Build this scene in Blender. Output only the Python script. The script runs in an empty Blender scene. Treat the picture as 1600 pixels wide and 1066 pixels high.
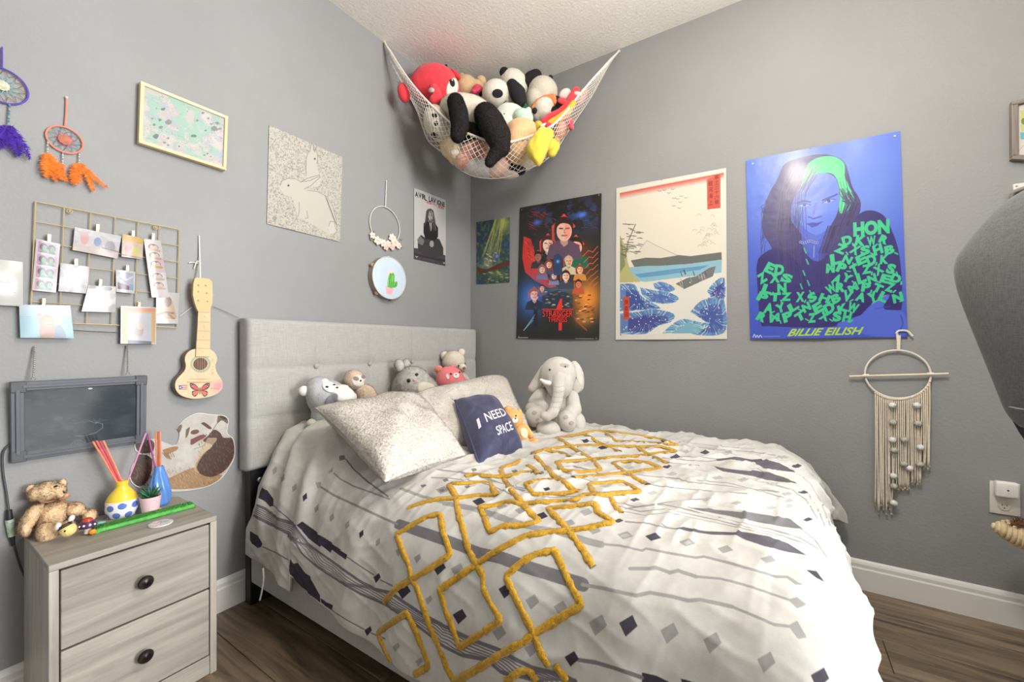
import bpy, bmesh, math, random
import numpy as np
from mathutils import Vector, Matrix
from mathutils.bvhtree import BVHTree

SC = bpy.context.scene
COL = SC.collection
rnd = random.Random(7)
nr = np.random.RandomState(11)

# ------------------------------------------------------------------ camera, world, lights, exposure
FPX, CXP, CYP = 646.0, 800.0, 539.0          # focal length and principal point for the 1600x1066 frame
YAW = math.radians(33.0)                      # viewing direction, measured from +X towards +Y
CAM = np.array([-2.317, -1.858, 1.05])
VD = np.array([math.cos(YAW), math.sin(YAW), 0.0])
RD = np.array([math.sin(YAW), -math.cos(YAW), 0.0])
UD = np.array([0.0, 0.0, 1.0])
cam_data = bpy.data.cameras.new('camera')
cam = bpy.data.objects.new('camera', cam_data)
COL.objects.link(cam)
cam.location = CAM
cam.rotation_euler = (math.pi / 2, 0, YAW - math.pi / 2)
cam_data.sensor_width = 36.0
cam_data.lens = FPX / 1600 * 36.0
cam_data.shift_y = (CYP - 533.0) / 1600
cam_data.clip_start = 0.02
SC.camera = cam

world = bpy.data.worlds.new('World')
SC.world = world
world.use_nodes = True
world.node_tree.nodes['Background'].inputs[0].default_value = (1.0, 0.975, 0.94, 1)
world.node_tree.nodes['Background'].inputs[1].default_value = 0.62

def area(name, loc, target, sx, sy, power, color):
    l = bpy.data.lights.new(name, 'AREA')
    l.shape = 'RECTANGLE'; l.size = sx; l.size_y = sy; l.energy = power; l.color = color
    o = bpy.data.objects.new(name, l); COL.objects.link(o)
    o.location = loc
    o.rotation_euler = (Vector(target) - Vector(loc)).to_track_quat('-Z', 'Y').to_euler()
    return o
# the ceiling fixture of the room, a little to the right of the camera, and the window wall behind it
def point(name, loc, r, power, color):
    l = bpy.data.lights.new(name, 'POINT'); l.shadow_soft_size = r; l.energy = power; l.color = color
    o = bpy.data.objects.new(name, l); COL.objects.link(o); o.location = loc; return o
point('ceiling_lamp_light', (-1.25, -1.95, 2.28), 0.15, 67, (1.0, 0.945, 0.87))
area('window_light', (-0.95, -5.9, 1.5), (-1.1, 0.0, 1.3), 1.7, 1.7, 285, (0.975, 0.985, 1.0))

SC.view_settings.view_transform = 'Standard'
SC.view_settings.look = 'None'
SC.view_settings.exposure = 0.0
SC.view_settings.gamma = 1.0
SC.view_settings.use_curve_mapping = False

# ------------------------------------------------------------------ view rays -> places in the room
def ray(x, y):
    return VD + RD * ((x - CXP) / FPX) - UD * ((y - CYP) / FPX)
def onL(x, y, o=0.0):
    d = ray(x, y); return CAM + d * ((-o - CAM[1]) / d[1])
def onR(x, y, o=0.0):
    d = ray(x, y); return CAM + d * ((-o - CAM[0]) / d[0])
def onZ(x, y, z):
    d = ray(x, y); return CAM + d * ((z - CAM[2]) / d[2])
def atD(x, y, dep):
    return CAM + ray(x, y) * dep

class Fr:
    """A local frame: ex to the right as seen, ey away from the viewer, ez up."""
    def __init__(s, o, yaw):
        s.o = np.array(o, float); s.yaw = yaw
        s.ex = np.array([math.cos(yaw), math.sin(yaw), 0]); s.ey = np.array([-math.sin(yaw), math.cos(yaw), 0])
        s.dep = float((s.o - CAM) @ VD)
    def pt(s, x, y, t=0.0):
        d = ray(x, y); k = ((s.o - CAM) @ s.ey + t) / (d @ s.ey)
        q = CAM + d * k - s.o
        return np.array([q @ s.ex, q @ s.ey, q[2]])
    def loc(s, p):
        q = np.array(p) - s.o; return np.array([q @ s.ex, q @ s.ey, q[2]])
    def wor(s, p):
        return s.o + s.ex * p[0] + s.ey * p[1] + UD * p[2]
    def sc(s, x, y, t=0.0):
        a = s.pt(x, y, t); b = s.pt(x + 1, y, t); c = s.pt(x, y - 1, t)
        return abs(b[0] - a[0]), abs(c[2] - a[2])
def rayyaw(x):
    d = ray(x, CYP); return math.atan2(d[1], d[0]) - math.pi / 2
def FL(x, y, o=0.0): return Fr(onL(x, y, o), 0.0)
def FR(x, y, o=0.0): return Fr(onR(x, y, o), -math.pi / 2)
def FD(x, y, dep): return Fr(atD(x, y, dep), rayyaw(x))
def FP(p, x): return Fr(p, rayyaw(x))

# ------------------------------------------------------------------ materials
def s2l(c):
    if isinstance(c, str): c = tuple(int(c[i:i + 2], 16) for i in (0, 2, 4))
    c = np.array(c, float) / 255.0
    return np.where(c <= 0.04045, c / 12.92, ((c + 0.055) / 1.055) ** 2.4)
def hexc(h):
    return tuple(int(h[i:i + 2], 16) for i in (0, 2, 4))
_MC = {}
def M(name, col, rough=0.6, bump=None, var=None, metal=0.0, coat=0.0, sheen=0.0, spec=0.5, alpha=1.0, trans=0.0):
    if name in _MC: return _MC[name]
    if isinstance(col, str): col = hexc(col)
    m = bpy.data.materials.new(name); m.use_nodes = True
    nt = m.node_tree; b = nt.nodes['Principled BSDF']
    c = s2l(col)
    b.inputs['Base Color'].default_value = (*c, 1)
    b.inputs['Roughness'].default_value = rough
    b.inputs['Metallic'].default_value = metal
    b.inputs['Coat Weight'].default_value = coat
    b.inputs['Sheen Weight'].default_value = sheen
    b.inputs['Specular IOR Level'].default_value = spec
    b.inputs['Transmission Weight'].default_value = trans
    tc = None
    def coords():
        nonlocal tc
        if tc is None: tc = nt.nodes.new('ShaderNodeTexCoord')
        return tc.outputs['Object']
    if var:
        n = nt.nodes.new('ShaderNodeTexNoise'); n.inputs['Scale'].default_value = var[0]; n.inputs['Detail'].default_value = 4
        nt.links.new(coords(), n.inputs['Vector'])
        r = nt.nodes.new('ShaderNodeValToRGB')
        r.color_ramp.elements[0].position = 0.3; r.color_ramp.elements[1].position = 0.7
        r.color_ramp.elements[0].color = (*(c * (1 - var[1])), 1)
        r.color_ramp.elements[1].color = (*np.minimum(c * (1 + var[1]), 1), 1)
        nt.links.new(n.outputs['Fac'], r.inputs['Fac']); nt.links.new(r.outputs['Color'], b.inputs['Base Color'])
    if bump:
        n = nt.nodes.new('ShaderNodeTexNoise'); n.inputs['Scale'].default_value = bump[0]; n.inputs['Detail'].default_value = 3
        nt.links.new(coords(), n.inputs['Vector'])
        bp = nt.nodes.new('ShaderNodeBump'); bp.inputs['Strength'].default_value = bump[1]; bp.inputs['Distance'].default_value = bump[2] if len(bump) > 2 else 0.004
        nt.links.new(n.outputs['Fac'], bp.inputs['Height']); nt.links.new(bp.outputs['Normal'], b.inputs['Normal'])
    _MC[name] = m
    return m
def wood(name, c1, c2, scale=(2, 40, 40), rough=0.5, wave=0.6, bumpd=0.0006, pos=(0.35, 0.68)):
    """Long streaky grain along the local X axis; moves with the object."""
    if name in _MC: return _MC[name]
    m = bpy.data.materials.new(name); m.use_nodes = True
    nt = m.node_tree; b = nt.nodes['Principled BSDF']; b.inputs['Roughness'].default_value = rough
    tc = nt.nodes.new('ShaderNodeTexCoord'); oi = nt.nodes.new('ShaderNodeObjectInfo')
    ad = nt.nodes.new('ShaderNodeVectorMath'); ad.operation = 'MULTIPLY_ADD'
    cm = nt.nodes.new('ShaderNodeCombineXYZ')
    for k in range(3): nt.links.new(oi.outputs['Random'], cm.inputs[k])
    ad.inputs[1].default_value = (17, 31, 23); nt.links.new(cm.outputs[0], ad.inputs[0]); nt.links.new(tc.outputs['Object'], ad.inputs[2])
    mp = nt.nodes.new('ShaderNodeMapping'); mp.inputs['Scale'].default_value = scale
    nt.links.new(ad.outputs[0], mp.inputs[0])
    n1 = nt.nodes.new('ShaderNodeTexNoise'); n1.inputs['Scale'].default_value = 1.0; n1.inputs['Detail'].default_value = 7; n1.inputs['Roughness'].default_value = 0.62; n1.inputs['Distortion'].default_value = wave
    nt.links.new(mp.outputs[0], n1.inputs['Vector'])
    r = nt.nodes.new('ShaderNodeValToRGB'); e = r.color_ramp.elements
    e[0].position, e[1].position = pos
    e[0].color = (*s2l(c1), 1); e[1].color = (*s2l(c2), 1)
    nt.links.new(n1.outputs['Fac'], r.inputs['Fac'])
    hs = nt.nodes.new('ShaderNodeHueSaturation'); mr = nt.nodes.new('ShaderNodeMapRange')
    mr.inputs['To Min'].default_value = 0.86; mr.inputs['To Max'].default_value = 1.14
    nt.links.new(oi.outputs['Random'], mr.inputs['Value']); nt.links.new(mr.outputs[0], hs.inputs['Value'])
    nt.links.new(r.outputs['Color'], hs.inputs['Color']); nt.links.new(hs.outputs['Color'], b.inputs['Base Color'])
    bp = nt.nodes.new('ShaderNodeBump'); bp.inputs['Strength'].default_value = 0.5; bp.inputs['Distance'].default_value = bumpd
    nt.links.new(n1.outputs['Fac'], bp.inputs['Height']); nt.links.new(bp.outputs['Normal'], b.inputs['Normal'])
    _MC[name] = m
    return m
def PM(name, paint, rough=0.5, bump=None, coat=0.0, spec=0.5):
    """Material whose colour is a print computed in this script (numpy), mapped by UV."""
    a = np.clip(paint.a * paint.gain, 0, 255)
    h, w = a.shape[:2]
    im = bpy.data.images.new(name + '_print', w, h)
    px = np.ones((h, w, 4), np.float32); px[..., :3] = a[::-1] / 255.0
    im.pixels.foreach_set(px.ravel()); im.pack()
    m = bpy.data.materials.new(name); m.use_nodes = True
    nt = m.node_tree; b = nt.nodes['Principled BSDF']
    b.inputs['Roughness'].default_value = rough; b.inputs['Coat Weight'].default_value = coat; b.inputs['Coat Roughness'].default_value = 0.12
    b.inputs['Specular IOR Level'].default_value = spec
    t = nt.nodes.new('ShaderNodeTexImage'); t.image = im; t.extension = 'EXTEND'
    u = nt.nodes.new('ShaderNodeUVMap'); nt.links.new(u.outputs[0], t.inputs[0])
    nt.links.new(t.outputs['Color'], b.inputs['Base Color'])
    if bump:
        tc = nt.nodes.new('ShaderNodeTexCoord')
        n = nt.nodes.new('ShaderNodeTexNoise'); n.inputs['Scale'].default_value = bump[0]; n.inputs['Detail'].default_value = 3
        nt.links.new(tc.outputs['Object'], n.inputs['Vector'])
        bp = nt.nodes.new('ShaderNodeBump'); bp.inputs['Strength'].default_value = bump[1]; bp.inputs['Distance'].default_value = bump[2]
        nt.links.new(n.outputs['Fac'], bp.inputs['Height']); nt.links.new(bp.outputs['Normal'], b.inputs['Normal'])
    return m

# ------------------------------------------------------------------ objects
def tag(o, label=None, cat=None, group=None, kind=None):
    if label: o['label'] = label
    if cat: o['category'] = cat
    if group: o['group'] = group
    if kind: o['kind'] = kind
    return o
def thing(name, label, cat, fr, group=None):
    o = bpy.data.objects.new(name, None); COL.objects.link(o)
    o.empty_display_size = 0.05
    o.location = fr.o; o.rotation_euler = (0, 0, fr.yaw)
    return tag(o, label, cat, group)
def rotm(rx=0, ry=0, rz=0):
    return np.array(Matrix.Rotation(rz, 3, 'Z') @ Matrix.Rotation(ry, 3, 'Y') @ Matrix.Rotation(rx, 3, 'X'))
_BX = {}
class MB:
    """Collects geometry and links it as ONE mesh object."""
    def __init__(s): s.V = []; s.F = []; s.MI = []; s.n = 0; s.fn = []
    def add(s, V, F, mi=0):
        V = np.asarray(V, float).reshape(-1, 3)
        k = s.n
        s.V.append(V); s.n += len(V)
        s.F.extend([tuple(int(i) + k for i in f) for f in F]); s.MI.extend([mi] * len(F))
        return s
    def box(s, c, d, bev=0.0, R=None, mi=0, seg=1):
        key = (round(d[0], 5), round(d[1], 5), round(d[2], 5), round(bev, 5), seg)
        if key not in _BX:
            bm = bmesh.new(); bmesh.ops.create_cube(bm, size=1)
            for v in bm.verts: v.co = Vector((v.co.x * d[0], v.co.y * d[1], v.co.z * d[2]))
            if bev > 0: bmesh.ops.bevel(bm, geom=bm.edges[:], offset=bev, segments=seg, affect='EDGES', profile=0.5)
            bm.verts.index_update()
            _BX[key] = (np.array([v.co[:] for v in bm.verts]), [[v.index for v in f.verts] for f in bm.faces]); bm.free()
        V, F = _BX[key]
        if R is not None: V = V @ np.asarray(R).T
        return s.add(V + np.array(c), F, mi)
    def ell(s, c, r, R=None, mi=0, nu=16, nv=10, e=2.0):
        th = np.linspace(0, math.pi, nv + 1)[1:-1]; ph = np.linspace(0, 2 * math.pi, nu, endpoint=False)
        T, P = np.meshgrid(th, ph, indexing='ij')
        V = np.stack([np.sin(T) * np.cos(P), np.sin(T) * np.sin(P), np.cos(T)], -1).reshape(-1, 3)
        V = np.vstack([V, [[0, 0, 1], [0, 0, -1]]])
        if e != 2.0: V = np.sign(V) * np.abs(V) ** (2.0 / e)
        V = V * np.array(r)
        if R is not None: V = V @ np.asarray(R).T
        F = []; m = nv - 1
        for i in range(m - 1):
            for j in range(nu):
                k = (j + 1) % nu; F.append((i * nu + j, (i + 1) * nu + j, (i + 1) * nu + k, i * nu + k))
        t = m * nu
        for j in range(nu):
            k = (j + 1) % nu; F.append((t, j, k)); F.append((t + 1, (m - 1) * nu + k, (m - 1) * nu + j))
        return s.add(V + np.array(c), F, mi)
    def tube(s, pts, r, n=8, mi=0, cap=True, closed=False, flat=None):
        P = np.array(pts, float); k = len(P)
        rr = np.full(k, r, float) if np.isscalar(r) else np.array(r, float)
        if closed: T = np.roll(P, -1, 0) - np.roll(P, 1, 0)
        else: T = np.gradient(P, axis=0)
        T /= np.maximum(np.linalg.norm(T, axis=1, keepdims=True), 1e-9)
        a = np.array([0, 0, 1.0]) if abs(T[0][2]) < 0.9 else np.array([1.0, 0, 0])
        N = np.zeros_like(P); u = np.cross(T[0], a); u /= np.linalg.norm(u)
        for i in range(k):
            u = u - T[i] * (u @ T[i]); L = np.linalg.norm(u)
            u = u / L if L > 1e-8 else np.cross(T[i], [0.3, 0.5, 0.8]); N[i] = u
        B = np.cross(T, N); an = np.linspace(0, 2 * math.pi, n, endpoint=False)
        V = (P[:, None] + (N[:, None] * np.cos(an)[None, :, None] + B[:, None] * np.sin(an)[None, :, None]) * rr[:, None, None])
        V = V.reshape(-1, 3); F = []
        for i in range(k if closed else k - 1):
            i2 = (i + 1) % k
            for j in range(n):
                q = (j + 1) % n; F.append((i * n + j, i * n + q, i2 * n + q, i2 * n + j))
        if cap and not closed:
            F.append(tuple(range(n - 1, -1, -1))); F.append(tuple((k - 1) * n + j for j in range(n)))
        return s.add(V, F, mi)
    def lathe(s, prof, c=(0, 0, 0), n=24, R=None, mi=0):
        pr = np.array(prof, float); an = np.linspace(0, 2 * math.pi, n, endpoint=False); k = len(pr)
        V = np.stack([pr[:, 0:1] * np.cos(an), pr[:, 0:1] * np.sin(an), np.repeat(pr[:, 1:2], n, 1)], -1).reshape(-1, 3)
        F = []
        for i in range(k - 1):
            for j in range(n):
                q = (j + 1) % n; F.append((i * n + j, i * n + q, (i + 1) * n + q, (i + 1) * n + j))
        F.append(tuple(range(n - 1, -1, -1))); F.append(tuple((k - 1) * n + j for j in range(n)))
        if R is not None: V = V @ np.asarray(R).T
        return s.add(V + np.array(c), F, mi)
    def prism(s, poly, y0, y1, mi=0, R=None, c=(0, 0, 0)):
        """Outline in local XZ, extruded from y0 (front) to y1."""
        n = len(poly); P = np.array(poly, float)
        ar = sum(P[i][0] * P[(i + 1) % n][1] - P[(i + 1) % n][0] * P[i][1] for i in range(n))
        if ar < 0: P = P[::-1]
        V = np.vstack([np.c_[P[:, 0], np.full(n, y0), P[:, 1]], np.c_[P[:, 0], np.full(n, y1), P[:, 1]]])
        if R is not None: V = V @ np.asarray(R).T
        F = [tuple(range(n)), tuple(range(2 * n - 1, n - 1, -1))]
        F += [(i, n + i, n + (i + 1) % n, (i + 1) % n) for i in range(n)]
        return s.add(V + np.array(c), F, mi)
    def grid(s, G, mi=0, flip=False):
        a, b = G.shape[:2]; F = []
        for i in range(a - 1):
            for j in range(b - 1):
                f = (i * b + j, (i + 1) * b + j, (i + 1) * b + j + 1, i * b + j + 1)
                F.append(f[::-1] if flip else f)
        return s.add(G.reshape(-1, 3), F, mi)
    def arr(s): return np.vstack(s.V)
    def build(s, name, mats, parent=None, fr=None, smooth=True, ang=40, uv=None):
        me = bpy.data.meshes.new(name); V = np.vstack(s.V)
        me.from_pydata(V.tolist(), [], s.F)
        if not isinstance(mats, (list, tuple)): mats = [mats]
        for m in mats: me.materials.append(m)
        if len(mats) > 1: me.polygons.foreach_set('material_index', s.MI)
        if smooth:
            me.polygons.foreach_set('use_smooth', [True] * len(me.polygons))
            if ang: me.set_sharp_from_angle(angle=math.radians(ang))
        if uv is not None:
            l = me.uv_layers.new(name='UVMap')
            idx = np.zeros(len(me.loops), np.int32); me.loops.foreach_get('vertex_index', idx)
            l.data.foreach_set('uv', np.asarray(uv, np.float32)[idx].ravel())
        me.update()
        if s.fn:                                  # pile is shaded like the surface it stands on
            nv = len(me.vertices); vn = np.zeros(nv * 3, np.float32); me.vertices.foreach_get('normal', vn); vn = vn.reshape(-1, 3)
            for k, N in s.fn: vn[k:k + len(N)] = N
            idx = np.zeros(len(me.loops), np.int32); me.loops.foreach_get('vertex_index', idx)
            me.normals_split_custom_set(vn[idx].tolist())
        o = bpy.data.objects.new(name, me); COL.objects.link(o)
        if parent: o.parent = parent
        if fr is not None: o.location = fr.o; o.rotation_euler = (0, 0, fr.yaw)
        return o
def remesh(mb, vox, smooth=4):
    """Union of the collected closed shapes as one continuous skin."""
    me = bpy.data.meshes.new('t'); me.from_pydata(mb.arr().tolist(), [], mb.F)
    o = bpy.data.objects.new('t', me); COL.objects.link(o)
    r = o.modifiers.new('r', 'REMESH'); r.mode = 'VOXEL'; r.voxel_size = vox
    if smooth:
        k = o.modifiers.new('s', 'SMOOTH'); k.iterations = smooth; k.factor = 0.5
    dg = bpy.context.evaluated_depsgraph_get(); e = o.evaluated_get(dg); m2 = e.to_mesh()
    n = len(m2.vertices); V = np.zeros(n * 3, np.float32); m2.vertices.foreach_get('co', V); V = V.reshape(-1, 3).astype(float)
    F = [tuple(p.vertices) for p in m2.polygons]
    e.to_mesh_clear(); bpy.data.objects.remove(o); bpy.data.meshes.remove(me)
    out = MB(); out.add(V, F); return out
def fuzz(mb, n, L, w=0.0012, mi=0, droop=0.0, jit=0.7, mask=None, seed=1, nk=0.45):
    """Short pile: n thin tapering tufts standing on the surface."""
    r = np.random.RandomState(seed)
    V = mb.arr(); T = []
    for f in mb.F:
        for k in range(1, len(f) - 1): T.append((f[0], f[k], f[k + 1]))
    T = np.array(T); a, b, c = V[T[:, 0]], V[T[:, 1]], V[T[:, 2]]
    N = np.cross(b - a, c - a); A = np.linalg.norm(N, axis=1) + 1e-12
    if mask is not None: A = A * mask((a + b + c) / 3)
    i = r.choice(len(T), n, p=A / A.sum()); nn = N[i] / (np.linalg.norm(N[i], axis=1, keepdims=True) + 1e-12)
    u = r.rand(n, 1); v = r.rand(n, 1); sw = u + v > 1; u = np.where(sw, 1 - u, u); v = np.where(sw, 1 - v, v)
    p = a[i] + u * (b[i] - a[i]) + v * (c[i] - a[i])
    tg = r.normal(0, 1, (n, 3)); tg -= nn * (tg * nn).sum(1, keepdims=True); tg /= np.linalg.norm(tg, axis=1, keepdims=True) + 1e-9
    d = nn * (0.35 + 0.5 * r.rand(n, 1)) + tg * jit; d[:, 2] -= droop; d /= np.linalg.norm(d, axis=1, keepdims=True)
    sd = np.cross(nn, d); sd /= np.linalg.norm(sd, axis=1, keepdims=True) + 1e-9
    ln = L * (0.6 + 0.7 * r.rand(n, 1))
    P = np.stack([p + sd * w - nn * 0.0006, p - sd * w - nn * 0.0006, p + d * ln], 1).reshape(-1, 3)
    mb.fn.append((mb.n, np.repeat(nn * .8 + d * nk, 3, 0)))
    mb.add(P, [(3 * k, 3 * k + 1, 3 * k + 2) for k in range(n)], mi)
    return mb
def copy_tree(o, parent=None):
    c = o.copy(); COL.objects.link(c)
    if parent: c.parent = parent
    for ch in list(o.children): copy_tree(ch, c)
    return c
def vnoise(h, w, cell, seed=0, octv=1):
    r = np.random.RandomState(seed); out = np.zeros((h, w)); amp = 1.0; tot = 0
    for k in range(octv):
        c = max(cell / 2 ** k, 1.0); gh, gw = int(h / c) + 3, int(w / c) + 3
        g = r.rand(gh, gw); y = np.arange(h) / c; x = np.arange(w) / c
        yi, xi = y.astype(int), x.astype(int); fy, fx = y - yi, x - xi
        fy = fy * fy * (3 - 2 * fy); fx = fx * fx * (3 - 2 * fx); fy = fy[:, None]; fx = fx[None]
        out += amp * ((g[yi][:, xi] * (1 - fx) + g[yi][:, xi + 1] * fx) * (1 - fy) + (g[yi + 1][:, xi] * (1 - fx) + g[yi + 1][:, xi + 1] * fx) * fy)
        tot += amp; amp *= 0.5
    return out / tot

# ------------------------------------------------------------------ text outlines and the print painter
_TX = {}
def text_tris(st, bold=0.0, shear=0.0):
    key = (st, bold, shear)
    if key not in _TX:
        cu = bpy.data.curves.new('t', 'FONT'); cu.body = st; cu.offset = bold; cu.shear = shear; cu.resolution_u = 3
        o = bpy.data.objects.new('t', cu); COL.objects.link(o)
        dg = bpy.context.evaluated_depsgraph_get(); e = o.evaluated_get(dg); m = e.to_mesh()
        V = np.array([v.co[:2] for v in m.vertices]) if len(m.vertices) else np.zeros((0, 2))
        m.calc_loop_triangles(); T = [tuple(t.vertices) for t in m.loop_triangles]
        e.to_mesh_clear(); bpy.data.objects.remove(o); bpy.data.curves.remove(cu)
        if len(V):
            lo, hi = V.min(0), V.max(0); V = (V - lo) / np.maximum(hi - lo, 1e-6)
        _TX[key] = (V, T)
    return _TX[key]
class Paint:
    """Flat print: shapes are given in source coordinates, mp() maps them to u,v in 0..1 (v down)."""
    def __init__(s, W, H, bg, mp=None, k=1.0):
        s.W, s.H = W, H; s.a = np.empty((H, W, 3)); s.a[:] = bg; s.mp = mp; s.k = k; s.cv = None; s.gain = 1.0
    def X(s, pts):
        o = []
        for p in pts:
            if s.cv: p = (s.cv[0] + p[0] / s.cv[2], s.cv[1] + p[1] / s.cv[2])
            u = s.mp(*p) if s.mp else p
            o.append((u[0] * s.W, u[1] * s.H))
        return np.array(o)
    def blend(s, x0, y0, cov, col, alpha):
        h, w = cov.shape; sub = s.a[y0:y0 + h, x0:x0 + w]; m = (cov * alpha)[..., None]
        sub[:] = sub * (1 - m) + (np.array(col, float) if not callable(col) else col(x0, y0, w, h)) * m
    def fill(s, polys, col, alpha=1.0):
        P = np.vstack(polys); x0, y0 = np.floor(P.min(0)).astype(int); x1, y1 = np.ceil(P.max(0)).astype(int) + 1
        x0, y0 = max(x0, 0), max(y0, 0); x1, y1 = min(x1, s.W), min(y1, s.H)
        if x1 <= x0 or y1 <= y0: return
        S = 2; xs = x0 + (np.arange((x1 - x0) * S) + 0.5) / S; ys = y0 + (np.arange((y1 - y0) * S) + 0.5) / S
        acc = np.zeros((len(ys), len(xs)), bool)
        for p in polys:
            b0, b1 = p.min(0), p.max(0)
            i0, i1 = np.searchsorted(ys, b0[1]), np.searchsorted(ys, b1[1]); j0, j1 = np.searchsorted(xs, b0[0]), np.searchsorted(xs, b1[0])
            if i1 <= i0 or j1 <= j0: continue
            yy = ys[i0:i1]; xx = xs[j0:j1]; m = np.zeros((i1 - i0, j1 - j0), bool)
            for q in range(len(p)):
                (ax, ay), (bx, by) = p[q], p[(q + 1) % len(p)]
                if ay == by: continue
                c = (yy > min(ay, by)) & (yy <= max(ay, by))
                if not c.any(): continue
                xi = ax + (yy[c] - ay) * (bx - ax) / (by - ay)
                m[c] ^= xx[None] < xi[:, None]
            acc[i0:i1, j0:j1] |= m
        cov = acc.reshape((y1 - y0), S, (x1 - x0), S).mean((1, 3))
        s.blend(x0, y0, cov, col, alpha)
    def poly(s, pts, col, alpha=1.0): s.fill([s.X(pts)], col, alpha)
    def soft(s, pts, col, alpha=1.0):
        s.poly([tuple(q) for q in smooth_poly(list(pts) + [pts[0]], max(30, 6 * len(pts)))[:-1]], col, alpha)
    def ell(s, c, r, col, rot=0.0, alpha=1.0, n=28):
        t = np.linspace(0, 2 * math.pi, n, endpoint=False); x = np.cos(t) * r[0]; y = np.sin(t) * r[1]
        cr, sr = math.cos(rot), math.sin(rot)
        s.poly(list(zip(c[0] + x * cr - y * sr, c[1] + x * sr + y * cr)), col, alpha)
    def line(s, pts, w, col, alpha=1.0, taper=False):
        P = s.X(pts); kk = s.k / (s.cv[2] if s.cv else 1.0); n = len(P) - 1
        for i in range(n):
            a, b = P[i], P[i + 1]; wa = w * kk / 2
            if taper: wa *= (1 - (i + 0.5) / n) * 0.9 + 0.1
            wa = max(wa, 0.45)
            x0, y0 = np.floor(np.minimum(a, b) - wa - 1).astype(int); x1, y1 = np.ceil(np.maximum(a, b) + wa + 2).astype(int)
            x0, y0 = max(x0, 0), max(y0, 0); x1, y1 = min(x1, s.W), min(y1, s.H)
            if x1 <= x0 or y1 <= y0: continue
            xx, yy = np.meshgrid(np.arange(x0, x1) + 0.5, np.arange(y0, y1) + 0.5)
            d = b - a; L = max(d @ d, 1e-9); t = np.clip(((xx - a[0]) * d[0] + (yy - a[1]) * d[1]) / L, 0, 1)
            ds = np.hypot(xx - a[0] - t * d[0], yy - a[1] - t * d[1])
            s.blend(x0, y0, np.clip(wa - ds + 0.5, 0, 1), col, alpha)
    def text(s, st, tl, tr, bl, col, bold=0.0, shear=0.0, alpha=1.0):
        V, T = text_tris(st, bold, shear)
        if not len(V): return
        tl, tr, bl = (np.array(q, float) for q in (tl, tr, bl))
        Q = s.X([tuple(tl + (tr - tl) * v[0] + (bl - tl) * (1 - v[1])) for v in V])
        s.fill([Q[list(t)] for t in T], col, alpha)
    def grad(s, c0, c1, vert=True, y0=0.0, y1=1.0):
        n = s.H if vert else s.W; t = np.clip((np.arange(n) / n - y0) / (y1 - y0), 0, 1)
        g = np.array(c0)[None] * (1 - t[:, None]) + np.array(c1)[None] * t[:, None]
        s.a[:] = g[:, None] if vert else g[None]
    def mixn(s, col, n, alpha=1.0):
        m = np.clip(n, 0, 1)[..., None] * alpha; s.a[:] = s.a * (1 - m) + np.array(col, float) * m
    def glow(s, c, r, col, alpha=1.0):
        p = s.X([c])[0]; rr = s.X([(c[0] + r[0], c[1]), (c[0], c[1] + r[1])])
        rx = max(np.linalg.norm(rr[0] - p), 1); ry = max(np.linalg.norm(rr[1] - p), 1)
        yy, xx = np.mgrid[0:s.H, 0:s.W]
        g = np.exp(-(((xx - p[0]) / rx) ** 2 + ((yy - p[1]) / ry) ** 2) * 1.6); s.mixn(col, g, alpha)
# ------------------------------------------------------------------ the room
RX, RY, RZ = -3.4, -6.0, 2.742
def wall_mat(name, col):
    m = M(name, col, 0.62, None, None)
    nt = m.node_tree; b = nt.nodes['Principled BSDF']
    tc = nt.nodes.new('ShaderNodeTexCoord')
    n = nt.nodes.new('ShaderNodeTexNoise'); n.inputs['Scale'].default_value = 95; n.inputs['Detail'].default_value = 3
    n2 = nt.nodes.new('ShaderNodeTexNoise'); n2.inputs['Scale'].default_value = 2.2; n2.inputs['Detail'].default_value = 5
    nt.links.new(tc.outputs['Object'], n.inputs['Vector']); nt.links.new(tc.outputs['Object'], n2.inputs['Vector'])
    bp = nt.nodes.new('ShaderNodeBump'); bp.inputs['Strength'].default_value = 0.32; bp.inputs['Distance'].default_value = 0.004
    nt.links.new(n.outputs['Fac'], bp.inputs['Height']); nt.links.new(bp.outputs['Normal'], b.inputs['Normal'])
    r = nt.nodes.new('ShaderNodeValToRGB'); c = s2l(hexc(col))
    r.color_ramp.elements[0].position = 0.3; r.color_ramp.elements[1].position = 0.7
    r.color_ramp.elements[0].color = (*(c * 0.95), 1); r.color_ramp.elements[1].color = (*(c * 1.05), 1)
    nt.links.new(n2.outputs['Fac'], r.inputs['Fac']); nt.links.new(r.outputs['Color'], b.inputs['Base Color'])
    return m
MW = wall_mat('grey_wall_paint', '919292')
MC = M('white_ceiling_texture', 'f2efe8', 0.8, (70, 0.5, 0.005), (3, 0.03))
def structure(o): o['kind'] = 'structure'; return o
b = MB(); b.box((RX / 2, 0.05, RZ / 2), (-RX + 0.2, 0.1, RZ)); structure(b.build('wall_left', MW, smooth=False))
b = MB(); b.box((0.05, RY / 2, RZ / 2), (0.1, -RY, RZ)); structure(b.build('wall_right', MW, smooth=False))
b = MB(); b.box((RX / 2, RY - 0.05, RZ / 2), (-RX + 0.2, 0.1, RZ)); structure(b.build('wall_back', MW, smooth=False))
b = MB(); b.box((RX - 0.05, RY / 2, RZ / 2), (0.1, -RY, RZ)); structure(b.build('wall_near', MW, smooth=False))
b = MB(); b.box((-0.35, -3.35, RZ / 2), (0.70, 0.1, RZ)); structure(b.build('added_shade_wall', MW, smooth=False))  # added wall stub out of view, keeps window light off the right wall
b = MB(); b.box((RX / 2, RY / 2, RZ + 0.05), (-RX + 0.2, -RY + 0.2, 0.1)); structure(b.build('ceiling', MC, smooth=False))
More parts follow.
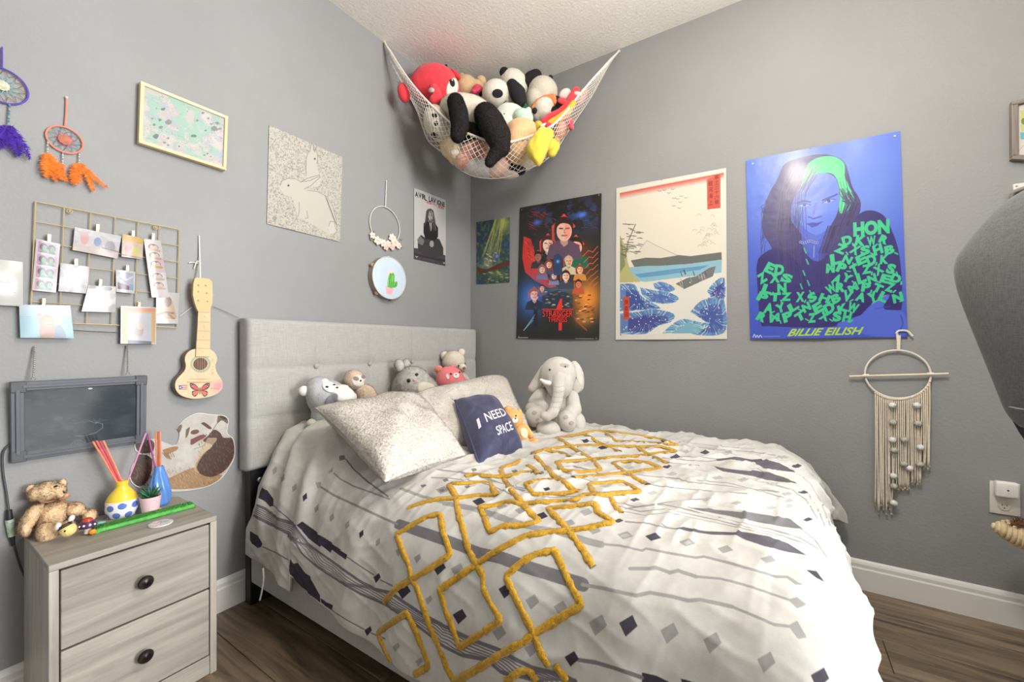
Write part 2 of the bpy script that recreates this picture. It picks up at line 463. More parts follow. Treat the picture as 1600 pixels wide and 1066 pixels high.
b = MB(); b.box((RX / 2, RY / 2, -0.055), (-RX, -RY, 0.1)); floor = structure(b.build('floor', M('subfloor', '3a2f26', 0.9, None, (20, .2)), smooth=False))
MP = wood('brown_oak_plank', '463a2e', '86745e', scale=(1.6, 17, 17), rough=0.42, wave=1.6, pos=(0.32, 0.66))
pw = 0.182; pr_i = 0
for i in range(15):
    x1 = -i * pw; x0 = max(x1 - pw, RX); y = 0.0; first = 0.35 + 0.8 * ((i * 0.37) % 1)
    while y > -3.3:
        L = first if y == 0.0 else 1.22
        b = MB(); b.box((0, 0, 0), (L - 0.002, x1 - x0 - 0.002, 0.005), 0.0012)
        o = b.build('plank', MP, floor, smooth=False)
        o.location = ((x0 + x1) / 2, y - L / 2, -0.0026); o.rotation_euler = (0, 0, math.pi / 2)
        y -= L
bp_ = [(-0.016, 0), (-0.016, 0.088), (-0.0125, 0.094), (-0.0125, 0.108), (-0.008, 0.118), (-0.003, 0.124), (0, 0.124), (0, 0)]
MBASE = M('white_baseboard_paint', 'dedcd8', 0.45, (60, 0.15, 0.002), (9, 0.02))
b = MB(); b.prism(bp_, RY, -0.0); structure(b.build('baseboard_right', MBASE, smooth=False))
b = MB(); b.prism(bp_, 0.0, -RX, R=rotm(rz=math.pi / 2)); structure(b.build('baseboard_left', MBASE, smooth=False))

# ------------------------------------------------------------------ the bed
def fabric(name, c1, c2, scale=260, bump=0.5):
    if name in _MC: return _MC[name]
    m = M(name, c1, 0.9, sheen=0.2); nt = m.node_tree; b = nt.nodes['Principled BSDF']
    tc = nt.nodes.new('ShaderNodeTexCoord'); fac = []
    for sc in ((scale * 0.12, scale, scale), (scale, scale, scale * 0.12), (scale * .6, scale * .6, scale * .6)):
        mp = nt.nodes.new('ShaderNodeMapping'); mp.inputs['Scale'].default_value = sc; nt.links.new(tc.outputs['Object'], mp.inputs[0])
        n = nt.nodes.new('ShaderNodeTexNoise'); n.inputs['Scale'].default_value = 1; n.inputs['Detail'].default_value = 2; nt.links.new(mp.outputs[0], n.inputs['Vector']); fac.append(n)
    a = nt.nodes.new('ShaderNodeMath'); a.operation = 'ADD'; nt.links.new(fac[0].outputs['Fac'], a.inputs[0]); nt.links.new(fac[1].outputs['Fac'], a.inputs[1])
    h = nt.nodes.new('ShaderNodeMath'); h.operation = 'MULTIPLY'; h.inputs[1].default_value = 0.5; nt.links.new(a.outputs[0], h.inputs[0])
    r = nt.nodes.new('ShaderNodeValToRGB'); r.color_ramp.elements[0].position = 0.35; r.color_ramp.elements[1].position = 0.65
    r.color_ramp.elements[0].color = (*s2l(hexc(c1)), 1); r.color_ramp.elements[1].color = (*s2l(hexc(c2)), 1)
    nt.links.new(h.outputs[0], r.inputs['Fac']); nt.links.new(r.outputs['Color'], b.inputs['Base Color'])
    bp = nt.nodes.new('ShaderNodeBump'); bp.inputs['Strength'].default_value = bump; bp.inputs['Distance'].default_value = 0.0012
    nt.links.new(h.outputs[0], bp.inputs['Height']); nt.links.new(bp.outputs['Normal'], b.inputs['Normal'])
    return m
MHB = fabric('grey_linen_upholstery', 'a4a3a0', 'b3b2ae')
MBLK = M('black_metal', '1b1b20', 0.45, None, (30, .1))
fb = Fr((-0.778, -1.06, 0), 0.0)
bed = thing('bed', 'full size bed with a grey buttoned upholstered headboard and grey fabric rails', 'bed', fb)
bx = lambda x: x - fb.o[0]
by = lambda y: y - fb.o[1]
HX0, HX1, HZ0, HZ1, HYF, HYB = -1.512, -0.043, 0.545, 1.157, -0.09, -0.018
nx, nz = 150, 66
X = np.linspace(HX0, HX1, nx); Z = np.linspace(HZ0, HZ1, nz); XX, ZZ = np.meshgrid(X, Z, indexing='ij')
sx = [HX0 + (HX1 - HX0) * k / 5 for k in (1, 2, 3, 4)]; szs = [HZ0 + (HZ1 - HZ0) * k / 3 for k in (1, 2)]
dep = np.zeros_like(XX)
for q in sx: dep = np.maximum(dep, 0.0045 * np.exp(-((XX - q) / 0.007) ** 2) + 0.004 * np.exp(-((XX - q) / 0.03) ** 2))
for q in szs: dep = np.maximum(dep, 0.0045 * np.exp(-((ZZ - q) / 0.007) ** 2) + 0.004 * np.exp(-((ZZ - q) / 0.03) ** 2))
for q in sx:
    for w in szs: dep += 0.011 * np.exp(-(((XX - q) ** 2 + (ZZ - w) ** 2) / 0.028 ** 2))
ed = np.minimum(np.minimum(XX - HX0, HX1 - XX), np.minimum(ZZ - HZ0, HZ1 - ZZ)); rr = 0.014
dep += np.where(ed < rr, rr - np.sqrt(np.maximum(rr ** 2 - (rr - ed) ** 2, 0)), 0)
dep += 0.0015 * vnoise(nx, nz, 9, 5)
G = np.stack([XX - fb.o[0], HYF + dep - fb.o[1], ZZ], -1)
pad = np.pad(G, ((1, 1), (1, 1), (0, 0)), mode='edge')
for sl in (np.s_[0], np.s_[-1], np.s_[:, 0], np.s_[:, -1]): pad[sl][..., 1] = by(HYB)
b = MB(); b.grid(pad, flip=True); 
b.box((bx((HX0 + HX1) / 2), by(HYB - 0.004), (HZ0 + HZ1) / 2), (HX1 - HX0 - 0.01, 0.008, HZ1 - HZ0 - 0.01))
b.build('headboard', MHB, bed, ang=75)
for q in sx:
    for w in szs:
        b = MB(); b.ell((0, 0, 0), (0.011, 0.006, 0.011), nu=12, nv=8)
        o = b.build('button', MHB, bed); o.location = (bx(q), by(HYF + 0.010), w)
for x0, x1 in ((-1.497, -1.36), (-0.20, -0.06)):
    b = MB(); b.box((bx((x0 + x1) / 2), by(-0.052), 0.275), (x1 - x0, 0.045, 0.55), 0.003); b.build('headboard_leg', MBLK, bed, smooth=False)
    b = MB(); b.ell((0, 0, 0), (0.011, 0.006, 0.011)); b.tube([(0, 0.003, 0), (0, -0.007, 0)], 0.006, 6)
    o = b.build('bolt', M('zinc_bolt', 'cfd0d2', 0.35, metal=0.9, var=(90, .1)), bed); o.location = (bx(x0 + 0.035), by(-0.076), 0.50)
for x0, x1 in ((-1.50, -1.468), (-0.088, -0.056)):
    b = MB(); b.box((bx((x0 + x1) / 2), by(-1.042), 0.225), (x1 - x0, 1.92, 0.25), 0.007, seg=2); b.build('side_rail', MHB, bed)
b = MB(); b.box((bx(-0.778), by(-2.018), 0.225), (1.444, 0.034, 0.25), 0.007, seg=2); b.build('foot_rail', MHB, bed)
b = MB(); b.box((bx(-0.778), by(-1.04), 0.30), (1.37, 1.9, 0.03), 0.002); b.build('slat_platform', M('black_fabric_base', '202024', 0.9, None, (40, .1)), bed, smooth=False)
for x in (-1.47, -0.778, -0.09):
    b = MB(); b.box((0, 0, 0.05), (0.05, 0.05, 0.10), 0.003); o = b.build('leg', MBLK, bed, smooth=False); o.location = (bx(x), by(-1.97), 0)
b = MB(); b.box((0, 0, 0.14), (0.04, 0.04, 0.28), 0.003); o = b.build('leg', MBLK, bed, smooth=False); o.location = (bx(-0.778), by(-1.0), 0)

# ------------------------------------------------------------------ the duvet
def smooth01(a, b, x): t = np.clip((x - a) / (b - a), 0, 1); return t * t * (3 - 2 * t)
def duvet_profiles():
    body = np.array([(-1.532, .17), (-1.534, .21), (-1.528, .30), (-1.511, .40), (-1.478, .49), (-1.425, .552), (-1.34, .588), (-1.2, .603), (-.8, .612), (-.4, .607), (-.2, .592), (-.125, .562), (-.075, .505), (-.055, .42), (-.048, .30), (-.048, .22)])
    head = np.array([(-1.534, .235), (-1.533, .26), (-1.526, .32), (-1.503, .42), (-1.466, .535), (-1.403, .645), (-1.322, .690), (-1.2, .703), (-.8, .700), (-.4, .680), (-.2, .635), (-.125, .582), (-.075, .51), (-.055, .42), (-.048, .30), (-.048, .22)])
    return body, head
def resample(P, n):
    d = np.r_[0, np.cumsum(np.linalg.norm(np.diff(P, axis=0), axis=1))]; q = np.linspace(0, d[-1], n)
    return np.stack([np.interp(q, d, P[:, k]) for k in range(P.shape[1])], 1)
def smooth_poly(P, n, it=1):
    # Catmull-Rom through the points, then even spacing
    P = np.asarray(P, float); Q = np.vstack([2 * P[0] - P[1], P, 2 * P[-1] - P[-2]]); out = []
    for i in range(1, len(Q) - 2):
        p0, p1, p2, p3 = Q[i - 1], Q[i], Q[i + 1], Q[i + 2]
        for t in np.linspace(0, 1, 12, endpoint=False):
            out.append(0.5 * ((2 * p1) + (-p0 + p2) * t + (2 * p0 - 5 * p1 + 4 * p2 - p3) * t * t + (-p0 + 3 * p1 - 3 * p2 + p3) * t ** 3))
    out.append(P[-1]); return resample(np.array(out), n)
def fnoise(x, y, seed):
    r = np.random.RandomState(seed); g = r.rand(64, 64); xi = np.floor(x).astype(int); yi = np.floor(y).astype(int); fx = x - xi; fy = y - yi
    fx = fx * fx * (3 - 2 * fx); fy = fy * fy * (3 - 2 * fy); a = lambda i, j: g[(i) % 64, (j) % 64]
    return (a(xi, yi) * (1 - fx) + a(xi + 1, yi) * fx) * (1 - fy) + (a(xi, yi + 1) * (1 - fx) + a(xi + 1, yi + 1) * fx) * fy
def duvet_surface(nt, ns, wr=True):
    body, head = duvet_profiles(); pb, ph = smooth_poly(body, ns), smooth_poly(head, ns)
    long = smooth_poly([(-.115, 1), (-.6, 1), (-1.2, 1), (-1.76, 1), (-1.84, .985), (-1.895, .93), (-1.935, .80), (-1.958, .60), (-1.968, .38), (-1.972, .12)], 400)
    lm = long.copy(); lm[:, 1] *= 0.31; d = np.r_[0, np.cumsum(np.linalg.norm(np.diff(lm, axis=0), axis=1))]
    q = np.linspace(0, d[-1], nt); yl = np.interp(q, d, long[:, 0]); hl = np.interp(q, d, long[:, 1])
    S = np.linspace(0, 1, ns)[None].repeat(nt, 0); T = np.linspace(0, 1, nt)[:, None].repeat(ns, 1)
    Y = yl[:, None].repeat(ns, 1); H = hl[:, None].repeat(ns, 1)
    w = smooth01(-.62, -.25, Y)
    Xx = pb[None, :, 0] * (1 - w) + ph[None, :, 0] * w; Zz = pb[None, :, 1] * (1 - w) + ph[None, :, 1] * w
    # left hem height along the bed
    hem = np.interp(-Y, [.13, .42, .67, .84, .95, 1.1, 2.1], [.237, .222, .205, .185, .160, .150, .150]); k = np.clip((.40 - Zz) / .23, 0, 1) * (S < .5)
    Zz = Zz + k * (hem - np.where(w > 0.5, .235, .17))
    zf = .30; Zz = np.where(Zz > zf, zf + (Zz - zf) * H, Zz)
    # the far foot corner bulges out over the rail
    c = np.exp(-((S - .90) / .085) ** 2) * smooth01(.84, .97, T); Y = Y - 0.115 * c; Zz = Zz - 0.03 * c
    Y = Y - 0.030 * smooth01(.80, .97, T) * (1 - smooth01(.45, .75, S)) * smooth01(.15, .3, S)
    P = np.stack([Xx, Y, Zz], -1)
    if wr:
        dS = np.gradient(P, axis=1); dT = np.gradient(P, axis=0); N = np.cross(dS, -dT); N /= np.linalg.norm(N, axis=-1, keepdims=True) + 1e-9
        N *= np.sign(N[nt // 2, ns // 2, 2])
        u, v = S * 2.15, T * 2.1
        D = np.zeros_like(S)
        top = smooth01(.18, .3, S)
        for (an, sa, sb, am, sd) in ((0.9, 3.0, 9.0, .017, 1), (0.5, 4, 15, .013, 2), (1.3, 5, 13, .012, 3), (0.2, 8, 26, .0075, 4), (1.9, 6, 24, .007, 6)):
            a = u * math.cos(an) + v * math.sin(an); bb = -u * math.sin(an) + v * math.cos(an)
            wx = fnoise(u * 4, v * 4, sd + 40) * 1.2
            D += am * (1 - np.abs(2 * fnoise(a * sa + 7 + wx * .4, bb * sb + 3 + wx, sd) - 1)) ** 1.6
        D *= (0.35 + 0.65 * top)
        D += 0.012 * (fnoise(u * 3.3, v * 3.3, 9) - .5)
        # pleats fanning down from the puffed head corner
        fan = smooth01(-.75, -.3, P[..., 1]) * (1 - smooth01(.26, .36, S)) * smooth01(.02, .10, S)
        D += fan * 0.010 * np.sin((v * 46 + u * 10 + 5 * fnoise(u * 5, v * 5, 12))) 
        D += (1 - smooth01(.10, .28, S)) * 0.007 * np.sin(v * 21 + 3 * fnoise(u * 3, v * 5, 14)) * smooth01(.15, .3, v)
        # drag folds on the foot drop
        ft = smooth01(.86, .95, T); D += ft * 0.006 * np.sin(u * 24 + 4 * fnoise(u * 4, v * 4, 15))
        ok = np.clip((-0.02 - P[..., 0]) / 0.03, 0, 1); D = np.where(P[..., 0] > -.1, np.minimum(D, .02 * ok), D)
        P = P + N * (D - 0.006)[..., None]
        P[..., 0] = np.minimum(P[..., 0], -0.006)
        P[..., 1] = np.minimum(P[..., 1], -0.094)
        return P, N
    return P, None
DNT, DNS = 470, 480
DP, DN = duvet_surface(DNT, DNS)
cP = DP[::2, ::2]; CN, CS = cP.shape[:2]
_dv = cP.reshape(-1, 3); _df = [(i * CS + j, (i + 1) * CS + j, (i + 1) * CS + j + 1, i * CS + j + 1) for i in range(CN - 1) for j in range(CS - 1)]
DBV = BVHTree.FromPolygons([tuple(v) for v in _dv], _df)
def px2uv(x, y):
    """Where the sheet lies under a point of the view, as (across, along) in 0..1; points off the sheet slide to its rim."""
    d = ray(x, y); h = DBV.ray_cast(Vector(CAM), Vector(d / np.linalg.norm(d)))
    if h[0] is None:
        dn = d / np.linalg.norm(d); k = (_dv - CAM) @ dn; e = np.linalg.norm(_dv - CAM - k[:, None] * dn, axis=1); e += (k > 2.2) * 0.2
        i = int(np.argmin(e)); return ((i % CS) / (CS - .5), (i // CS) / (CN - .5))
    i, j = divmod(h[2], CS - 1); p = np.array(h[0]); a, bq, cq = cP[i, j], cP[i + 1, j], cP[i, j + 1]
    A = np.stack([bq - a, cq - a], 1); sol = np.linalg.lstsq(A, p - a, rcond=None)[0]
    return ((j + sol[1]) / (CS - .5), (i + sol[0]) / (CN - .5))
CROP = dict(A=(560, 760, 3.4825), B=(620, 660, 3.478), C=(920, 660, 3.478), D=(900, 820, 3.2), E=(370, 650, 5.078), F=(380, 820, 4.334))
def dense(pts, step):
    o = []
    for a, b2 in zip(pts[:-1], pts[1:]):
        n = max(1, int(math.hypot(b2[0] - a[0], b2[1] - a[1]) / step))
        o += [(a[0] + (b2[0] - a[0]) * k / n, a[1] + (b2[1] - a[1]) * k / n) for k in range(n)]
    return o + [pts[-1]]
dp = Paint(1700, 1650, (196, 194, 189), px2uv, 1.0)
def mm(cr, pts): c = CROP[cr]; return [(c[0] + p[0] / c[2], c[1] + p[1] / c[2]) for p in pts]
def stripe(cr, pts, w, col):
    """A printed stripe; w is its width in millimetres."""
    P = dp.X(dense(mm(cr, pts), 6)); sv = dp.mp; dp.mp = None
    dp.k = 1.0; dp.line([(p[0] / dp.W, p[1] / dp.H) for p in P], w * 1e-3 * dp.W / 2.15, col); dp.mp = sv
def patch(cr, pts, col):
    q = mm(cr, pts); dp.poly(dense(q + [q[0]], 5)[:-1], col)
G1, G2, DK, LN = (150, 149, 148), (116, 114, 117), (58, 55, 66), (140, 137, 138)
def dia(cr, c, col, k=1.0):
    o = dict(D=[(-36, -10), (22, -44), (44, 4), (-8, 50)], A=[(-36, -10), (14, -40), (38, 0), (-6, 40)], E=[(-18, -6), (14, -35), (18, 8), (-14, 37)], F=[(-24, -4), (16, -32), (26, -4), (-6, 36)], C=[(-32, 2), (6, -12), (31, 0), (-4, 13)], B=[(-22, -4), (10, -11), (22, 2), (-8, 13)])[cr]
    if cr == 'D' and c[1] < 200: o = [(-34, -3), (10, -17), (36, 5), (-8, 19)]
    if cr == 'D' and 200 < c[1] < 300: o = [(-38, -24), (6, -20), (40, 27), (6, 10)]
    if cr == 'A' and c[1] < 260: o = [(-34, -2), (12, -20), (34, 4), (-8, 22)]
    patch(cr, [(c[0] + p[0] * k, c[1] + p[1] * k) for p in o], col)
# thick grey stripes with thin tails
stripe('A', [(215, 205), (330, 245), (450, 285), (560, 325), (660, 365), (780, 390), (900, 435), (1080, 490), (1222, 535)], 28, G2)
stripe('D', [(30, 300), (150, 322), (300, 355), (370, 340), (480, 360), (560, 380), (620, 375), (780, 410)], 7, G1)
stripe('D', [(780, 410), (900, 460), (990, 500), (1060, 508)], 5, G1)
patch('D', [(1060, 505), (1105, 480), (1155, 565), (1110, 572)], G1)
stripe('E', [(660, 560), (770, 630), (900, 690), (1030, 750), (1170, 815), (1275, 862)], 7, LN)
patch('E', [(625, 530), (668, 522), (665, 560), (640, 580)], G1)
stripe('E', [(770, 455), (820, 500), (930, 560), (1060, 605), (1210, 660)], 5, LN)
patch('E', [(722, 455), (762, 405), (760, 445)], G1)
stripe('E', [(865, 345), (930, 425), (1030, 515), (1200, 640)], 5, G2)
patch('E', [(812, 318), (855, 312), (865, 345), (815, 358)], G2)
stripe('B', [(20, 360), (130, 400), (260, 440)], 10, G1)
stripe('B', [(260, 440), (400, 465), (520, 500), (640, 545), (760, 575), (850, 590), (920, 610), (1050, 650), (1110, 665)], 17, G1)
stripe('D', [(110, 95), (220, 105), (330, 130), (350, 120), (480, 145), (600, 165), (640, 160), (760, 190), (900, 230), (1000, 260), (1060, 262)], 6, G1)
patch('D', [(1040, 258), (1070, 262), (1135, 302), (1095, 300)], G1)
stripe('D', [(270, 220), (370, 220), (400, 215), (470, 240), (510, 230), (600, 260)], 8, G1)
stripe('D', [(600, 260), (720, 270), (840, 300), (960, 340), (1060, 375)], 5, G1)
patch('D', [(1058, 375), (1105, 362), (1155, 400), (1105, 420)], G1)
for pts, w in (([(225, 258), (330, 270), (450, 292), (550, 328), (690, 372)], 9), ([(190, 300), (300, 305), (420, 320), (520, 345), (640, 400)], 5), ([(380, 280), (480, 300), (600, 340), (700, 360)], 4), ([(960, 240), (1060, 262), (1130, 290)], 9), ([(890, 255), (960, 290), (1060, 320)], 5), ([(900, 165), (1000, 180), (1080, 200)], 5), ([(1000, 95), (1100, 110), (1200, 140)], 5), ([(700, 380), (830, 410), (1000, 400)], 4)):
    stripe('B', pts, w, LN)
# fine stripes of the far half
for pts, w in (([(250, 285), (350, 295), (480, 305), (540, 325), (700, 340), (860, 360), (1000, 375), (1060, 385)], 4), ([(590, 315), (760, 330), (900, 365), (1060, 410)], 4), ([(330, 340), (450, 355), (620, 370), (860, 388)], 4),
               ([(150, 435), (260, 460), (400, 445), (600, 490), (800, 540), (1000, 585), (1150, 630), (1250, 690)], 4), ([(160, 455), (280, 485), (420, 470), (620, 515), (820, 560), (1010, 605), (1180, 660)], 3), ([(170, 480), (300, 505), (430, 490), (640, 535), (830, 575), (1020, 620)], 3),
               ([(200, 470), (330, 450), (450, 430), (640, 415)], 4), ([(200, 540), (330, 550), (400, 570), (480, 580)], 4), ([(480, 120), (700, 150), (880, 160), (1080, 190)], 4), ([(490, 105), (700, 130), (900, 145)], 3),
               ([(470, 185), (600, 188), (700, 200)], 3), ([(400, 195), (520, 205), (640, 212), (720, 205)], 4), ([(380, 215), (500, 225), (600, 235)], 4), ([(1160, 585), (1230, 640), (1290, 730)], 4), ([(1120, 335), (1190, 390), (1240, 460), (1280, 560)], 3), ([(1130, 275), (1200, 330), (1260, 430), (1310, 560)], 3), ([(1090, 360), (1180, 420), (1240, 520)], 3),
               ([(900, 250), (1000, 285), (1100, 320)], 3), ([(800, 290), (960, 330), (1100, 365)], 3)):
    stripe('C', pts, w, LN)
for pts in ([(690, 200), (740, 194), (800, 188), (890, 203), (940, 198), (1020, 218), (1080, 243), (1122, 272), (1050, 264), (960, 252), (910, 227), (880, 212), (810, 207), (760, 202), (700, 210)],
            [(675, 236), (720, 248), (780, 256), (880, 266), (890, 261), (980, 273), (1060, 298), (1132, 332), (1060, 325), (960, 312), (890, 292), (780, 275), (720, 265)],
            [(535, 460), (620, 468), (700, 476), (830, 488), (840, 483), (960, 503), (1090, 523), (1168, 583), (1050, 567), (940, 547), (830, 524), (700, 497), (640, 487), (560, 472)]):
    patch('C', pts, G2 if pts[0][1] > 400 else (96, 93, 100))
patch('D', [(495, 18), (540, 12), (650, 33), (800, 38), (810, 31), (960, 58), (1060, 93), (1152, 152), (1060, 137), (940, 107), (850, 77), (800, 52), (680, 50), (560, 32)], (92, 89, 97))
stripe('D', [(430, 0), (460, 15), (500, 20)], 4, LN)
patch('D', [(330, 740), (400, 755), (480, 795), (330, 795)], DK); patch('D', [(525, 770), (610, 795), (530, 795)], DK)
stripe('D', [(0, 675), (100, 690), (200, 720), (330, 765)], 7, G2)
# banded stripes of the near side: outer guides with fine lines between
lo = mm('E', [(130, 790), (240, 850), (400, 930), (470, 1000)]) + mm('F', [(300, 75), (360, 130), (400, 200), (500, 285), (650, 385), (800, 472), (950, 535), (1040, 592), (1150, 662), (1290, 770)]) + mm('A', [(470, 875), (560, 920), (700, 945), (780, 1015), (900, 1040), (1000, 1064)])
hi = mm('E', [(160, 710), (230, 740), (320, 815), (440, 850), (500, 930), (560, 1010)]) + mm('F', [(440, 130), (560, 220), (700, 320), (800, 390), (900, 440), (1000, 462), (1080, 520), (1200, 600)]) + mm('A', [(520, 790), (640, 845), (760, 890), (850, 940), (950, 990), (1080, 1020), (1180, 1062)])
loP, hiP = resample(dp.X(dense(lo, 6)), 160), resample(dp.X(dense(hi, 6)), 160)
for f_, w in ((0, 8), (.16, 3), (.32, 3), (.48, 3), (.64, 3), (.8, 3), (1.0, 9)):
    q = loP * (1 - f_) + hiP * f_; sv = dp.mp; dp.mp = None
    dp.line([(p[0] / dp.W, p[1] / dp.H) for p in q], w * 1e-3 * dp.W / 2.15, (112, 108, 114)); dp.mp = sv
patch('E', [(200, 568), (240, 590), (290, 660), (292, 715), (262, 720), (225, 680), (172, 650), (185, 600)], DK)
stripe('E', [(292, 715), (380, 790), (470, 870)], 4, G2)
patch('E', [(475, 868), (520, 838), (640, 925), (635, 945), (750, 1000), (752, 1015), (830, 1064), (760, 1064), (668, 1020), (662, 1035), (540, 930)], DK)
patch('F', [(395, 20), (440, 25), (500, 60), (600, 120), (605, 140), (705, 205), (695, 238), (600, 170), (592, 192), (530, 140), (520, 152), (440, 92), (400, 42)], DK)
stripe('F', [(705, 220), (790, 280), (885, 342)], 4, G2); stripe('F', [(930, 375), (1010, 415)], 4, G2)
patch('F', [(45, 45), (100, 75), (130, 130), (122, 150), (100, 158), (60, 130), (45, 100)], DK); stripe('F', [(130, 150), (220, 190), (305, 238)], 4, G2)
patch('F', [(310, 270), (370, 260), (420, 330), (455, 350), (460, 372), (520, 480), (522, 527), (440, 465), (432, 450), (318, 385)], DK)
patch('F', [(525, 500), (555, 520), (608, 548), (600, 582), (530, 530)], DK); stripe('F', [(600, 580), (700, 645), (820, 710)], 4, G2); stripe('F', [(865, 735), (960, 775)], 4, G2)
for c in ((300, 435), (365, 497), (455, 570), (633, 735), (755, 805), (878, 865), (1120, 1000)): dia('E', c, G1)
for c in ((540, 645), (988, 937)): dia('E', c, DK)
for c in ((1055, 180), (1180, 228), (1255, 510), (1035, 830), (1190, 930)): dia('F', c, G1)
for c in ((905, 360), (845, 720)): dia('F', c, DK)
for c in ((540, 460), (945, 630), (1100, 665), (765, 800), (1295, 750), (940, 890), (885, 130), (1240, 140), (1285, 240), (1145, 200), (775, 105), (455, 20)): dia('A', c, G1, 1.05)
for c in ((437, 443), (800, 570), (550, 710), (1160, 940), (655, 82), (995, 160), (245, 572)): dia('A', c, DK, 1.05)
for c in ((245, 52), (555, 88), (745, 122), (960, 173), (105, 500), (463, 540), (677, 587), (947, 685)): dia('D', c, G1, 1.15)
for c in ((385, 60), (257, 503), (1215, 765), (1195, 255)): dia('D', c, (70, 67, 78), 1.15)
for c in ((345, 383), (700, 300), (838, 312), (1000, 337), (640, 418), (803, 438), (990, 463), (1085, 425), (1085, 455), (450, 280), (530, 157), (330, 140), (222, 243), (200, 615), (535, 655), (1075, 390), (1055, 190), (750, 168), (90, 345)): dia('C', c, (168, 166, 164))
for c in ((1165, 380), (1190, 527), (1130, 237), (430, 240), (632, 163), (470, 185), (75, 138), (345, 620), (162, 535), (250, 420)): dia('C', c, (76, 73, 84), .9)
for c in ((145, 345), (265, 315), (245, 370), (385, 350), (640, 265), (785, 275), (420, 258), (990, 130)): dia('B', c, G2, .8)
for c in ((815, 362), (1115, 138), (1025, 100), (445, 430), (785, 510)): dia('B', c, DK, .9)
wn = vnoise(dp.H, dp.W, 9, 3, 2); dp.a *= (0.975 + 0.05 * wn)[..., None]
S_, T_ = np.meshgrid(np.linspace(0, 1, DNS), 1 - np.linspace(0, 1, DNT))
b = MB(); b.grid(DP)
o_ = b.build('duvet', PM('printed_white_duvet_cotton', dp, 0.85, (320, 0.15, 0.001), spec=0.25), smooth=True, ang=0, uv=np.stack([S_, T_], -1).reshape(-1, 2))
duvet = tag(o_, 'white duvet with grey feather print and raised mustard diamonds on the bed', 'duvet')
so = duvet.modifiers.new('thick', 'SOLIDIFY'); so.thickness = 0.012; so.offset = -1
def on_sheet(u, v):
    x = np.clip(u, 0, 1) * (DNS - 1); y = np.clip(v, 0, 1) * (DNT - 1); i = min(int(y), DNT - 2); j = min(int(x), DNS - 2); fx, fy = x - j, y - i
    g = lambda A: (A[i, j] * (1 - fx) + A[i, j + 1] * fx) * (1 - fy) + (A[i + 1, j] * (1 - fx) + A[i + 1, j + 1] * fx) * fy
    return g(DP), g(DN)
TUFT = [('A', [(205, 265), (300, 205), (375, 165), (445, 150), (460, 250), (500, 370), (400, 440), (290, 505), (205, 555), (138, 632)]), ('A', [(208, 268), (245, 370), (275, 430), (285, 500), (315, 545), (345, 640), (385, 760), (430, 850), (480, 990), (520, 1058)]),
        ('A', [(535, 1060), (640, 1000), (750, 930), (900, 845), (950, 805), (1090, 720), (1215, 645), (1160, 550), (1100, 420), (1065, 345), (960, 370), (890, 410), (800, 490), (850, 600), (900, 700), (950, 800), (990, 910), (1035, 980)]),
        ('A', [(440, 560), (550, 490), (640, 425), (720, 370), (830, 310), (920, 265), (1020, 250), (1130, 240), (1250, 225), (1385, 190), (1300, 140), (1290, 90), (1150, 110), (1030, 120), (1100, 190), (1150, 250), (1210, 330), (1278, 440)]),
        ('A', [(440, 562), (475, 680), (520, 790), (550, 878), (640, 820), (775, 730), (720, 640), (680, 560), (680, 490), (640, 425), (600, 350), (570, 240), (540, 130), (528, 60)]),
        ('A', [(270, 120), (350, 90), (430, 70), (530, 65), (640, 50), (758, 45)]), ('A', [(660, 110), (690, 180), (715, 250), (790, 215), (900, 210), (985, 190), (920, 130), (870, 60)]),
        ('A', [(660, 112), (740, 105), (810, 80), (890, 95), (1000, 85), (1180, 75), (1230, 45), (1350, 42)]), ('A', [(175, 952), (130, 860), (105, 800), (180, 745), (265, 690), (310, 790), (350, 890), (385, 980), (305, 1025)]),
        ('A', [(800, 1064), (880, 1005), (930, 1005), (965, 1064)]), ('A', [(1070, 975), (1135, 1064)]),
        ('B', [(330, 420), (305, 370), (280, 335), (370, 330), (505, 325), (520, 360), (548, 398)]), ('B', [(370, 295), (400, 280), (480, 290), (580, 295), (640, 285), (690, 270), (745, 272)]), ('B', [(670, 205), (640, 225), (560, 250), (590, 320), (640, 390), (690, 450)]),
        ('B', [(815, 240), (850, 290), (900, 315), (970, 375)]), ('B', [(700, 330), (740, 390), (870, 390), (1000, 372), (970, 375), (900, 310), (780, 315), (702, 328)]), ('B', [(1010, 395), (1100, 395), (1180, 385), (1325, 375), (1270, 345), (1220, 320), (1130, 330), (1040, 335), (1080, 390), (1160, 400), (1180, 450), (1222, 495)]),
        ('B', [(740, 165), (790, 225), (850, 290)]), ('B', [(740, 165), (820, 145), (900, 135), (1000, 125), (1100, 125), (1200, 130), (1300, 130)]), ('B', [(710, 235), (740, 250), (772, 282)]), ('B', [(870, 215), (900, 260), (1000, 270), (1110, 260), (1060, 200), (990, 160), (900, 100), (870, 85)]),
        ('B', [(870, 215), (960, 210), (1060, 200), (1180, 190), (1290, 185), (1400, 170), (1520, 155), (1430, 130), (1300, 135), (1380, 180), (1475, 225)]), ('B', [(960, 300), (1100, 290), (1240, 275), (1440, 250), (1370, 220), (1280, 210), (1170, 220), (1240, 275), (1365, 340)]),
        ('B', [(870, 85), (960, 70), (1060, 48), (1150, 48), (1300, 70), (1430, 90), (1530, 125), (1400, 112), (1300, 107), (1190, 102), (1140, 62)]), ('B', [(1010, 60), (1080, 100), (1160, 140), (1210, 160)]), ('B', [(790, 150), (900, 165), (940, 190)])]
MT = M('mustard_tufting', 'c99a1f', 0.95, (500, .6, .002), (120, .22), sheen=0.3)
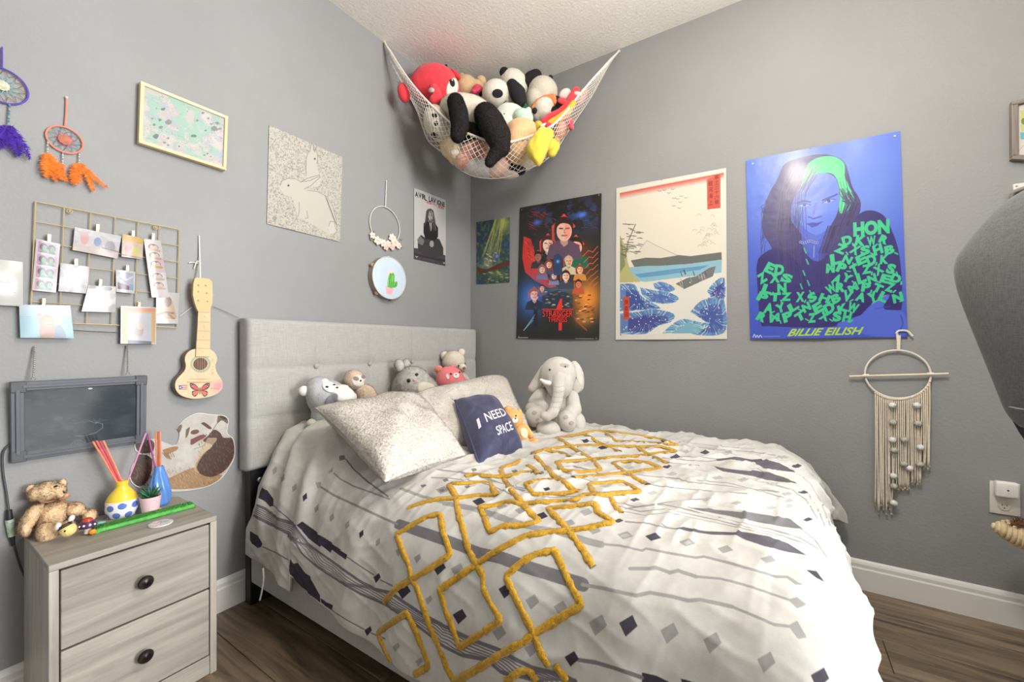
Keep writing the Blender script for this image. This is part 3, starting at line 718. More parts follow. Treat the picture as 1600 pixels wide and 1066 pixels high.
for kk, (cr, pts) in enumerate(TUFT):
    uv = [px2uv(*p) for p in dense(mm(cr, pts), 4)]; C_, N_ = [], []
    for q in uv:
        p, n = on_sheet(*q); C_.append(p); N_.append(n)
    C_ = np.array(C_); N_ = np.array(N_)
    if len(C_) > 6: 
        ker = np.array([.25, .5, .25])
        for c in range(3): C_[1:-1, c] = np.convolve(C_[:, c], ker, 'same')[1:-1]
    T3 = np.gradient(C_, axis=0); T3 /= np.linalg.norm(T3, axis=1, keepdims=True) + 1e-9
    B3 = np.cross(T3, N_); B3 /= np.linalg.norm(B3, axis=1, keepdims=True) + 1e-9
    prof = [(-1.0, -.25), (-.8, .45), (-.35, .8), (.35, .8), (.8, .45), (1.0, -.25)]
    jw = 1 + 0.12 * nr.normal(0, 1, (len(C_), 1))
    Gd = np.stack([C_ + B3 * (0.0094 * a * jw) + N_ * (0.0058 * z) for a, z in prof], 1)
    b = MB(); b.grid(Gd)
    ln = np.linalg.norm(np.diff(C_, axis=0), axis=1).sum(); fuzz(b, int(ln * 5200), 0.0050, 0.0007, jit=0.9, seed=kk, nk=1.0)
    b.build('tufted_line', MT, duvet, smooth=True, ang=60)
tie = [onR(411, 888, 1.548), onR(412, 905, 1.548), onR(409, 925, 1.55), onR(406, 938, 1.55)]
b = MB(); b.tube(smooth_poly(tie, 14), 0.003, 6); b.build('tie_string', M('white_cotton_tie', 'd8d4c8', .9, (200, .3), (60, .05)), duvet)
# ------------------------------------------------------------------ soft things: cushions and plush toys
def mesh_area(mb):
    V = mb.arr(); A = 0
    T = np.array([(f[0], f[k], f[k + 1]) for f in mb.F for k in range(1, len(f) - 1)])
    return np.linalg.norm(np.cross(V[T[:, 1]] - V[T[:, 0]], V[T[:, 2]] - V[T[:, 0]]), axis=1).sum() / 2
def pile(mb, dens, L, w=0.0011, cap=26000, **k):
    return fuzz(mb, int(min(mesh_area(mb) * dens, cap)), L, w, **k)
def cushion(fr, cor, T, n=44, pinch=0.06, lump=0.012, seed=3, ex=2.4, rn=0.0):
    TL, TR, BR, BL = [fr.loc(c) for c in cor]
    nrm = np.cross(TR - TL, TL - BL); nrm /= np.linalg.norm(nrm)
    if nrm[1] > 0: nrm = -nrm
    u, v = np.meshgrid(np.linspace(0, 1, n), np.linspace(0, 1, n), indexing='ij'); a, c = 2 * u - 1, 2 * v - 1
    q_ = 1 - rn * (a * a * c * c) ** 2; a0, c0 = a, c
    us = .5 + .5 * q_ * a * (1 - pinch * (1 - c * c) * a * a); vs = .5 + .5 * q_ * c * (1 - pinch * (1 - a * a) * c * c)
    B = (TL * ((1 - us) * (1 - vs))[..., None] + TR * (us * (1 - vs))[..., None] + BR * (us * vs)[..., None] + BL * ((1 - us) * vs)[..., None])
    h = T / 2 * np.sqrt(np.maximum((1 - np.abs(a) ** ex) * (1 - np.abs(c) ** ex), 0))
    h1 = h * (1 + 0.0) + lump * (fnoise(u * 5, v * 5, seed) - .5) * np.minimum(h / (T * .2), 1)
    mb = MB(); mb.grid(B + nrm * h1[..., None], flip=True); mb.grid(B - nrm * h[..., None])
    uv = np.concatenate([np.stack([u, 1 - v], -1).reshape(-1, 2)] * 2)
    return mb, uv, nrm
MPIL = M('cream_sherpa_fleece', 'dcd5cc', 0.95, (120, 0.8, .006), (14, .06), sheen=0.3)
def fleece_pillow(name, label, cor, T, seed, n=42000, rn=0.0):
    c = np.mean(cor, 0); fr = Fr(c, rayyaw(700))
    mb, uv, nm = cushion(fr, cor, T, n=64, seed=seed, lump=0.022, rn=rn)
    fuzz(mb, n, 0.006, 0.0011, jit=0.9, seed=seed)
    o = mb.build(name, MPIL, None, fr, ang=0)
    return tag(o, label, 'pillow', 'cream fleece pillows on the bed')
P1 = [onL(492, 637, .36), onL(655, 616, .44), onZ(728, 724, .615), onZ(602, 769, .600)]
fleece_pillow('fleece_pillow', 'cream fleece pillow leaning at the front left of the bed, nearest the nightstand', [P1[0], P1[1], P1[2] + np.array([0, 0, .03]), P1[3] + np.array([0, 0, .03])], 0.17, 3)
P2 = [onL(628, 620, .42), onL(789, 583, .56), onZ(842, 692, .605), onZ(690, 724, .60)]
fleece_pillow('fleece_pillow', 'cream fleece pillow standing behind the navy cushion', [P2[0], P2[1], P2[2] + np.array([.0, 0.02, .02]), P2[3] + np.array([0, .09, .02])], 0.16, 5, rn=.10)
# navy cushion with its lettering printed on the front
np_ = Paint(520, 640, (56, 58, 92))
np_.mixn((84, 86, 118), np.clip((vnoise(640, 520, 46, 4, 4) - .5) * 3, 0, 1), .6); np_.mixn((40, 42, 72), np.clip((vnoise(640, 520, 60, 8, 3) - .52) * 4, 0, 1), .6)
NV = [onL(711, 626, .66), onL(768, 623, .68), onZ(817, 712, .605), onZ(748, 733, .605)]
nfr = Fr(np.mean(NV, 0), rayyaw(760))
def navy_uv(x, y):
    q = [nfr.loc(c) for c in NV]; d = ray(x, y); nl = np.cross(q[1] - q[0], q[0] - q[3]); dl = np.array([d @ nfr.ex, d @ nfr.ey, d[2]]); cl = nfr.loc(CAM)
    off = nl / np.linalg.norm(nl) * (-1 if nl[1] > 0 else 1) * 0.06
    p = cl + dl * (((q[0] + off - cl) @ nl) / (dl @ nl)) - off; a, b_, c_, d_ = q
    u = v = .5
    for _ in range(12):
        f = a * (1 - u) * (1 - v) + b_ * u * (1 - v) + c_ * u * v + d_ * (1 - u) * v - p
        J = np.stack([(b_ - a) * (1 - v) + (c_ - d_) * v, (d_ - a) * (1 - u) + (c_ - b_) * u], 1); s = np.linalg.lstsq(J, -f, rcond=None)[0]; u += s[0]; v += s[1]
    return (u, v)
np_.mp = navy_uv; np_.cv = (660, 530, 5.075)
np_.text('I', (434, 655), (447, 650), (458, 728), (226, 222, 228), 0.012); np_.text('NEED', (476, 632), (630, 589), (504, 708), (226, 222, 228), 0.012); np_.text('SPACE', (564, 762), (684, 716), (596, 826), (226, 222, 228), 0.012)
np_.cv = None; np_.mp = None
for k in range(170): np_.ell((rnd.random(), rnd.random()), (.0016, .0014), (150, 148, 168), alpha=.7)
mb, uv, nm = cushion(nfr, [NV[0], NV[1], NV[2] + np.array([0, 0, .02]), NV[3] + np.array([0, 0, .02])], 0.15, 50, 0.03, 0.012, 8, ex=3.4)
MNV = PM('navy_velvet_print', np_, 0.75, (90, .35, .004)); MNV.node_tree.nodes['Principled BSDF'].inputs['Sheen Weight'].default_value = 0.25
nav = mb.build('velvet_cushion', MNV, None, nfr, ang=0, uv=uv)
tag(nav, 'navy velvet cushion with white lettering, leaning on the pillows', 'cushion')
V_ = [nfr.loc(c) for c in NV]; V_[2] = V_[2] + np.array([0, 0, .02]); V_[3] = V_[3] + np.array([0, 0, .02])
ring = []
for a_, b_ in zip(V_, V_[1:] + V_[:1]):
    for t in np.linspace(0, 1, 12, endpoint=False):
        p = a_ * (1 - t) + b_ * t; ctr = sum(V_) / 4; ring.append(p + (ctr - p) * 0.045 * (1 - (2 * t - 1) ** 2))
b = MB(); b.tube(np.array(ring), 0.005, 7, closed=True); b.build('piping', M('navy_piping', '4a4c72', .7, (200, .3), (80, .1)), nav)

def fur(name, col, var=0.08, b=0.5): return M(name, col, 0.95, (240, b, .003), (26, var), sheen=0.25)
BEAD = M('black_bead', '141316', 0.18, var=(30, .1)); EYEW = M('white_felt', 'eeeae4', .85, (200, .2), (40, .03)); NOSE = M('dark_brown_thread', '3b2d2b', .7, (200, .3), (60, .1)); PINKN = M('pink_felt', 'e5a5a8', .85, (200, .2), (40, .04)); BLKF = M('black_felt', '201e22', .92, (240, .4, .003), (40, .15))
class Plush:
    def __init__(s, name, label, fr, cat='plush toy', group=None):
        s.fr = fr; s.root = thing(name, label, cat, fr, group); s.geo = []
    def e(s, px, py, rx, ry, t=0.0, rz=None, rot=0.0, ee=2.0):
        c = s.fr.pt(px, py, t); sx, sz = s.fr.sc(px, py, t)
        a, d = rx * sx, ry * sz
        return dict(c=c, r=(a, rz if rz else 0.9 * min(a, d) if rz is None else rz, d), R=rotm(ry=math.radians(rot)), e=ee)
    def chain(s, pts, n=6):
        """pts: (px,py,r_px,t) joined by a run of balls."""
        out = []
        for p, q in zip(pts[:-1], pts[1:]):
            for k in range(n + (q is pts[-1])):
                f = k / n; v = [p[i] * (1 - f) + q[i] * f for i in range(4)]; out.append(s.e(v[0], v[1], v[2], v[2], v[3]))
        return out
    def part(s, name, mat, ells, dens=0, L=.004, parent=None, vox=None, keep=True, seed=1, cap=9000, w=.0011, droop=0.0, sm=4, nk=.7):
        mb = MB()
        for q in ells: mb.ell(q['c'], q['r'], q['R'], nu=20, nv=12, e=q['e'])
        if len(ells) > 1:
            r = max(max(q['r']) for q in ells); mb = remesh(mb, vox or max(r / 9, .0035), sm)
        if keep: s.geo.append((mb.arr(), list(mb.F)))
        if dens: pile(mb, dens, L, w, cap, seed=seed, droop=droop, nk=nk)
        o = mb.build(name, mat, parent or s.root, ang=0 if not dens else 70)
        s.bvh = None; return o
    def hit(s, px, py):
        if s.bvh is None:
            V, F, n = [], [], 0
            for v, f in s.geo: V.append(v); F += [tuple(i + n for i in q) for q in f]; n += len(v)
            s.bvh = BVHTree.FromPolygons([tuple(v) for v in np.vstack(V)], F)
        d = ray(px, py); dl = np.array([d @ s.fr.ex, d @ s.fr.ey, d[2]])
        h = s.bvh.ray_cast(Vector(s.fr.loc(CAM)), Vector(dl / np.linalg.norm(dl)))
        if h[0] is None: return None
        n = np.array(h[1]); n = -n if n @ dl > 0 else n
        return np.array(h[0]), n
    def dot(s, name, px, py, rx, ry, mat, rot=0.0, th=0.5, parent=None, lift=0.0):
        h = s.hit(px, py)
        if h is None: return None
        p, n = h; sx, sz = s.fr.sc(px, py, p[1]); y = -n; x = np.cross(y, [0, 0, 1.0]); x /= np.linalg.norm(x) + 1e-9; z = np.cross(x, y)
        R = np.stack([x, y, z], 1) @ rotm(ry=math.radians(rot)); a, d = rx * sx, ry * sz
        b = MB(); b.ell(p + n * lift, (a, min(a, d) * th, d), R, nu=14, nv=8); return b.build(name, mat, parent or s.root)
    def patch(s, name, px, py, rx, ry, mat, rot=0.0, lift=0.0018, parent=None, dens=0, L=.003):
        cr, sr = math.cos(math.radians(rot)), math.sin(math.radians(rot)); nr_, na = 6, 22; G = []
        h0 = s.hit(px, py)
        if h0 is None: return None
        G.append([h0[0] + h0[1] * lift * 1.3] * na)
        for i in range(1, nr_ + 1):
            row = []
            for j in range(na):
                a = 2 * math.pi * j / na; f = i / nr_; x, y = math.cos(a) * rx * f, math.sin(a) * ry * f
                h = s.hit(px + x * cr - y * sr, py + x * sr + y * cr)
                if h is None or abs(h[0][1] - h0[0][1]) > .12: row.append(np.array(G[-1][j]))
                else: row.append(h[0] + h[1] * (lift * (1.3 if i < nr_ else -.6)))
            G.append(row)
        G = np.array([r + r[:1] for r in G]); b = MB(); b.grid(G)
        if dens: pile(b, dens, L, cap=3000)
        return b.build(name, mat, parent or s.root, ang=60)
    def ring(s, name, pts, w, mat, parent=None, lift=.001):
        out = []
        for p in pts:
            h = s.hit(*p)
            if h is not None: out.append(h[0] + h[1] * lift)
        if len(out) > 1:
            b = MB(); b.tube(np.array(out), w, 6); return b.build(name, mat, parent or s.root)

# -- toys in a row behind the pillows
p = Plush('raccoon_plush', 'grey and white plush raccoon slumped at the left end of the headboard', FP(onL(515, 622, .205), 515))
GR = fur('grey_plush_fleece', 'bababd'); WH = fur('white_plush_fleece', 'e9e5df', .04); CR = fur('cream_plush_fleece', 'ded6c3', .06)
p.part('body', GR, [p.e(512, 622, 34, 29, 0, .085, 28), p.e(534, 620, 24, 18, -.02, .08, 25), p.e(498, 612, 22, 24, 0, .07), p.e(503, 648, 17, 22, 0, .06, 20)], 60000, .003)
p.patch('belly', 539, 617, 21, 16, WH, 27, .004)
p.part('ear', WH, [p.e(475, 611, 9, 8, -.02, .02, 20)]); p.part('ear', WH, [p.e(507, 597, 7, 5.5, -.03, .02)])
p.patch('face_patch', 515, 606, 14, 8.5, WH, 25, .006); p.patch('mask_stripe', 519, 624, 13, 7, M('slate_felt', '85858c', .9, (200, .3), (40, .05)), -35, .008)
p.dot('eye', 511, 606.5, 2.8, 1.8, BEAD, 10, lift=.008); p.dot('eye', 521, 603.5, 2.4, 1.6, BEAD, 10, lift=.008); p.dot('nose', 527, 608, 2.2, 1.6, NOSE, lift=.008)
p.part('foot', CR, [p.e(489, 661, 10, 7, -.03, .03)]); p.part('foot', GR, [p.e(500, 662, 8, 7, -.04, .03)])
p = Plush('sloth_plush', 'brown plush sloth with a pale face sitting between raccoon and grey plush', FP(onL(562, 605, .19), 562))
SL = fur('brown_sloth_fleece', 'd6bfa6', .10); SL2 = fur('beige_sloth_fur', 'dcc6ac', .12)
p.part('head', SL, [p.e(553, 594, 17, 16, 0, .055)], 80000, .004)
p.part('body', SL2, [p.e(572, 620, 18, 22, .0, .055, -35), p.e(585, 636, 20, 16, 0, .05)], 90000, .008, w=.0013)
fc = p.patch('face', 560, 595, 12, 10, M('pale_face_felt', 'e8dfd2', .9, (200, .3), (40, .05)), 0, .003)
p.patch('eye_patch', 556, 592, 5, 3.4, M('taupe_felt', '8d817a', .9, (200, .3), (40, .05)), 25, .005); p.patch('eye_patch', 566, 589.5, 3.5, 2.6, M('taupe_felt', '8d817a'), 30, .005)
p.dot('eye', 557, 591.5, 1.8, 1.8, BEAD, lift=.004); p.dot('eye', 566, 589, 1.6, 1.6, BEAD, lift=.004); p.dot('nose', 563, 595, 2.4, 1.7, BEAD, lift=.002)
p.part('arm', SL2, p.chain([(592, 640, 7, -.02), (604, 634, 5, -.03)]), 80000, .006); p.part('claw', M('grey_felt_claw', 'a3a09d', .9, (200, .3), (40, .05)), p.chain([(601, 622, 3, -.03), (609, 618, 2, -.03)], 3)); p.part('claw', M('grey_felt_claw', 'a3a09d'), p.chain([(604, 626, 3, -.03), (616, 621, 2, -.03)], 3))
p = Plush('grey_animal_plush', 'round grey fluffy plush animal with round ears and cream belly against the headboard', FP(onL(646, 604, .21), 646))
GF = fur('grey_fluffy_fur', 'c9c6bf', .14)
p.part('body', GF, [p.e(645, 601, 29, 29, 0, .085), p.e(655, 612, 31, 27, 0, .085), p.e(628, 608, 16, 24, .01, .06)], 110000, .008, cap=14000, w=.0013)
p.part('ear', GF, [p.e(624, 572, 8, 10, 0, .03, -10)], 90000, .007); p.part('ear', GF, [p.e(634, 570, 7, 9, .03, .03, 10)], 90000, .007)
p.patch('belly', 668, 610, 19, 13, CR, 25, .006, dens=60000); p.dot('eye', 639, 595, 3, 3, BEAD, lift=.004); p.dot('eye', 651, 586, 2.6, 2.6, BEAD, lift=.004); p.dot('nose', 648, 594, 3, 2, PINKN, lift=.005)
p = Plush('cream_bear_plush', 'cream plush bear peeking over the pink plush at the right end of the headboard', FP(onL(712, 575, .172), 712))
BR_ = fur('cream_bear_fur', 'eae0ce', .06)
p.part('head', BR_, [p.e(709, 565, 18, 17, 0, .05)], 90000, .006); p.part('ear', BR_, [p.e(695, 556, 7, 7, .01, .02)], 80000, .005); p.part('ear', BR_, [p.e(721, 551, 6, 6.5, .01, .02)], 80000, .005)
p.part('body', BR_, [p.e(722, 603, 16, 26, .01, .055, -20)], 90000, .006); p.part('muzzle', BR_, [p.e(722, 574, 7, 6.5, -.04, .025)], 80000, .004)
p.dot('eye', 717, 572, 1.6, 1.6, BEAD, lift=.003); p.dot('eye', 726, 568.5, 1.4, 1.4, BEAD, lift=.004); p.dot('nose', 725, 575, 2.6, 1.9, M('brown_nose_felt', '8c6a58', .8, (200, .3), (40, .05)), lift=.003)
p = Plush('pink_animal_plush', 'coral pink round plush animal in front of the cream bear', FP(onL(705, 596, .22), 705))
PK = fur('coral_pink_plush', 'f4868a', .05)
p.part('body', PK, [p.e(703, 593, 23, 21, 0, .06, 15), p.e(712, 604, 22, 17, 0, .06)], 60000, .0025)
p.part('ear', PK, [p.e(685, 577, 7, 6, 0, .02, -20)]); p.patch('inner_ear', 686, 577.5, 4.6, 4, M('orange_felt', 'c98a62', .9, (200, .3), (40, .05)), -20, .002); p.part('ear', PK, [p.e(707, 573, 4, 3.5, .01, .02)])
p.patch('muzzle', 712.5, 587, 5.5, 4.5, EYEW, 0, .004); p.dot('nose', 712, 585.8, 1.5, 1.1, BEAD, lift=.004); p.dot('eye', 704.5, 584.5, 1.7, 1.7, BEAD, lift=.001); p.dot('eye', 718, 582, 1.5, 1.5, BEAD, lift=.001); p.patch('cheek_patch', 699.5, 588.5, 2.4, 4.5, EYEW, -15, .002); p.patch('paw_patch', 717, 601, 8, 4.5, M('tan_plush', 'b98c73', .9, (200, .3), (40, .05)), -25, .002)

# -- elephant and small orange bear on the duvet
ed_ = 2.08
p = Plush('elephant_plush', 'large pale grey plush elephant sitting on the bed against the right wall', FD(865, 640, ed_))
EL = fur('pale_grey_elephant_velour', 'c9c4bc', .07, .35); ELD = M('grey_toe_felt', 'a9a59d', .9, (200, .3), (40, .05))
p.part('body', EL, [p.e(868, 635, 33, 38, .05, .10), p.e(868, 655, 36, 26, .05, .10)], 30000, .0022)
p.part('head', EL, [p.e(872, 585, 29, 28, -.02, .085), p.e(874, 600, 22, 24, -.05, .07)], 30000, .0022)
p.part('ear', EL, p.chain([(852, 578, 9, .0), (842, 596, 10, .01), (832, 607, 7, .0)]), 30000, .0022); p.part('ear', EL, [p.e(901, 588, 12, 26, .02, .022, -12), p.e(899, 600, 11, 18, .01, .02, 0)], 30000, .0022)
p.patch('inner_ear', 905, 586, 5, 20, M('light_grey_ear_lining', 'cfcbc4', .9, (200, .3), (40, .04)), -12, .002)
p.part('trunk', EL, p.chain([(874, 592, 12, -.09), (873, 612, 9.5, -.13), (869, 632, 8.5, -.15), (864, 645, 8.5, -.17), (855, 651, 7.5, -.18), (850, 650, 6.5, -.18)]), 30000, .002)
p.part('arm', EL, p.chain([(845, 618, 12, .0), (836, 629, 11, -.03), (846, 636, 11, -.05)]), 30000, .002); p.part('arm', EL, p.chain([(893, 622, 12, .0), (897, 640, 12, -.04), (889, 648, 11, -.06)]), 30000, .002)
p.part('leg', EL, [p.e(838, 651, 18, 17, -.09, .05, 20), p.e(834, 640, 14, 14, -.03, .06)], 30000, .002); p.part('leg', EL, [p.e(857, 671, 19, 13.5, -.14, .05)], 30000, .002)
p.part('leg', EL, [p.e(886, 658, 15, 17, -.12, .05, -15), p.e(890, 650, 13, 14, -.05, .05)], 30000, .002); p.part('leg', EL, [p.e(902, 661, 13, 17, -.03, .05)], 30000, .002)
p.part('tusk', M('white_tusk_felt', 'ece8e0', .85, (200, .2), (40, .03)), p.chain([(858, 599, 4.2, -.11), (851, 597, 3.6, -.13), (845, 593.5, 2.2, -.14)], 3))
for x, y, r in ((835, 645, 4), (884, 652, 4.2), (893, 661, 4), (840, 656, 3)): p.patch('toe_pad', x, y, r, r * .85, ELD, 0, .002)
p.dot('eye', 883, 573, 2.2, 1.8, NOSE); p.dot('eye', 859, 578, 2.0, 1.6, NOSE); p.patch('eye_patch', 882, 571, 8, 3.5, ELD, 8, .0015)
for yy in (603, 611, 619, 627, 635): p.ring('trunk_crease', [(863 + (0 if yy < 620 else -3) + x, yy + 2 * math.sin(x / 6.0)) for x in range(1, 20, 2)], .0011, ELD, lift=.0)
p = Plush('orange_bear_plush', 'small orange plush bear tucked beside the navy cushion', FD(808, 675, 1.80))
OB = fur('apricot_plush', 'eab26f', .06)
p.part('head', OB, [p.e(800, 655, 18, 16, 0, .045, 20)], 60000, .003); p.part('ear', OB, [p.e(794, 640, 7, 5.5, .01, .018)], 50000, .003); p.part('ear', OB, [p.e(811, 644, 4.5, 5, .02, .018)], 50000, .003)
p.part('body', OB, [p.e(815, 680, 15, 20, 0, .045, -20), p.e(822, 690, 14, 12, 0, .045)], 60000, .003)
p.part('arm', OB, p.chain([(820, 668, 6, -.01), (829, 680, 5, -.03)]), 50000, .003); p.part('leg', OB, p.chain([(826, 692, 8, -.02), (836, 690, 5.5, -.04)]), 50000, .003); p.part('leg', OB, p.chain([(816, 698, 8, -.02), (824, 704, 6, -.05)]), 50000, .003)
p.patch('muzzle', 804.5, 656.5, 5, 4.6, EYEW, 0, .003); p.dot('nose', 805, 654.2, 1.6, 1.2, BEAD, lift=.004); p.dot('eye', 797.5, 657.5, 1.6, 1.6, BEAD); p.dot('eye', 806, 650, 1.4, 1.4, BEAD, lift=.001); p.patch('tummy_patch', 819, 677, 6.5, 9, M('pale_yellow_felt', 'f2e3bd', .9, (200, .3), (40, .03)), -20, .002)
# ------------------------------------------------------------------ the nightstand and what stands on it
MN = wood('grey_ash_laminate', '8b857b', 'b5afa4', scale=(2.2, 26, 26), rough=0.5, wave=1.1, bumpd=.0003, pos=(.3, .7))
MNV_ = wood('grey_ash_laminate_upright', '8b857b', 'b5afa4', scale=(26, 26, 2.2), rough=0.5, wave=1.1, bumpd=.0003, pos=(.3, .7))
NX0, NX1, NY0, NY1, NH = -2.083, -1.718, -0.335, -0.022, 0.500
nf = Fr((NX0 / 2 + NX1 / 2, (NY0 + NY1) / 2, 0), 0.0)
ns = thing('nightstand', 'grey wood-grain nightstand with two drawers and dark round knobs beside the bed', 'nightstand', nf)
W_, D_ = NX1 - NX0, NY1 - NY0
def nbox(name, c, d, m, parent=None, bev=.0012):
    b = MB(); b.box((0, 0, 0), d, bev); o = b.build(name, m, parent or ns, smooth=False); o.location = c; return o
nbox('top', (0, 0, NH - .008), (W_, D_, .016), MN)
nbox('side_panel', (-W_ / 2 + .009, 0, (NH - .0165) / 2), (.018, D_, NH - .0165), MNV_); nbox('side_panel', (W_ / 2 - .009, 0, (NH - .0165) / 2), (.018, D_, NH - .0165), MNV_)
nbox('back_panel', (0, D_ / 2 - .005, NH / 2), (W_ - .04, .008, NH - .04), MN); nbox('plinth', (0, -D_ / 2 + .012, .030), (W_ - .037, .018, .058), MN)
MKN = M('dark_bronze_knob', '3a3431', .32, (60, .1), (50, .15), metal=.85)
for z0, z1 in ((.278, .478), (.065, .272)):
    dr = nbox('drawer', (0, -D_ / 2 + .0095, (z0 + z1) / 2), (W_ - .042, .018, z1 - z0), MN, bev=.0015)
    b = MB(); b.lathe([(0.0, 0), (.007, 0), (.006, .008), (.010, .012), (.0165, .015), (.0185, .019), (.0165, .023), (.011, .0225), (.006, .0245), (.0, .0255)], n=22, R=rotm(rx=math.pi / 2))
    k = b.build('knob', MKN, dr); k.location = (0, -.0088, .0)
    b = MB(); b.box((0, 0, 0), (W_ - .05, D_ - .06, (z1 - z0) * .7), 0); q = b.build('drawer_box', MN, dr, smooth=False); q.location = (0, D_ / 2 - .005, -.01)
NT = NH
def onN(x, y, dz=0.0): return onZ(x, y, NT + dz)
# teddy bear
p = Plush('teddy_bear', 'honey brown teddy bear with a bow sitting at the left of the nightstand', FD(72, 805, float((np.array(onN(80, 836)) - CAM) @ VD) + .02))
TB = fur('honey_teddy_fur', 'ecca9e', .10)
def cv(x, y): return 20 + x / 8.886, 740 + y / 8.886
def E_(x, y, rx, ry, t=0, rz=None, rot=0): u = cv(x, y); return p.e(u[0], u[1], rx / 8.886, ry / 8.886, t, rz, rot)
p.part('body', TB, [E_(540, 590, 220, 200, .0, .05), E_(600, 480, 170, 110, .0, .04), E_(480, 700, 190, 130, 0, .05)], 120000, .0062, w=.0011, nk=1.1)
p.part('head', TB, [E_(470, 250, 190, 130, -.005, .042, -6), E_(330, 270, 130, 110, .0, .035, 15), E_(620, 250, 130, 100, -.02, .035, 5), E_(660, 285, 70, 62, -.035, .028)], 120000, .0062, w=.0011, nk=1.1)
p.part('ear', TB, [E_(250, 230, 75, 70, .005, .014)], 120000, .005, w=.001); p.part('ear', TB, [E_(690, 140, 60, 60, .01, .014)], 120000, .005, w=.001)
p.part('arm', TB, [E_(230, 640, 130, 210, -.02, .03, 22), E_(180, 770, 95, 110, -.03, .03), E_(360, 500, 110, 110, .0, .03)], 120000, .0062, w=.0011, nk=1.1)
p.part('arm', TB, [E_(860, 500, 150, 90, .0, .03, 28), E_(1060, 590, 110, 90, -.005, .03, 10)], 120000, .0062, w=.0011, nk=1.1)
p.part('leg', TB, [E_(470, 830, 160, 145, -.06, .03, -10), E_(500, 790, 140, 110, -.03, .03)], 120000, .0062, w=.0011, nk=1.1)
p.part('leg', TB, [E_(740, 760, 140, 100, -.03, .03, 15)], 120000, .0062, w=.0011, nk=1.1)
p.dot('eye', *cv(597, 188), 3.2, 2.5, BEAD, lift=.002); p.dot('nose', *cv(705, 265), 3, 3, NOSE, lift=.001)
BW = M('brown_satin_ribbon', '9b7560', .35, (120, .2), (60, .2)); bow = p.dot('bow', *cv(640, 355), 4.5, 3.2, BW, lift=.004)
b = MB()
for pts in ([(380, 390), (470, 400), (560, 380), (650, 350)], [(650, 350), (720, 310), (770, 300)], [(650, 350), (740, 400), (820, 415), (900, 440)]):
    Q = np.array([p.fr.pt(*cv(*q), -.062 + .012 * i) for i, q in enumerate(pts)]); b.tube(smooth_poly(Q, 12), .0024, 6)
b.build('ribbon', BW, p.root); BWL = M('satin_bow_loop', 'b98d6d', .35, (120, .2), (60, .15))
b = MB(); b.ell(p.fr.pt(*cv(725, 320), -.05), (.012, .005, .008), rotm(ry=-.5)); b.build('bow_loop', BWL, p.root)
# bee
p = Plush('bee_plush', 'small pale yellow plush bee with white wings beside the teddy bear', FP(onN(112, 833, .022), 103))
def cv(x, y): return 20 + x / 8.886, 740 + y / 8.886
YB = fur('pale_yellow_plush', 'ecd489', .05); p.part('body', YB, [E_(765, 780, 130, 90, 0, .022, -20)], 90000, .002)
p.part('wing', WH, [E_(625, 735, 48, 50, .0, .008, 20)]); p.part('wing', WH, [E_(815, 625, 48, 46, .0, .008, 20)])
for o in (0, 1, 2): p.ring('stripe', [(cv(640 + x * 1.0, 775 - x * .52 - o * 17 + 14)) for x in range(0, 190, 14)], .0013, BLKF)
p.dot('eye', *cv(722, 803), 1.7, 1.7, BEAD)
# mushroom figurine
q0 = onN(137, 836); f = FP(q0, 133); mh = thing('mushroom_figurine', 'tiny glazed mushroom figurine with a red and purple cap on the green grass strip', 'figurine', f)
r_ = .0165
b = MB(); b.lathe([(.006, .004), (.0085, .006), (.0075, .016), (.006, .026)], n=14); b.build('stem', M('cream_glaze', 'd9cfb8', .3, None, (60, .06)), mh)
b = MB(); b.lathe([(.004, .022), (.019, .023), (.0205, .028), (.017, .036), (.012, .041)], n=20); b.build('cap_rim', M('purple_glaze', '4b3157', .25, None, (40, .15)), mh)
b = MB(); b.lathe([(.0125, .040), (.011, .045), (.007, .049), (.001, .0505)], n=20); b.build('cap_top', M('red_glaze', 'b4412c', .25, None, (40, .1)), mh)
for a in (-150, -115, -75, -40): b = MB(); b.ell((.0185 * math.cos(math.radians(a)), .0185 * math.sin(math.radians(a)), .0305 + .002 * (a % 2)), (.003, .003, .003)); b.build('spot', EYEW, mh)
b = MB(); b.ell((.010, -.014, .010), (.0085, .006, .0075)); b.build('flower', M('orange_glaze', 'e58a24', .3, None, (50, .1)), mh)
# the strip of artificial grass
ga, gb = onN(140, 835), onN(302, 792); u = gb - ga; L = np.linalg.norm(u); f = Fr((ga + gb) / 2, math.atan2(u[1], u[0]))
b = MB(); b.box((0, .006, .006), (L, .042, .011), .003); mgb = M('green_moss_mat', '6cc862', .95, (300, .5, .002), (60, .2))
fuzz(b, 14000, .0055, .0010, jit=1.0, seed=4); gs = tag(b.build('grass_strip', mgb, None, f, ang=60), 'bright green artificial grass strip lying across the nightstand top', 'grass strip')
# small trinkets at the strip
def pebble(name, label, cat, x, y, r, col, dz=0.0, e=(1, 1, .6)):
    f = FP(onN(x, y, dz), x); b = MB(); b.ell((0, 0, r * e[2]), (r * e[0], r * e[1], r * e[2])); b.ell((r * .3, 0, r * e[2] * 1.2), (r * .6, r * .6, r * e[2] * .7))
    return tag(remesh(b, r / 6, 2).build(name, M(col[0], col[1], .3, None, (60, .12)), None, f, ang=0), label, cat)
pebble('orange_trinket', 'tiny orange trinket at the foot of the pink pot', 'trinket', 249, 797, .006, ('orange_trinket_glaze', 'e0914b'), .0075)
pebble('silver_trinket', 'tiny dark and silver trinket on the middle of the grass strip', 'trinket', 206, 815, .005, ('silver_trinket_glaze', '77797c'), .0075)
pebble('blue_trinket', 'pale turquoise trinket at the left end of the grass strip', 'trinket', 156, 820, .009, ('turquoise_trinket_glaze', '8cc7cf'), 0.0, (1.5, .6, .5))
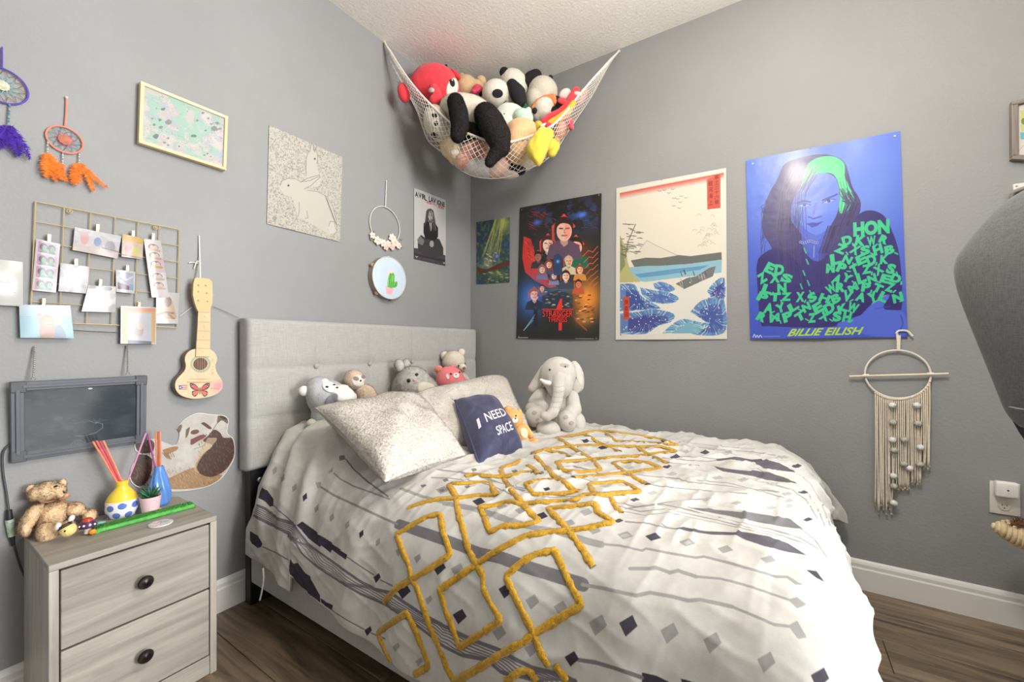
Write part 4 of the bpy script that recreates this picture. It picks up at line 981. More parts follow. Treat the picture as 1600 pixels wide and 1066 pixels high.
pebble('white_trinket', 'small white trinket lying in front of the yellow vase', 'trinket', 176, 810, .008, ('white_trinket_glaze', 'd9d5cd'), 0.0, (1.8, .7, .35))
# printed round coaster
cc = Paint(200, 200, (206, 205, 208)); cc.mixn((226, 168, 160), np.clip((vnoise(200, 200, 40, 2, 3) - .47) * 6, 0, 1), .9); cc.mixn((150, 150, 170), np.clip((vnoise(200, 200, 30, 9, 3) - .56) * 8, 0, 1), .8); cc.mixn((240, 226, 214), np.clip((vnoise(200, 200, 22, 5, 2) - .6) * 8, 0, 1), .9)
f = FP(onN(251, 819), 251); rc = .030
b = MB(); b.lathe([(rc * .97, 0), (rc, .001), (rc, .003), (rc * .97, .0038)], n=36); co = b.build('coaster', M('white_coaster_edge', 'dcdad8', .4, None, (40, .03)), None, f); tag(co, 'round white coaster with a pink and grey print on the nightstand', 'coaster')
an = np.linspace(0, 2 * math.pi, 41); b = MB(); G = np.stack([np.stack([np.cos(an) * k * rc * .93, np.sin(an) * k * rc * .93, np.full(41, .0042)], 1) for k in (0.001, .5, 1)]); b.grid(G, flip=True)
b.build('print', PM('coaster_print', cc, .35), co, uv=np.stack([.5 + .5 * G[..., 0] / rc, .5 + .5 * G[..., 1] / rc], -1).reshape(-1, 2))
# yellow, white and blue vase
base = onN(191, 806); f = FP(base, 191); sx, sz = f.sc(191, 780)
def vx(px): return abs(px) * sx
H = lambda py: (806 - py) * sz
prof = [(vx(14), 0), (vx(20), .0015), (vx(24.5), H(799)), (vx(26.5), H(791)), (vx(25.5), H(781)), (vx(21), H(773)), (vx(14), H(766)), (vx(9.5), H(761)), (vx(8.6), H(757)), (vx(9.2), H(752.5)), (vx(6.5), H(752.3)), (vx(6.0), H(760))]
vp = Paint(640, 260, (236, 236, 238)); vp.poly([(0, 0), (1, 0), (1, .52), (0, .52)], (238, 205, 62))
for x, y in ((.03, .66), (.155, .64), (.28, .67), (.40, .63), (.53, .66), (.66, .64), (.78, .67), (.91, .63), (.09, .88), (.215, .9), (.34, .88), (.465, .9), (.59, .88), (.72, .9), (.85, .88), (.965, .9)): vp.ell((x, y), (.042, .085), (92, 120, 196))
PR = smooth_poly(prof, 44); nn_ = 36; an = np.linspace(0, 2 * math.pi, nn_ + 1); G = np.stack([np.stack([r * np.cos(an + 2.2), r * np.sin(an + 2.2), np.full(nn_ + 1, z)], 1) for r, z in PR]); hmax = PR[:, 1].max()
b = MB(); b.grid(G); ush = np.repeat(an[None] / (2 * math.pi), 44, 0); vsh = np.repeat((G[:, :1, 2] / hmax), nn_ + 1, 1); vsh[38:] = .99
vase = b.build('dotted_vase', PM('dotted_vase_glaze', vp, .18, coat=.4), None, f, ang=60, uv=np.stack([ush, vsh], -1).reshape(-1, 2)); vase.modifiers.new('t', 'SOLIDIFY').thickness = .002
tag(vase, 'round vase with yellow neck, white belly and blue dots on the nightstand', 'vase')
def stick(px, py0, px1, py1, t0, t1, col, label, grp, fr):
    a, c = fr.pt(px, py0, t0), fr.pt(px1, py1, t1); b = MB(); b.tube([a, (a + c) / 2 + np.array([.0006, 0, 0]), c], .0027, 7)
    tag(b.build('scent_stick', M('stick_' + col[0], col[1], .7, (300, .2), (80, .08)), None, fr), label, 'stick', grp)
gA = 'scent sticks standing in the yellow vase'
fv = Fr(base, f.yaw)
for i, (dx, col) in enumerate(((-2.5, ('orange', 'd9875f')), (0.2, ('coral', 'd9606a')), (2.6, ('red', 'c34a55')), (5.2, ('salmon', 'dd9070')))):
    stick(150 + dx * 2.0 + (1 if i > 1 else 0), 690 - (1.5 if i in (1, 3) else 0), 185 + i * 2.6, 758, .0 + .003 * i, .003 * (i % 2), col, ['pale orange scent stick, leftmost of the left-leaning bundle in the yellow vase', 'coral scent stick second from the left in the left-leaning bundle', 'dark red scent stick third from the left in the left-leaning bundle', 'salmon scent stick at the right of the left-leaning bundle'][i], gA, fv)
stick(228, 677, 198, 756, .012, .004, ('pink', 'd493b8'), 'thin pink scent stick leaning right out of the yellow vase', gA, fv)
# blue fluted vase
base2 = onN(249, 789, 0); f2 = FP(base2 + np.array([0, .0, 0]), 249); sx2, sz2 = f2.sc(247, 760); H2 = lambda py: (789 - py) * sz2
PR = smooth_poly([(sx2 * 9, 0), (sx2 * 14, .003), (sx2 * 16.5, H2(776)), (sx2 * 16, H2(764)), (sx2 * 12.5, H2(750)), (sx2 * 8.5, H2(739)), (sx2 * 7, H2(731)), (sx2 * 7.6, H2(729.5)), (sx2 * 6, H2(729.5)), (sx2 * 5.4, H2(738))], 34)
an = np.linspace(0, 2 * math.pi, 73); G = np.stack([np.stack([r * (1 + .13 * np.abs(np.cos(4 * an + z * 22)) ** 3 * (k < 26)) * np.cos(an), r * (1 + .13 * np.abs(np.cos(4 * an + z * 22)) ** 3 * (k < 26)) * np.sin(an), np.full(73, z)], 1) for k, (r, z) in enumerate(PR)])
b = MB(); b.grid(G); bv = b.build('fluted_vase', M('blue_ceramic', '5f8ed6', .28, None, (30, .05), coat=.3), None, f2, ang=60); bv.modifiers.new('t', 'SOLIDIFY').thickness = .0018
tag(bv, 'blue fluted vase standing behind the pink plant pot', 'vase'); gB = 'scent sticks standing in the blue vase'
for i, (x0, x1, col, lb, t) in enumerate(((243, 245.5, ('orange', 'd9875f'), 'orange scent stick on the left side of the upright bundle in the blue vase', 0), (247, 248.3, ('brown', 'b5654a'), 'brown red scent stick in the middle of the upright bundle in the blue vase', -.003), (250, 250.8, ('salmon', 'dd9070'), 'salmon scent stick on the right side of the upright bundle in the blue vase', .001))):
    stick(x0, 674.5, x1, 735, t, t, col, lb, gB, f2)
stick(231, 678, 243, 735, .012, .004, ('magenta', 'a8508a'), 'magenta scent stick leaning left out of the blue vase', gB, f2)
# pink pot with a succulent
base3 = onN(235, 802); f3 = FP(base3, 235); sx3, sz3 = f3.sc(235, 790); pt = thing('potted_succulent', 'small pink pot with a spiky green succulent in front of the blue vase', 'plant', f3)
hp = (802 - 775) * sz3
b = MB(); b.lathe([(0, 0), (sx3 * 12.5, 0), (sx3 * 13.5, .001), (sx3 * 18, hp), (sx3 * 17, hp), (sx3 * 15.5, hp - .006), (0, hp - .006)], n=32); b.build('pot', M('pink_ceramic', 'ecc3cd', .45, None, (30, .03)), pt, ang=50)
b = MB(); b.lathe([(0, hp - .007), (sx3 * 15.4, hp - .007), (sx3 * 14, hp - .004), (0, hp - .003)], n=20); b.build('soil', M('dark_soil', '4a3b30', .95, (300, .8, .003), (120, .3)), pt)
ML = M('succulent_green', '3f7a55', .5, (60, .2), (30, .25)); ML2 = M('succulent_dark', '2c5c45', .5, (60, .2), (30, .25))
for k in range(34):
    a = k * 2.399; r = .35 + .65 * (k / 34); ln = .043 - .010 * r; tl = .25 + 1.0 * r; d = np.array([math.cos(a) * math.sin(tl), math.sin(a) * math.sin(tl), math.cos(tl)])
    s_ = np.cross(d, [0, 0, 1]); s_ /= np.linalg.norm(s_) + 1e-6; o = np.array([math.cos(a), math.sin(a), 0]) * .004 * r + np.array([0, 0, hp - .004])
    P = [o + d * ln * t + np.array([0, 0, .004 * t * t]) for t in (0, .35, .7, 1)]; b = MB(); b.tube(P, [.0022, .0028, .0018, .0003], 5); b.build('leaf', (ML, ML2)[k % 2], pt, ang=0)
# ------------------------------------------------------------------ prints and ornaments on the walls
def inv_bilin(q, p):
    a, b_, c_, d_ = q; u = v = .5
    for _ in range(10):
        f = a * (1 - u) * (1 - v) + b_ * u * (1 - v) + c_ * u * v + d_ * (1 - u) * v - p
        J = np.stack([(b_ - a) * (1 - v) + (c_ - d_) * v, (d_ - a) * (1 - u) + (c_ - b_) * u], 1)
        s = np.linalg.lstsq(J, -f, rcond=None)[0]; u += np.clip(s[0], -3, 3); v += np.clip(s[1], -3, 3)
    return (u, v)
class Sheet:
    """A flat print on a wall: four corners in the view (TL, TR, BR, BL) give its place and size."""
    def __init__(s, cor, wall, off, W, bg):
        c = np.mean(cor, 0); s.fr = (FL if wall == 'L' else FR)(c[0], c[1], off)
        s.q = [s.fr.pt(*k) for k in cor]; s.q2 = [np.array([k[0], k[2]]) for k in s.q]
        w = np.linalg.norm(s.q2[1] - s.q2[0]); h = np.linalg.norm(s.q2[3] - s.q2[0]); H = int(W * h / w)
        s.p = Paint(W, H, bg, s.mp, W / max(1e-6, math.hypot(cor[1][0] - cor[0][0], cor[1][1] - cor[0][1])))
        s.w, s.h = w, h; s.p.gain = .90 if wall == 'R' else .82
    def mp(s, x, y): g = s.fr.pt(x, y); return inv_bilin(s.q2, np.array([g[0], g[2]]))
    def mesh(s, n=14, m=18, wav=.0015, th=.0008, curl=0.0, seed=1):
        u, v = np.meshgrid(np.linspace(0, 1, n), np.linspace(0, 1, m), indexing='ij')
        P = s.q[0] * ((1 - u) * (1 - v))[..., None] + s.q[1] * (u * (1 - v))[..., None] + s.q[2] * (u * v)[..., None] + s.q[3] * ((1 - u) * v)[..., None]
        y = -wav * (fnoise(u * 3, v * 4, seed) + .5 * fnoise(u * 6, v * 8, seed + 9)) * (4 * u * (1 - u) + .25) - curl * v ** 6
        P[..., 1] += y; Q = P.copy(); Q[..., 1] += th
        b = MB(); b.grid(P, flip=True); b.grid(Q)
        rim = [(i, 0) for i in range(n)] + [(n - 1, j) for j in range(1, m)] + [(i, m - 1) for i in range(n - 2, -1, -1)] + [(0, j) for j in range(m - 2, 0, -1)]
        k = [i * m + j for i, j in rim]; N = n * m
        b.F += [(k[i], k[(i + 1) % len(k)], k[(i + 1) % len(k)] + N, k[i] + N) for i in range(len(k))]; b.MI += [0] * len(k)
        uv = np.stack([u, 1 - v], -1).reshape(-1, 2); return b, np.concatenate([uv, uv])
    def build(s, name, label, cat, rough=.5, bump=None, coat=0.0, spec=.4, group=None, parent=None, **k):
        b, uv = s.mesh(**k); o = b.build(name, PM(name, s.p, rough, bump, coat, spec), parent, None if parent else s.fr, ang=35, uv=uv)
        if parent is None: tag(o, label, cat, group)
        return o
    def tack(s, parent, x, y, col=('clear_pin', 'd8d8d6'), r=.004):
        g = s.fr.pt(x, y, -.002); b = MB(); b.lathe([(r * .5, 0), (r, .001), (r * .9, .003), (r * .4, .0045)], n=10, R=rotm(rx=math.pi / 2)); o = b.build('pin', M(col[0], col[1], .3, None, (60, .05)), parent); o.location = g

def head(P, c, r, skin, hair, rot=0.0, long=False, dark=.8):
    """A plain painted head and its shoulders, for the small prints."""
    x, y = c
    if long: P.poly([(x - r * 1.1, y - r * .6), (x - r * .4, y - r * 1.3), (x + r * .5, y - r * 1.3), (x + r * 1.1, y - r * .5), (x + r * 1.2, y + r * 1.6), (x + r * .6, y + r * 1.7), (x - r * .7, y + r * 1.7), (x - r * 1.3, y + r * 1.5)], hair)
    P.ell((x, y - r * .32), (r * .92, r * .95), hair); P.ell((x + r * .03, y + r * .16), (r * .76, r * .98), skin); P.soft([(x - r * .8, y - r * .1), (x - r * .75, y - r * .9), (x, y - r * 1.2), (x + r * .8, y - r * .8), (x + r * .8, y - r * .2), (x + r * .45, y - r * .55), (x - r * .3, y - r * .6)], hair)
    dk = tuple(v * .45 for v in skin)
    P.line([(x - r * .42, y - r * .12), (x - r * .12, y - r * .1)], r * .13, dk); P.line([(x + r * .2, y - r * .1), (x + r * .5, y - r * .12)], r * .13, dk)
    P.line([(x + r * .06, y), (x + r * .02, y + r * .3), (x + r * .14, y + r * .32)], r * .1, tuple(v * .75 for v in skin)); P.line([(x - r * .2, y + r * .58), (x + r * .3, y + r * .58)], r * .13, tuple(v * .6 for v in skin))

# -- the large blue portrait poster (right wall)
s = Sheet([(1165.5, 251.5), (1406.5, 205), (1418, 527), (1172.5, 530)], 'R', .006, 560, (92, 122, 226))
P = s.p; P.grad((98, 128, 228), (70, 92, 205)); P.cv = (1140, 180, 2.88)
P.glow((620, 330), (200, 260), (124, 156, 240), .7); P.glow((160, 900), (160, 160), (66, 84, 196), .5); P.glow((110, 330), (60, 300), (74, 118, 222), .5)
HA, HD, SK, SK2 = (66, 56, 118), (44, 36, 86), (102, 132, 240), (78, 98, 208)
P.soft([(330, 190), (250, 220), (215, 290), (175, 360), (150, 450), (150, 530), (190, 600), (205, 680), (240, 790), (330, 800), (420, 790), (450, 700), (480, 600), (560, 500), (590, 400), (550, 320), (520, 220), (470, 185), (400, 178)], HA)
P.soft([(120, 690), (135, 640), (200, 600), (260, 620), (330, 680), (440, 690), (480, 600), (560, 470), (620, 430), (690, 450), (730, 520), (765, 640), (775, 860), (730, 880), (560, 930), (420, 955), (180, 950), (140, 930)], (52, 42, 116))
P.soft([(300, 560), (450, 560), (470, 650), (430, 770), (380, 800), (330, 700)], (60, 50, 128))
P.soft([(318, 520), (440, 520), (452, 600), (400, 660), (340, 620)], SK2)
P.soft([(325, 290), (300, 350), (275, 420), (275, 470), (310, 520), (340, 555), (375, 572), (420, 545), (465, 480), (490, 420), (492, 340), (470, 280), (400, 260)], SK)
P.soft([(275, 440), (310, 520), (345, 556), (375, 572), (420, 545), (455, 500), (400, 540), (345, 520), (305, 470)], SK2, .7); P.soft([(325, 290), (300, 350), (282, 400), (330, 380), (345, 300)], SK2, .45)
GRN = (70, 214, 140)
P.soft([(320, 345), (330, 270), (360, 215), (410, 190), (470, 188), (515, 220), (520, 290), (560, 370), (540, 420), (510, 445), (492, 430), (495, 340), (470, 272), (420, 262), (370, 275), (335, 320)], GRN)
for k in range(9): P.line([(330 + k * 8, 325 - k * 9), (365 + k * 10, 245 - k * 4), (430 + k * 6, 215 - k), (500 + k * 3, 240 + k * 8)], 5, ((110, 236, 150), (48, 170, 122), (92, 226, 120))[k % 3], .7)
for k in range(6): P.line([(498 + k * 6, 300), (510 + k * 8, 370), (500 + k * 6, 440)], 5, ((40, 160, 130), (110, 240, 160))[k % 2], .6)
for k in range(60):
    x = 215 + rnd.random() * 120; P.line([(x + 60, 215 + rnd.random() * 60), (x + 10, 350), (x - 25 + rnd.random() * 50, 520), (x + rnd.random() * 60, 760)], 5, (HD, (92, 78, 132), (76, 66, 110), (88, 84, 110))[k % 4], .55, True)
for k in range(34):
    x = 400 + rnd.random() * 60; P.line([(x + 40, 500), (x, 620), (x - 20 + rnd.random() * 40, 770)], 5, (HD, (82, 70, 122))[k % 2], .6, True)
for k in range(26):
    x = 490 + rnd.random() * 60; P.line([(x, 330 + rnd.random() * 60), (x + 30, 400), (x + 10 - rnd.random() * 40, 500)], 4, (HD, HA)[k % 2], .7)
for k in range(14): y = 340 + k * 15; P.line([(215, y), (170 - rnd.random() * 30, y + 40), (140 + rnd.random() * 20, y + 110)], 3, HA, .8)
DB = (48, 58, 150)
P.line([(305, 398), (330, 388), (362, 392)], 10, DB, .9); P.line([(418, 385), (450, 372), (482, 358)], 10, DB, .9)
P.poly([(308, 410), (335, 400), (362, 408), (335, 416)], (150, 176, 248)); P.ell((336, 407), (8, 7), DB); P.line([(306, 409), (335, 399), (364, 407)], 4, DB)
P.poly([(418, 398), (445, 380), (472, 382), (450, 396)], (150, 176, 248)); P.ell((446, 388), (8, 7), DB); P.line([(416, 398), (445, 379), (474, 381)], 4, DB)
P.line([(385, 400), (378, 450)], 8, SK2, .6); P.line([(355, 460), (378, 468), (412, 458)], 7, DB, .75)
P.poly([(345, 490), (375, 484), (390, 487), (420, 480), (395, 500), (370, 508)], (66, 78, 188)); P.line([(345, 491), (380, 494), (420, 481)], 3, DB)
for k in range(9): P.ell((318 + k * 9.5, 572 + 4 * math.sin(k)), (5, 7), (150, 160, 220), .4); P.ell((318 + k * 9.5, 572 + 4 * math.sin(k)), (2.5, 4), (60, 60, 150), .4)
P.line([(380, 590), (378, 640)], 6, (140, 150, 215))
P.soft([(590, 900), (640, 850), (700, 810), (720, 815), (690, 870), (760, 880), (790, 900), (795, 985), (700, 1000), (600, 985), (480, 945)], (88, 110, 222)); P.line([(640, 850), (700, 812)], 6, (120, 150, 240)); P.line([(650, 872), (720, 862)], 4, (66, 82, 196)); P.line([(770, 900), (780, 940), (760, 980)], 4, (60, 70, 170))
GL = (62, 208, 146)
def glyph(st, x, y, w, h, rot):
    c_, s_ = math.cos(rot), math.sin(rot); T_ = lambda u, v: (x + u * c_ - v * s_, y + u * s_ + v * c_)
    P.text(st, T_(-w / 2, -h / 2), T_(w / 2, -h / 2), T_(-w / 2 - 5, h / 2), GL, .065)
glyph('HON', 640, 508, 165, 66, -.10); LT = 'AXRNBTKYSMEVZWLHPD'; li = 0
for gy in range(13):
    for gx in range(13):
        x, y = 150 + gx * 55 + (gy % 2) * 27 + rnd.uniform(-6, 6), 478 + gy * 43 + rnd.uniform(-5, 5)
        edge = 440 + max(0, (590 - x)) * .95 if x > 430 else 640 + max(0, 190 - x) * .5
        right = 690 + min(70, (y - 470) * .45)
        if y < edge + 22 or x > right or y > 925 or (545 < x < 735 and 455 < y < 560) or (280 < x < 440 and y < 800) or (x > 560 and y > 845) or (440 <= x < 480 and y < 640): li += 1; continue
        glyph(LT[(li * 7 + gy) % len(LT)], x, y, 37 + rnd.random() * 14, 38 + rnd.random() * 12, rnd.uniform(-.6, .45)); li += 1
        if li % 2 == 0: a = rnd.random() * 3; P.line([(x + 22, y + 14), (x + 22 + 15 * math.cos(a), y + 14 + 12 * math.sin(a))], 7, GL)
for x, y in ((330, 700), (345, 650), (318, 760), (350, 745), (360, 790), (335, 600)): P.line([(x, y), (x + 9, y + 22)], 7, GL, .9)
P.text('BILLIE', (270, 963), (424, 958), (258, 996), (188, 226, 66), .03, .25); P.text('EILISH', (432, 957), (604, 953), (424, 992), (188, 226, 66), .03, .25)
P.line([(105, 1000), (112, 986), (118, 1001), (124, 991), (131, 1001), (138, 990), (146, 1000)], 4, (226, 232, 244)); P.line([(152, 996), (228, 995)], 2.5, (190, 204, 240), .8)
P.cv = None
po = s.build('portrait_poster', 'large glossy blue poster of a woman with green hair roots and graffiti jacket', 'poster', .34, (9, .35, .006), coat=.10, spec=.5, n=24, m=30, wav=.006, curl=.002, seed=4)
s.tack(po, 1398, 213); s.tack(po, 1176, 256); s.tack(po, 1266, 233, ('grey_pin', '7d7d7a'))

# -- seascape woodblock print: a plain wave scene in the same colours
s = Sheet([(963, 294.5), (1134.5, 262.5), (1136, 530), (962, 531)], 'R', .005, 460, (236, 230, 218))
P = s.p; P.cv = (730, 240, 3.438)
P.poly([(820, 215), (1378, 105), (1380, 965), (820, 972)], (240, 230, 212))
for k in range(16): P.poly([(820, 213 + k * 2), (1378, 103 + k * 2.1), (1378, 108 + k * 2.1), (820, 217 + k * 2)], (226, 92 + k * 8, 78 + k * 8), .9)
P.poly([(880, 575), (960, 560), (1040, 562), (1130, 545), (1200, 552), (1290, 540), (1366, 530), (1368, 570), (1200, 592), (1040, 604), (900, 612)], (112, 116, 110))
P.poly([(870, 612), (960, 604), (1040, 604), (1200, 592), (1368, 570), (1366, 640), (1200, 660), (960, 690), (880, 680)], (150, 198, 214)); P.poly([(900, 650), (1100, 622), (1300, 600), (1250, 625), (1050, 655), (930, 668)], (92, 152, 200), .8)
P.poly([(960, 470), (1060, 520), (1130, 548), (1040, 562), (960, 560), (900, 560)], (232, 224, 208)); P.line([(905, 545), (965, 468), (1010, 492), (1130, 548)], 3, (150, 150, 150), .8)
P.poly([(822, 440), (850, 500), (862, 580), (880, 640), (930, 690), (820, 694)], (196, 190, 128)); P.poly([(822, 440), (840, 520), (850, 600), (822, 640)], (128, 140, 104), .8)
for k in range(40): x, y = 825 + rnd.random() * 110, 350 + rnd.random() * 200; P.line([(x, y), (x + 10 + rnd.random() * 24, y + 6 - rnd.random() * 6)], 4.5, (84, 92, 84), .8)
P.line([(850, 560), (866, 470), (905, 380)], 5, (120, 104, 82))
for x, y in ((1035, 205), (1060, 200), (1085, 215), (1105, 195), (1112, 242), (1130, 246), (1150, 232), (1175, 240), (1145, 264), (1110, 284), (1140, 296)): P.line([(x - 9, y - 4), (x, y), (x + 9, y - 5)], 2.5, (128, 126, 126))
for k in range(26): a = rnd.random() * 6.3; x, y = 1200 + rnd.random() * 150, 330 + rnd.random() * 170; P.line([(x - 12, y + 4), (x - 4, y - 7), (x + 6, y - 5), (x + 13, y + 3)], 2.2, (176, 170, 160), .8)
P.poly([(1120, 700), (1180, 670), (1230, 660), (1300, 615), (1336, 605), (1320, 660), (1250, 690), (1180, 735)], (120, 122, 122))
for k in range(24): x, y = 1140 + rnd.random() * 180, 625 + rnd.random() * 95; P.line([(x, y), (x + 8, y + 22)], 5, ((76, 80, 84), (196, 194, 188))[k % 2], .7)
P.poly([(820, 694), (980, 700), (1060, 690), (1140, 740), (1366, 640), (1380, 760), (1380, 965), (820, 972)], (238, 234, 224))
def wave(pts, c0, c1, n=26):
    q = np.array(smooth_poly(pts, n)); y1 = q[:, 1].max()
    P.poly([tuple(v) for v in q], c0)
    ctr = q.mean(0); P.poly([tuple(v) for v in q], (112, 160, 206), .75); P.poly([tuple(ctr + (v - ctr) * .74 + np.array([4, 8])) for v in q], c0, .9)
    for k in range(n):
        a = q[k]; e = ctr + (a - ctr) * (.25 + .3 * rnd.random()); P.line([tuple(a), tuple((a + e) / 2 + np.array([6, 10])), tuple(e)], 6, c1[k % len(c1)], .75, True)
W1 = [(160, 208, 224), (232, 238, 236), (86, 118, 190), (120, 178, 214)]
wave([(822, 700), (900, 705), (930, 760), (990, 800), (1040, 830), (960, 840), (820, 850)], (66, 84, 160), W1); wave([(930, 720), (1000, 735), (1080, 745), (1140, 780), (1090, 805), (1000, 800), (940, 760)], (82, 112, 184), W1)
wave([(822, 860), (920, 850), (1010, 838), (1110, 862), (1100, 900), (1020, 930), (960, 968), (822, 970)], (74, 76, 150), W1, 34); wave([(1200, 850), (1260, 790), (1340, 772), (1380, 790), (1380, 962), (1200, 966), (1290, 910)], (72, 92, 170), W1, 34); wave([(1290, 740), (1330, 690), (1380, 670), (1380, 780), (1310, 775)], (70, 72, 150), W1)
wave([(1050, 966), (1100, 920), (1160, 890), (1240, 905), (1300, 920), (1240, 966)], (130, 186, 206), W1); wave([(1000, 700), (1040, 690), (1090, 705), (1120, 735), (1060, 740), (1010, 725)], (84, 120, 190), W1, 16)
for k in range(150): x = 822 + rnd.random() * 555; y = 690 + rnd.random() * 275; P.ell((x, y), (3.4, 2.8), (242, 240, 232), .8)
P.poly([(1288, 140), (1360, 108), (1360, 292), (1290, 302)], (222, 92, 72)); P.poly([(838, 772), (872, 768), (872, 890), (840, 894)], (218, 84, 62))
for k, ch in enumerate('富士三十六景'): P.text(ch, (1328, 118 + k * 27), (1352, 112 + k * 27), (1328, 140 + k * 27), (92, 40, 34), 0)
for k, ch in enumerate('駿河海上'): P.text(ch, (1296, 150 + k * 34), (1320, 144 + k * 34), (1296, 178 + k * 34), (92, 40, 34), 0)
for k, ch in enumerate('廣重画'): P.text(ch, (845, 786 + k * 34), (866, 784 + k * 34), (845, 812 + k * 34), (120, 34, 28), 0)
P.cv = None
po = s.build('seascape_poster', 'cream seascape poster with a red top band and curling blue waves', 'poster', .6, (12, .2, .004), wav=.004, curl=.001, seed=6)
s.tack(po, 1034, 281, ('grey_pin', '7d7d7a')); s.tack(po, 970, 523, ('grey_pin', '7d7d7a'))

# -- dark ensemble poster: plain figures in the same colours, with its title
s = Sheet([(812.5, 325), (940, 302), (936.5, 531), (807, 529)], 'R', .005, 400, (36, 37, 36)); s.p.gain = 1.08
P = s.p; P.cv = (805, 295, 4.443)
n1 = vnoise(P.H, P.W, 26, 4, 3); yy = np.linspace(0, 1, P.H)[:, None]; xx = np.linspace(0, 1, P.W)[None]
P.mixn((52, 62, 104), np.clip((n1 - .5) * 7, 0, 1) * np.exp(-((yy - .12) / .12) ** 2) * (xx > .2) * (xx < .97), .8)
for k in range(70): x, y = 90 + rnd.random() * 470, 110 + rnd.random() * 190; a = (x - 310) / 250; P.line([(x, y), (x + 22 * (1 if x > 310 else -1), y - 16 + 24 * abs(a))], 5, ((60, 70, 120), (120, 50, 62), (84, 88, 120), (44, 48, 66))[k % 4], .8, True)
for k in range(50): x, y = 70 + rnd.random() * 150, 150 + rnd.random() * 130; P.line([(x, y), (x + 30, y + 14)], 5, ((178, 52, 50), (90, 30, 36))[k % 2], .7, True)
P.glow((150, 235), (34, 24), (70, 110, 220), .85); P.glow((464, 182), (46, 26), (80, 124, 230), .9)
P.poly([(60, 330), (110, 350), (130, 420), (150, 520), (220, 600), (290, 680), (240, 690), (140, 640), (70, 580), (50, 480)], (196, 52, 44)); 
for k in range(40): t = rnd.random(); x, y = 70 + 170 * t * t + rnd.random() * 50, 360 + 300 * t; P.line([(x, y), (x + 12, y + 14)], 5, ((120, 26, 30), (226, 88, 66))[k % 2], .8)
P.glow((110, 760), (120, 160), (64, 118, 214), .95); P.glow((500, 760), (130, 170), (236, 146, 52), .95); P.glow((250, 420), (140, 120), (120, 60, 60), .5); P.glow((470, 480), (90, 140), (150, 74, 44), .5); P.glow((310, 700), (140, 40), (90, 150, 200), .5); P.glow((480, 900), (70, 60), (220, 150, 70), .6)
def bust(x, y, r, skin, hair, coat, w=1.75, long=False, glow=(214, 74, 60)):
    r *= 1.22
    P.line([(x - r * 1.05, y + r), (x - r * 1.08, y - r * .3), (x, y - r * 1.4), (x + r * 1.0, y - r * .3)], r * .25, glow, .8)
    P.poly([(x - r * w, y + r * 2.9), (x - r * w * .8, y + r * 1.5), (x - r * .4, y + r * 1.0), (x + r * .5, y + r * 1.0), (x + r * w * .85, y + r * 1.5), (x + r * w, y + r * 2.9)], coat); P.poly([(x - r * .35, y + r * .5), (x + r * .4, y + r * .5), (x + r * .4, y + r * 1.4), (x, y + r * 1.7), (x - r * .35, y + r * 1.3)], tuple(v * .8 for v in skin)); head(P, (x, y), r, skin, hair, long=long)
    P.poly([(x + r * .1, y - r * .7), (x + r * .72, y - r * .3), (x + r * .6, y + r * .7), (x + r * .1, y + r * 1.0)], (226, 96, 72), .35)
bust(228, 385, 40, (226, 190, 170), (70, 40, 36), (34, 34, 40)); bust(424, 400, 42, (226, 180, 156), (44, 30, 28), (30, 96, 70)); bust(340, 285, 58, (222, 176, 156), (50, 36, 34), (92, 70, 90))
bust(160, 470, 24, (150, 100, 84), (30, 24, 26), (54, 48, 60)); bust(236, 525, 20, (220, 180, 160), (120, 60, 44), (70, 70, 104), long=True); bust(188, 560, 20, (216, 190, 180), (130, 90, 90), (110, 110, 150), long=True); bust(372, 505, 26, (212, 176, 150), (180, 170, 140), (196, 186, 150)); bust(270, 605, 18, (200, 190, 190), (90, 70, 80), (120, 130, 160), long=True)
bust(450, 560, 22, (226, 176, 140), (120, 76, 50), (196, 130, 60)); bust(352, 605, 26, (226, 196, 176), (52, 36, 36), (60, 66, 80)); bust(440, 660, 20, (206, 120, 80), (60, 30, 26), (190, 80, 50))
P.poly([(268, 470), (296, 450), (328, 470), (328, 600), (268, 600)], (44, 60, 96)); P.glow((297, 505), (14, 14), (120, 170, 240), .9)
bust(134, 735, 30, (220, 180, 176), (150, 90, 84), (40, 46, 70)); bust(188, 690, 17, (206, 170, 160), (60, 46, 54), (90, 90, 130))
P.poly([(190, 745), (300, 700), (400, 745), (400, 830), (190, 830)], (40, 52, 66), .8)
for k in range(36): x, y = 195 + rnd.random() * 200, 715 + rnd.random() * 110; P.line([(x, y), (x + 12, y)], 7, ((150, 60, 54), (120, 150, 166), (60, 84, 104), (214, 200, 180))[k % 4], .7)
for k in range(46): x, y = 415 + rnd.random() * 130, 740 + rnd.random() * 190; P.line([(x, y), (x + 14, y - 2)], 8, ((238, 180, 84), (120, 60, 30), (214, 110, 44), (70, 40, 30))[k % 4], .75)
for k in range(7): P.line([(470 + 8 * k, 470 + 42 * k), (510 + 4 * k, 430 + 44 * k), (540, 440 + 40 * k), (574, 400 + 42 * k)], 5, (206, 96, 46), .8)
P.poly([(132, 830), (154, 830), (160, 900), (156, 960), (130, 960), (128, 890)], (30, 34, 46)); P.ell((144, 828), (9, 11), (70, 60, 70))
for k in range(3): P.line([(60, 985), (126 + k * 6, 915 - k * 20)], 4, (150, 190, 220), .7); P.line([(500, 985), (420 - k * 6, 915 - k * 14)], 4, (190, 80, 50), .6)
RDt = (216, 50, 44)
P.text('4', (262, 765), (338, 765), (262, 985), RDt, .03)
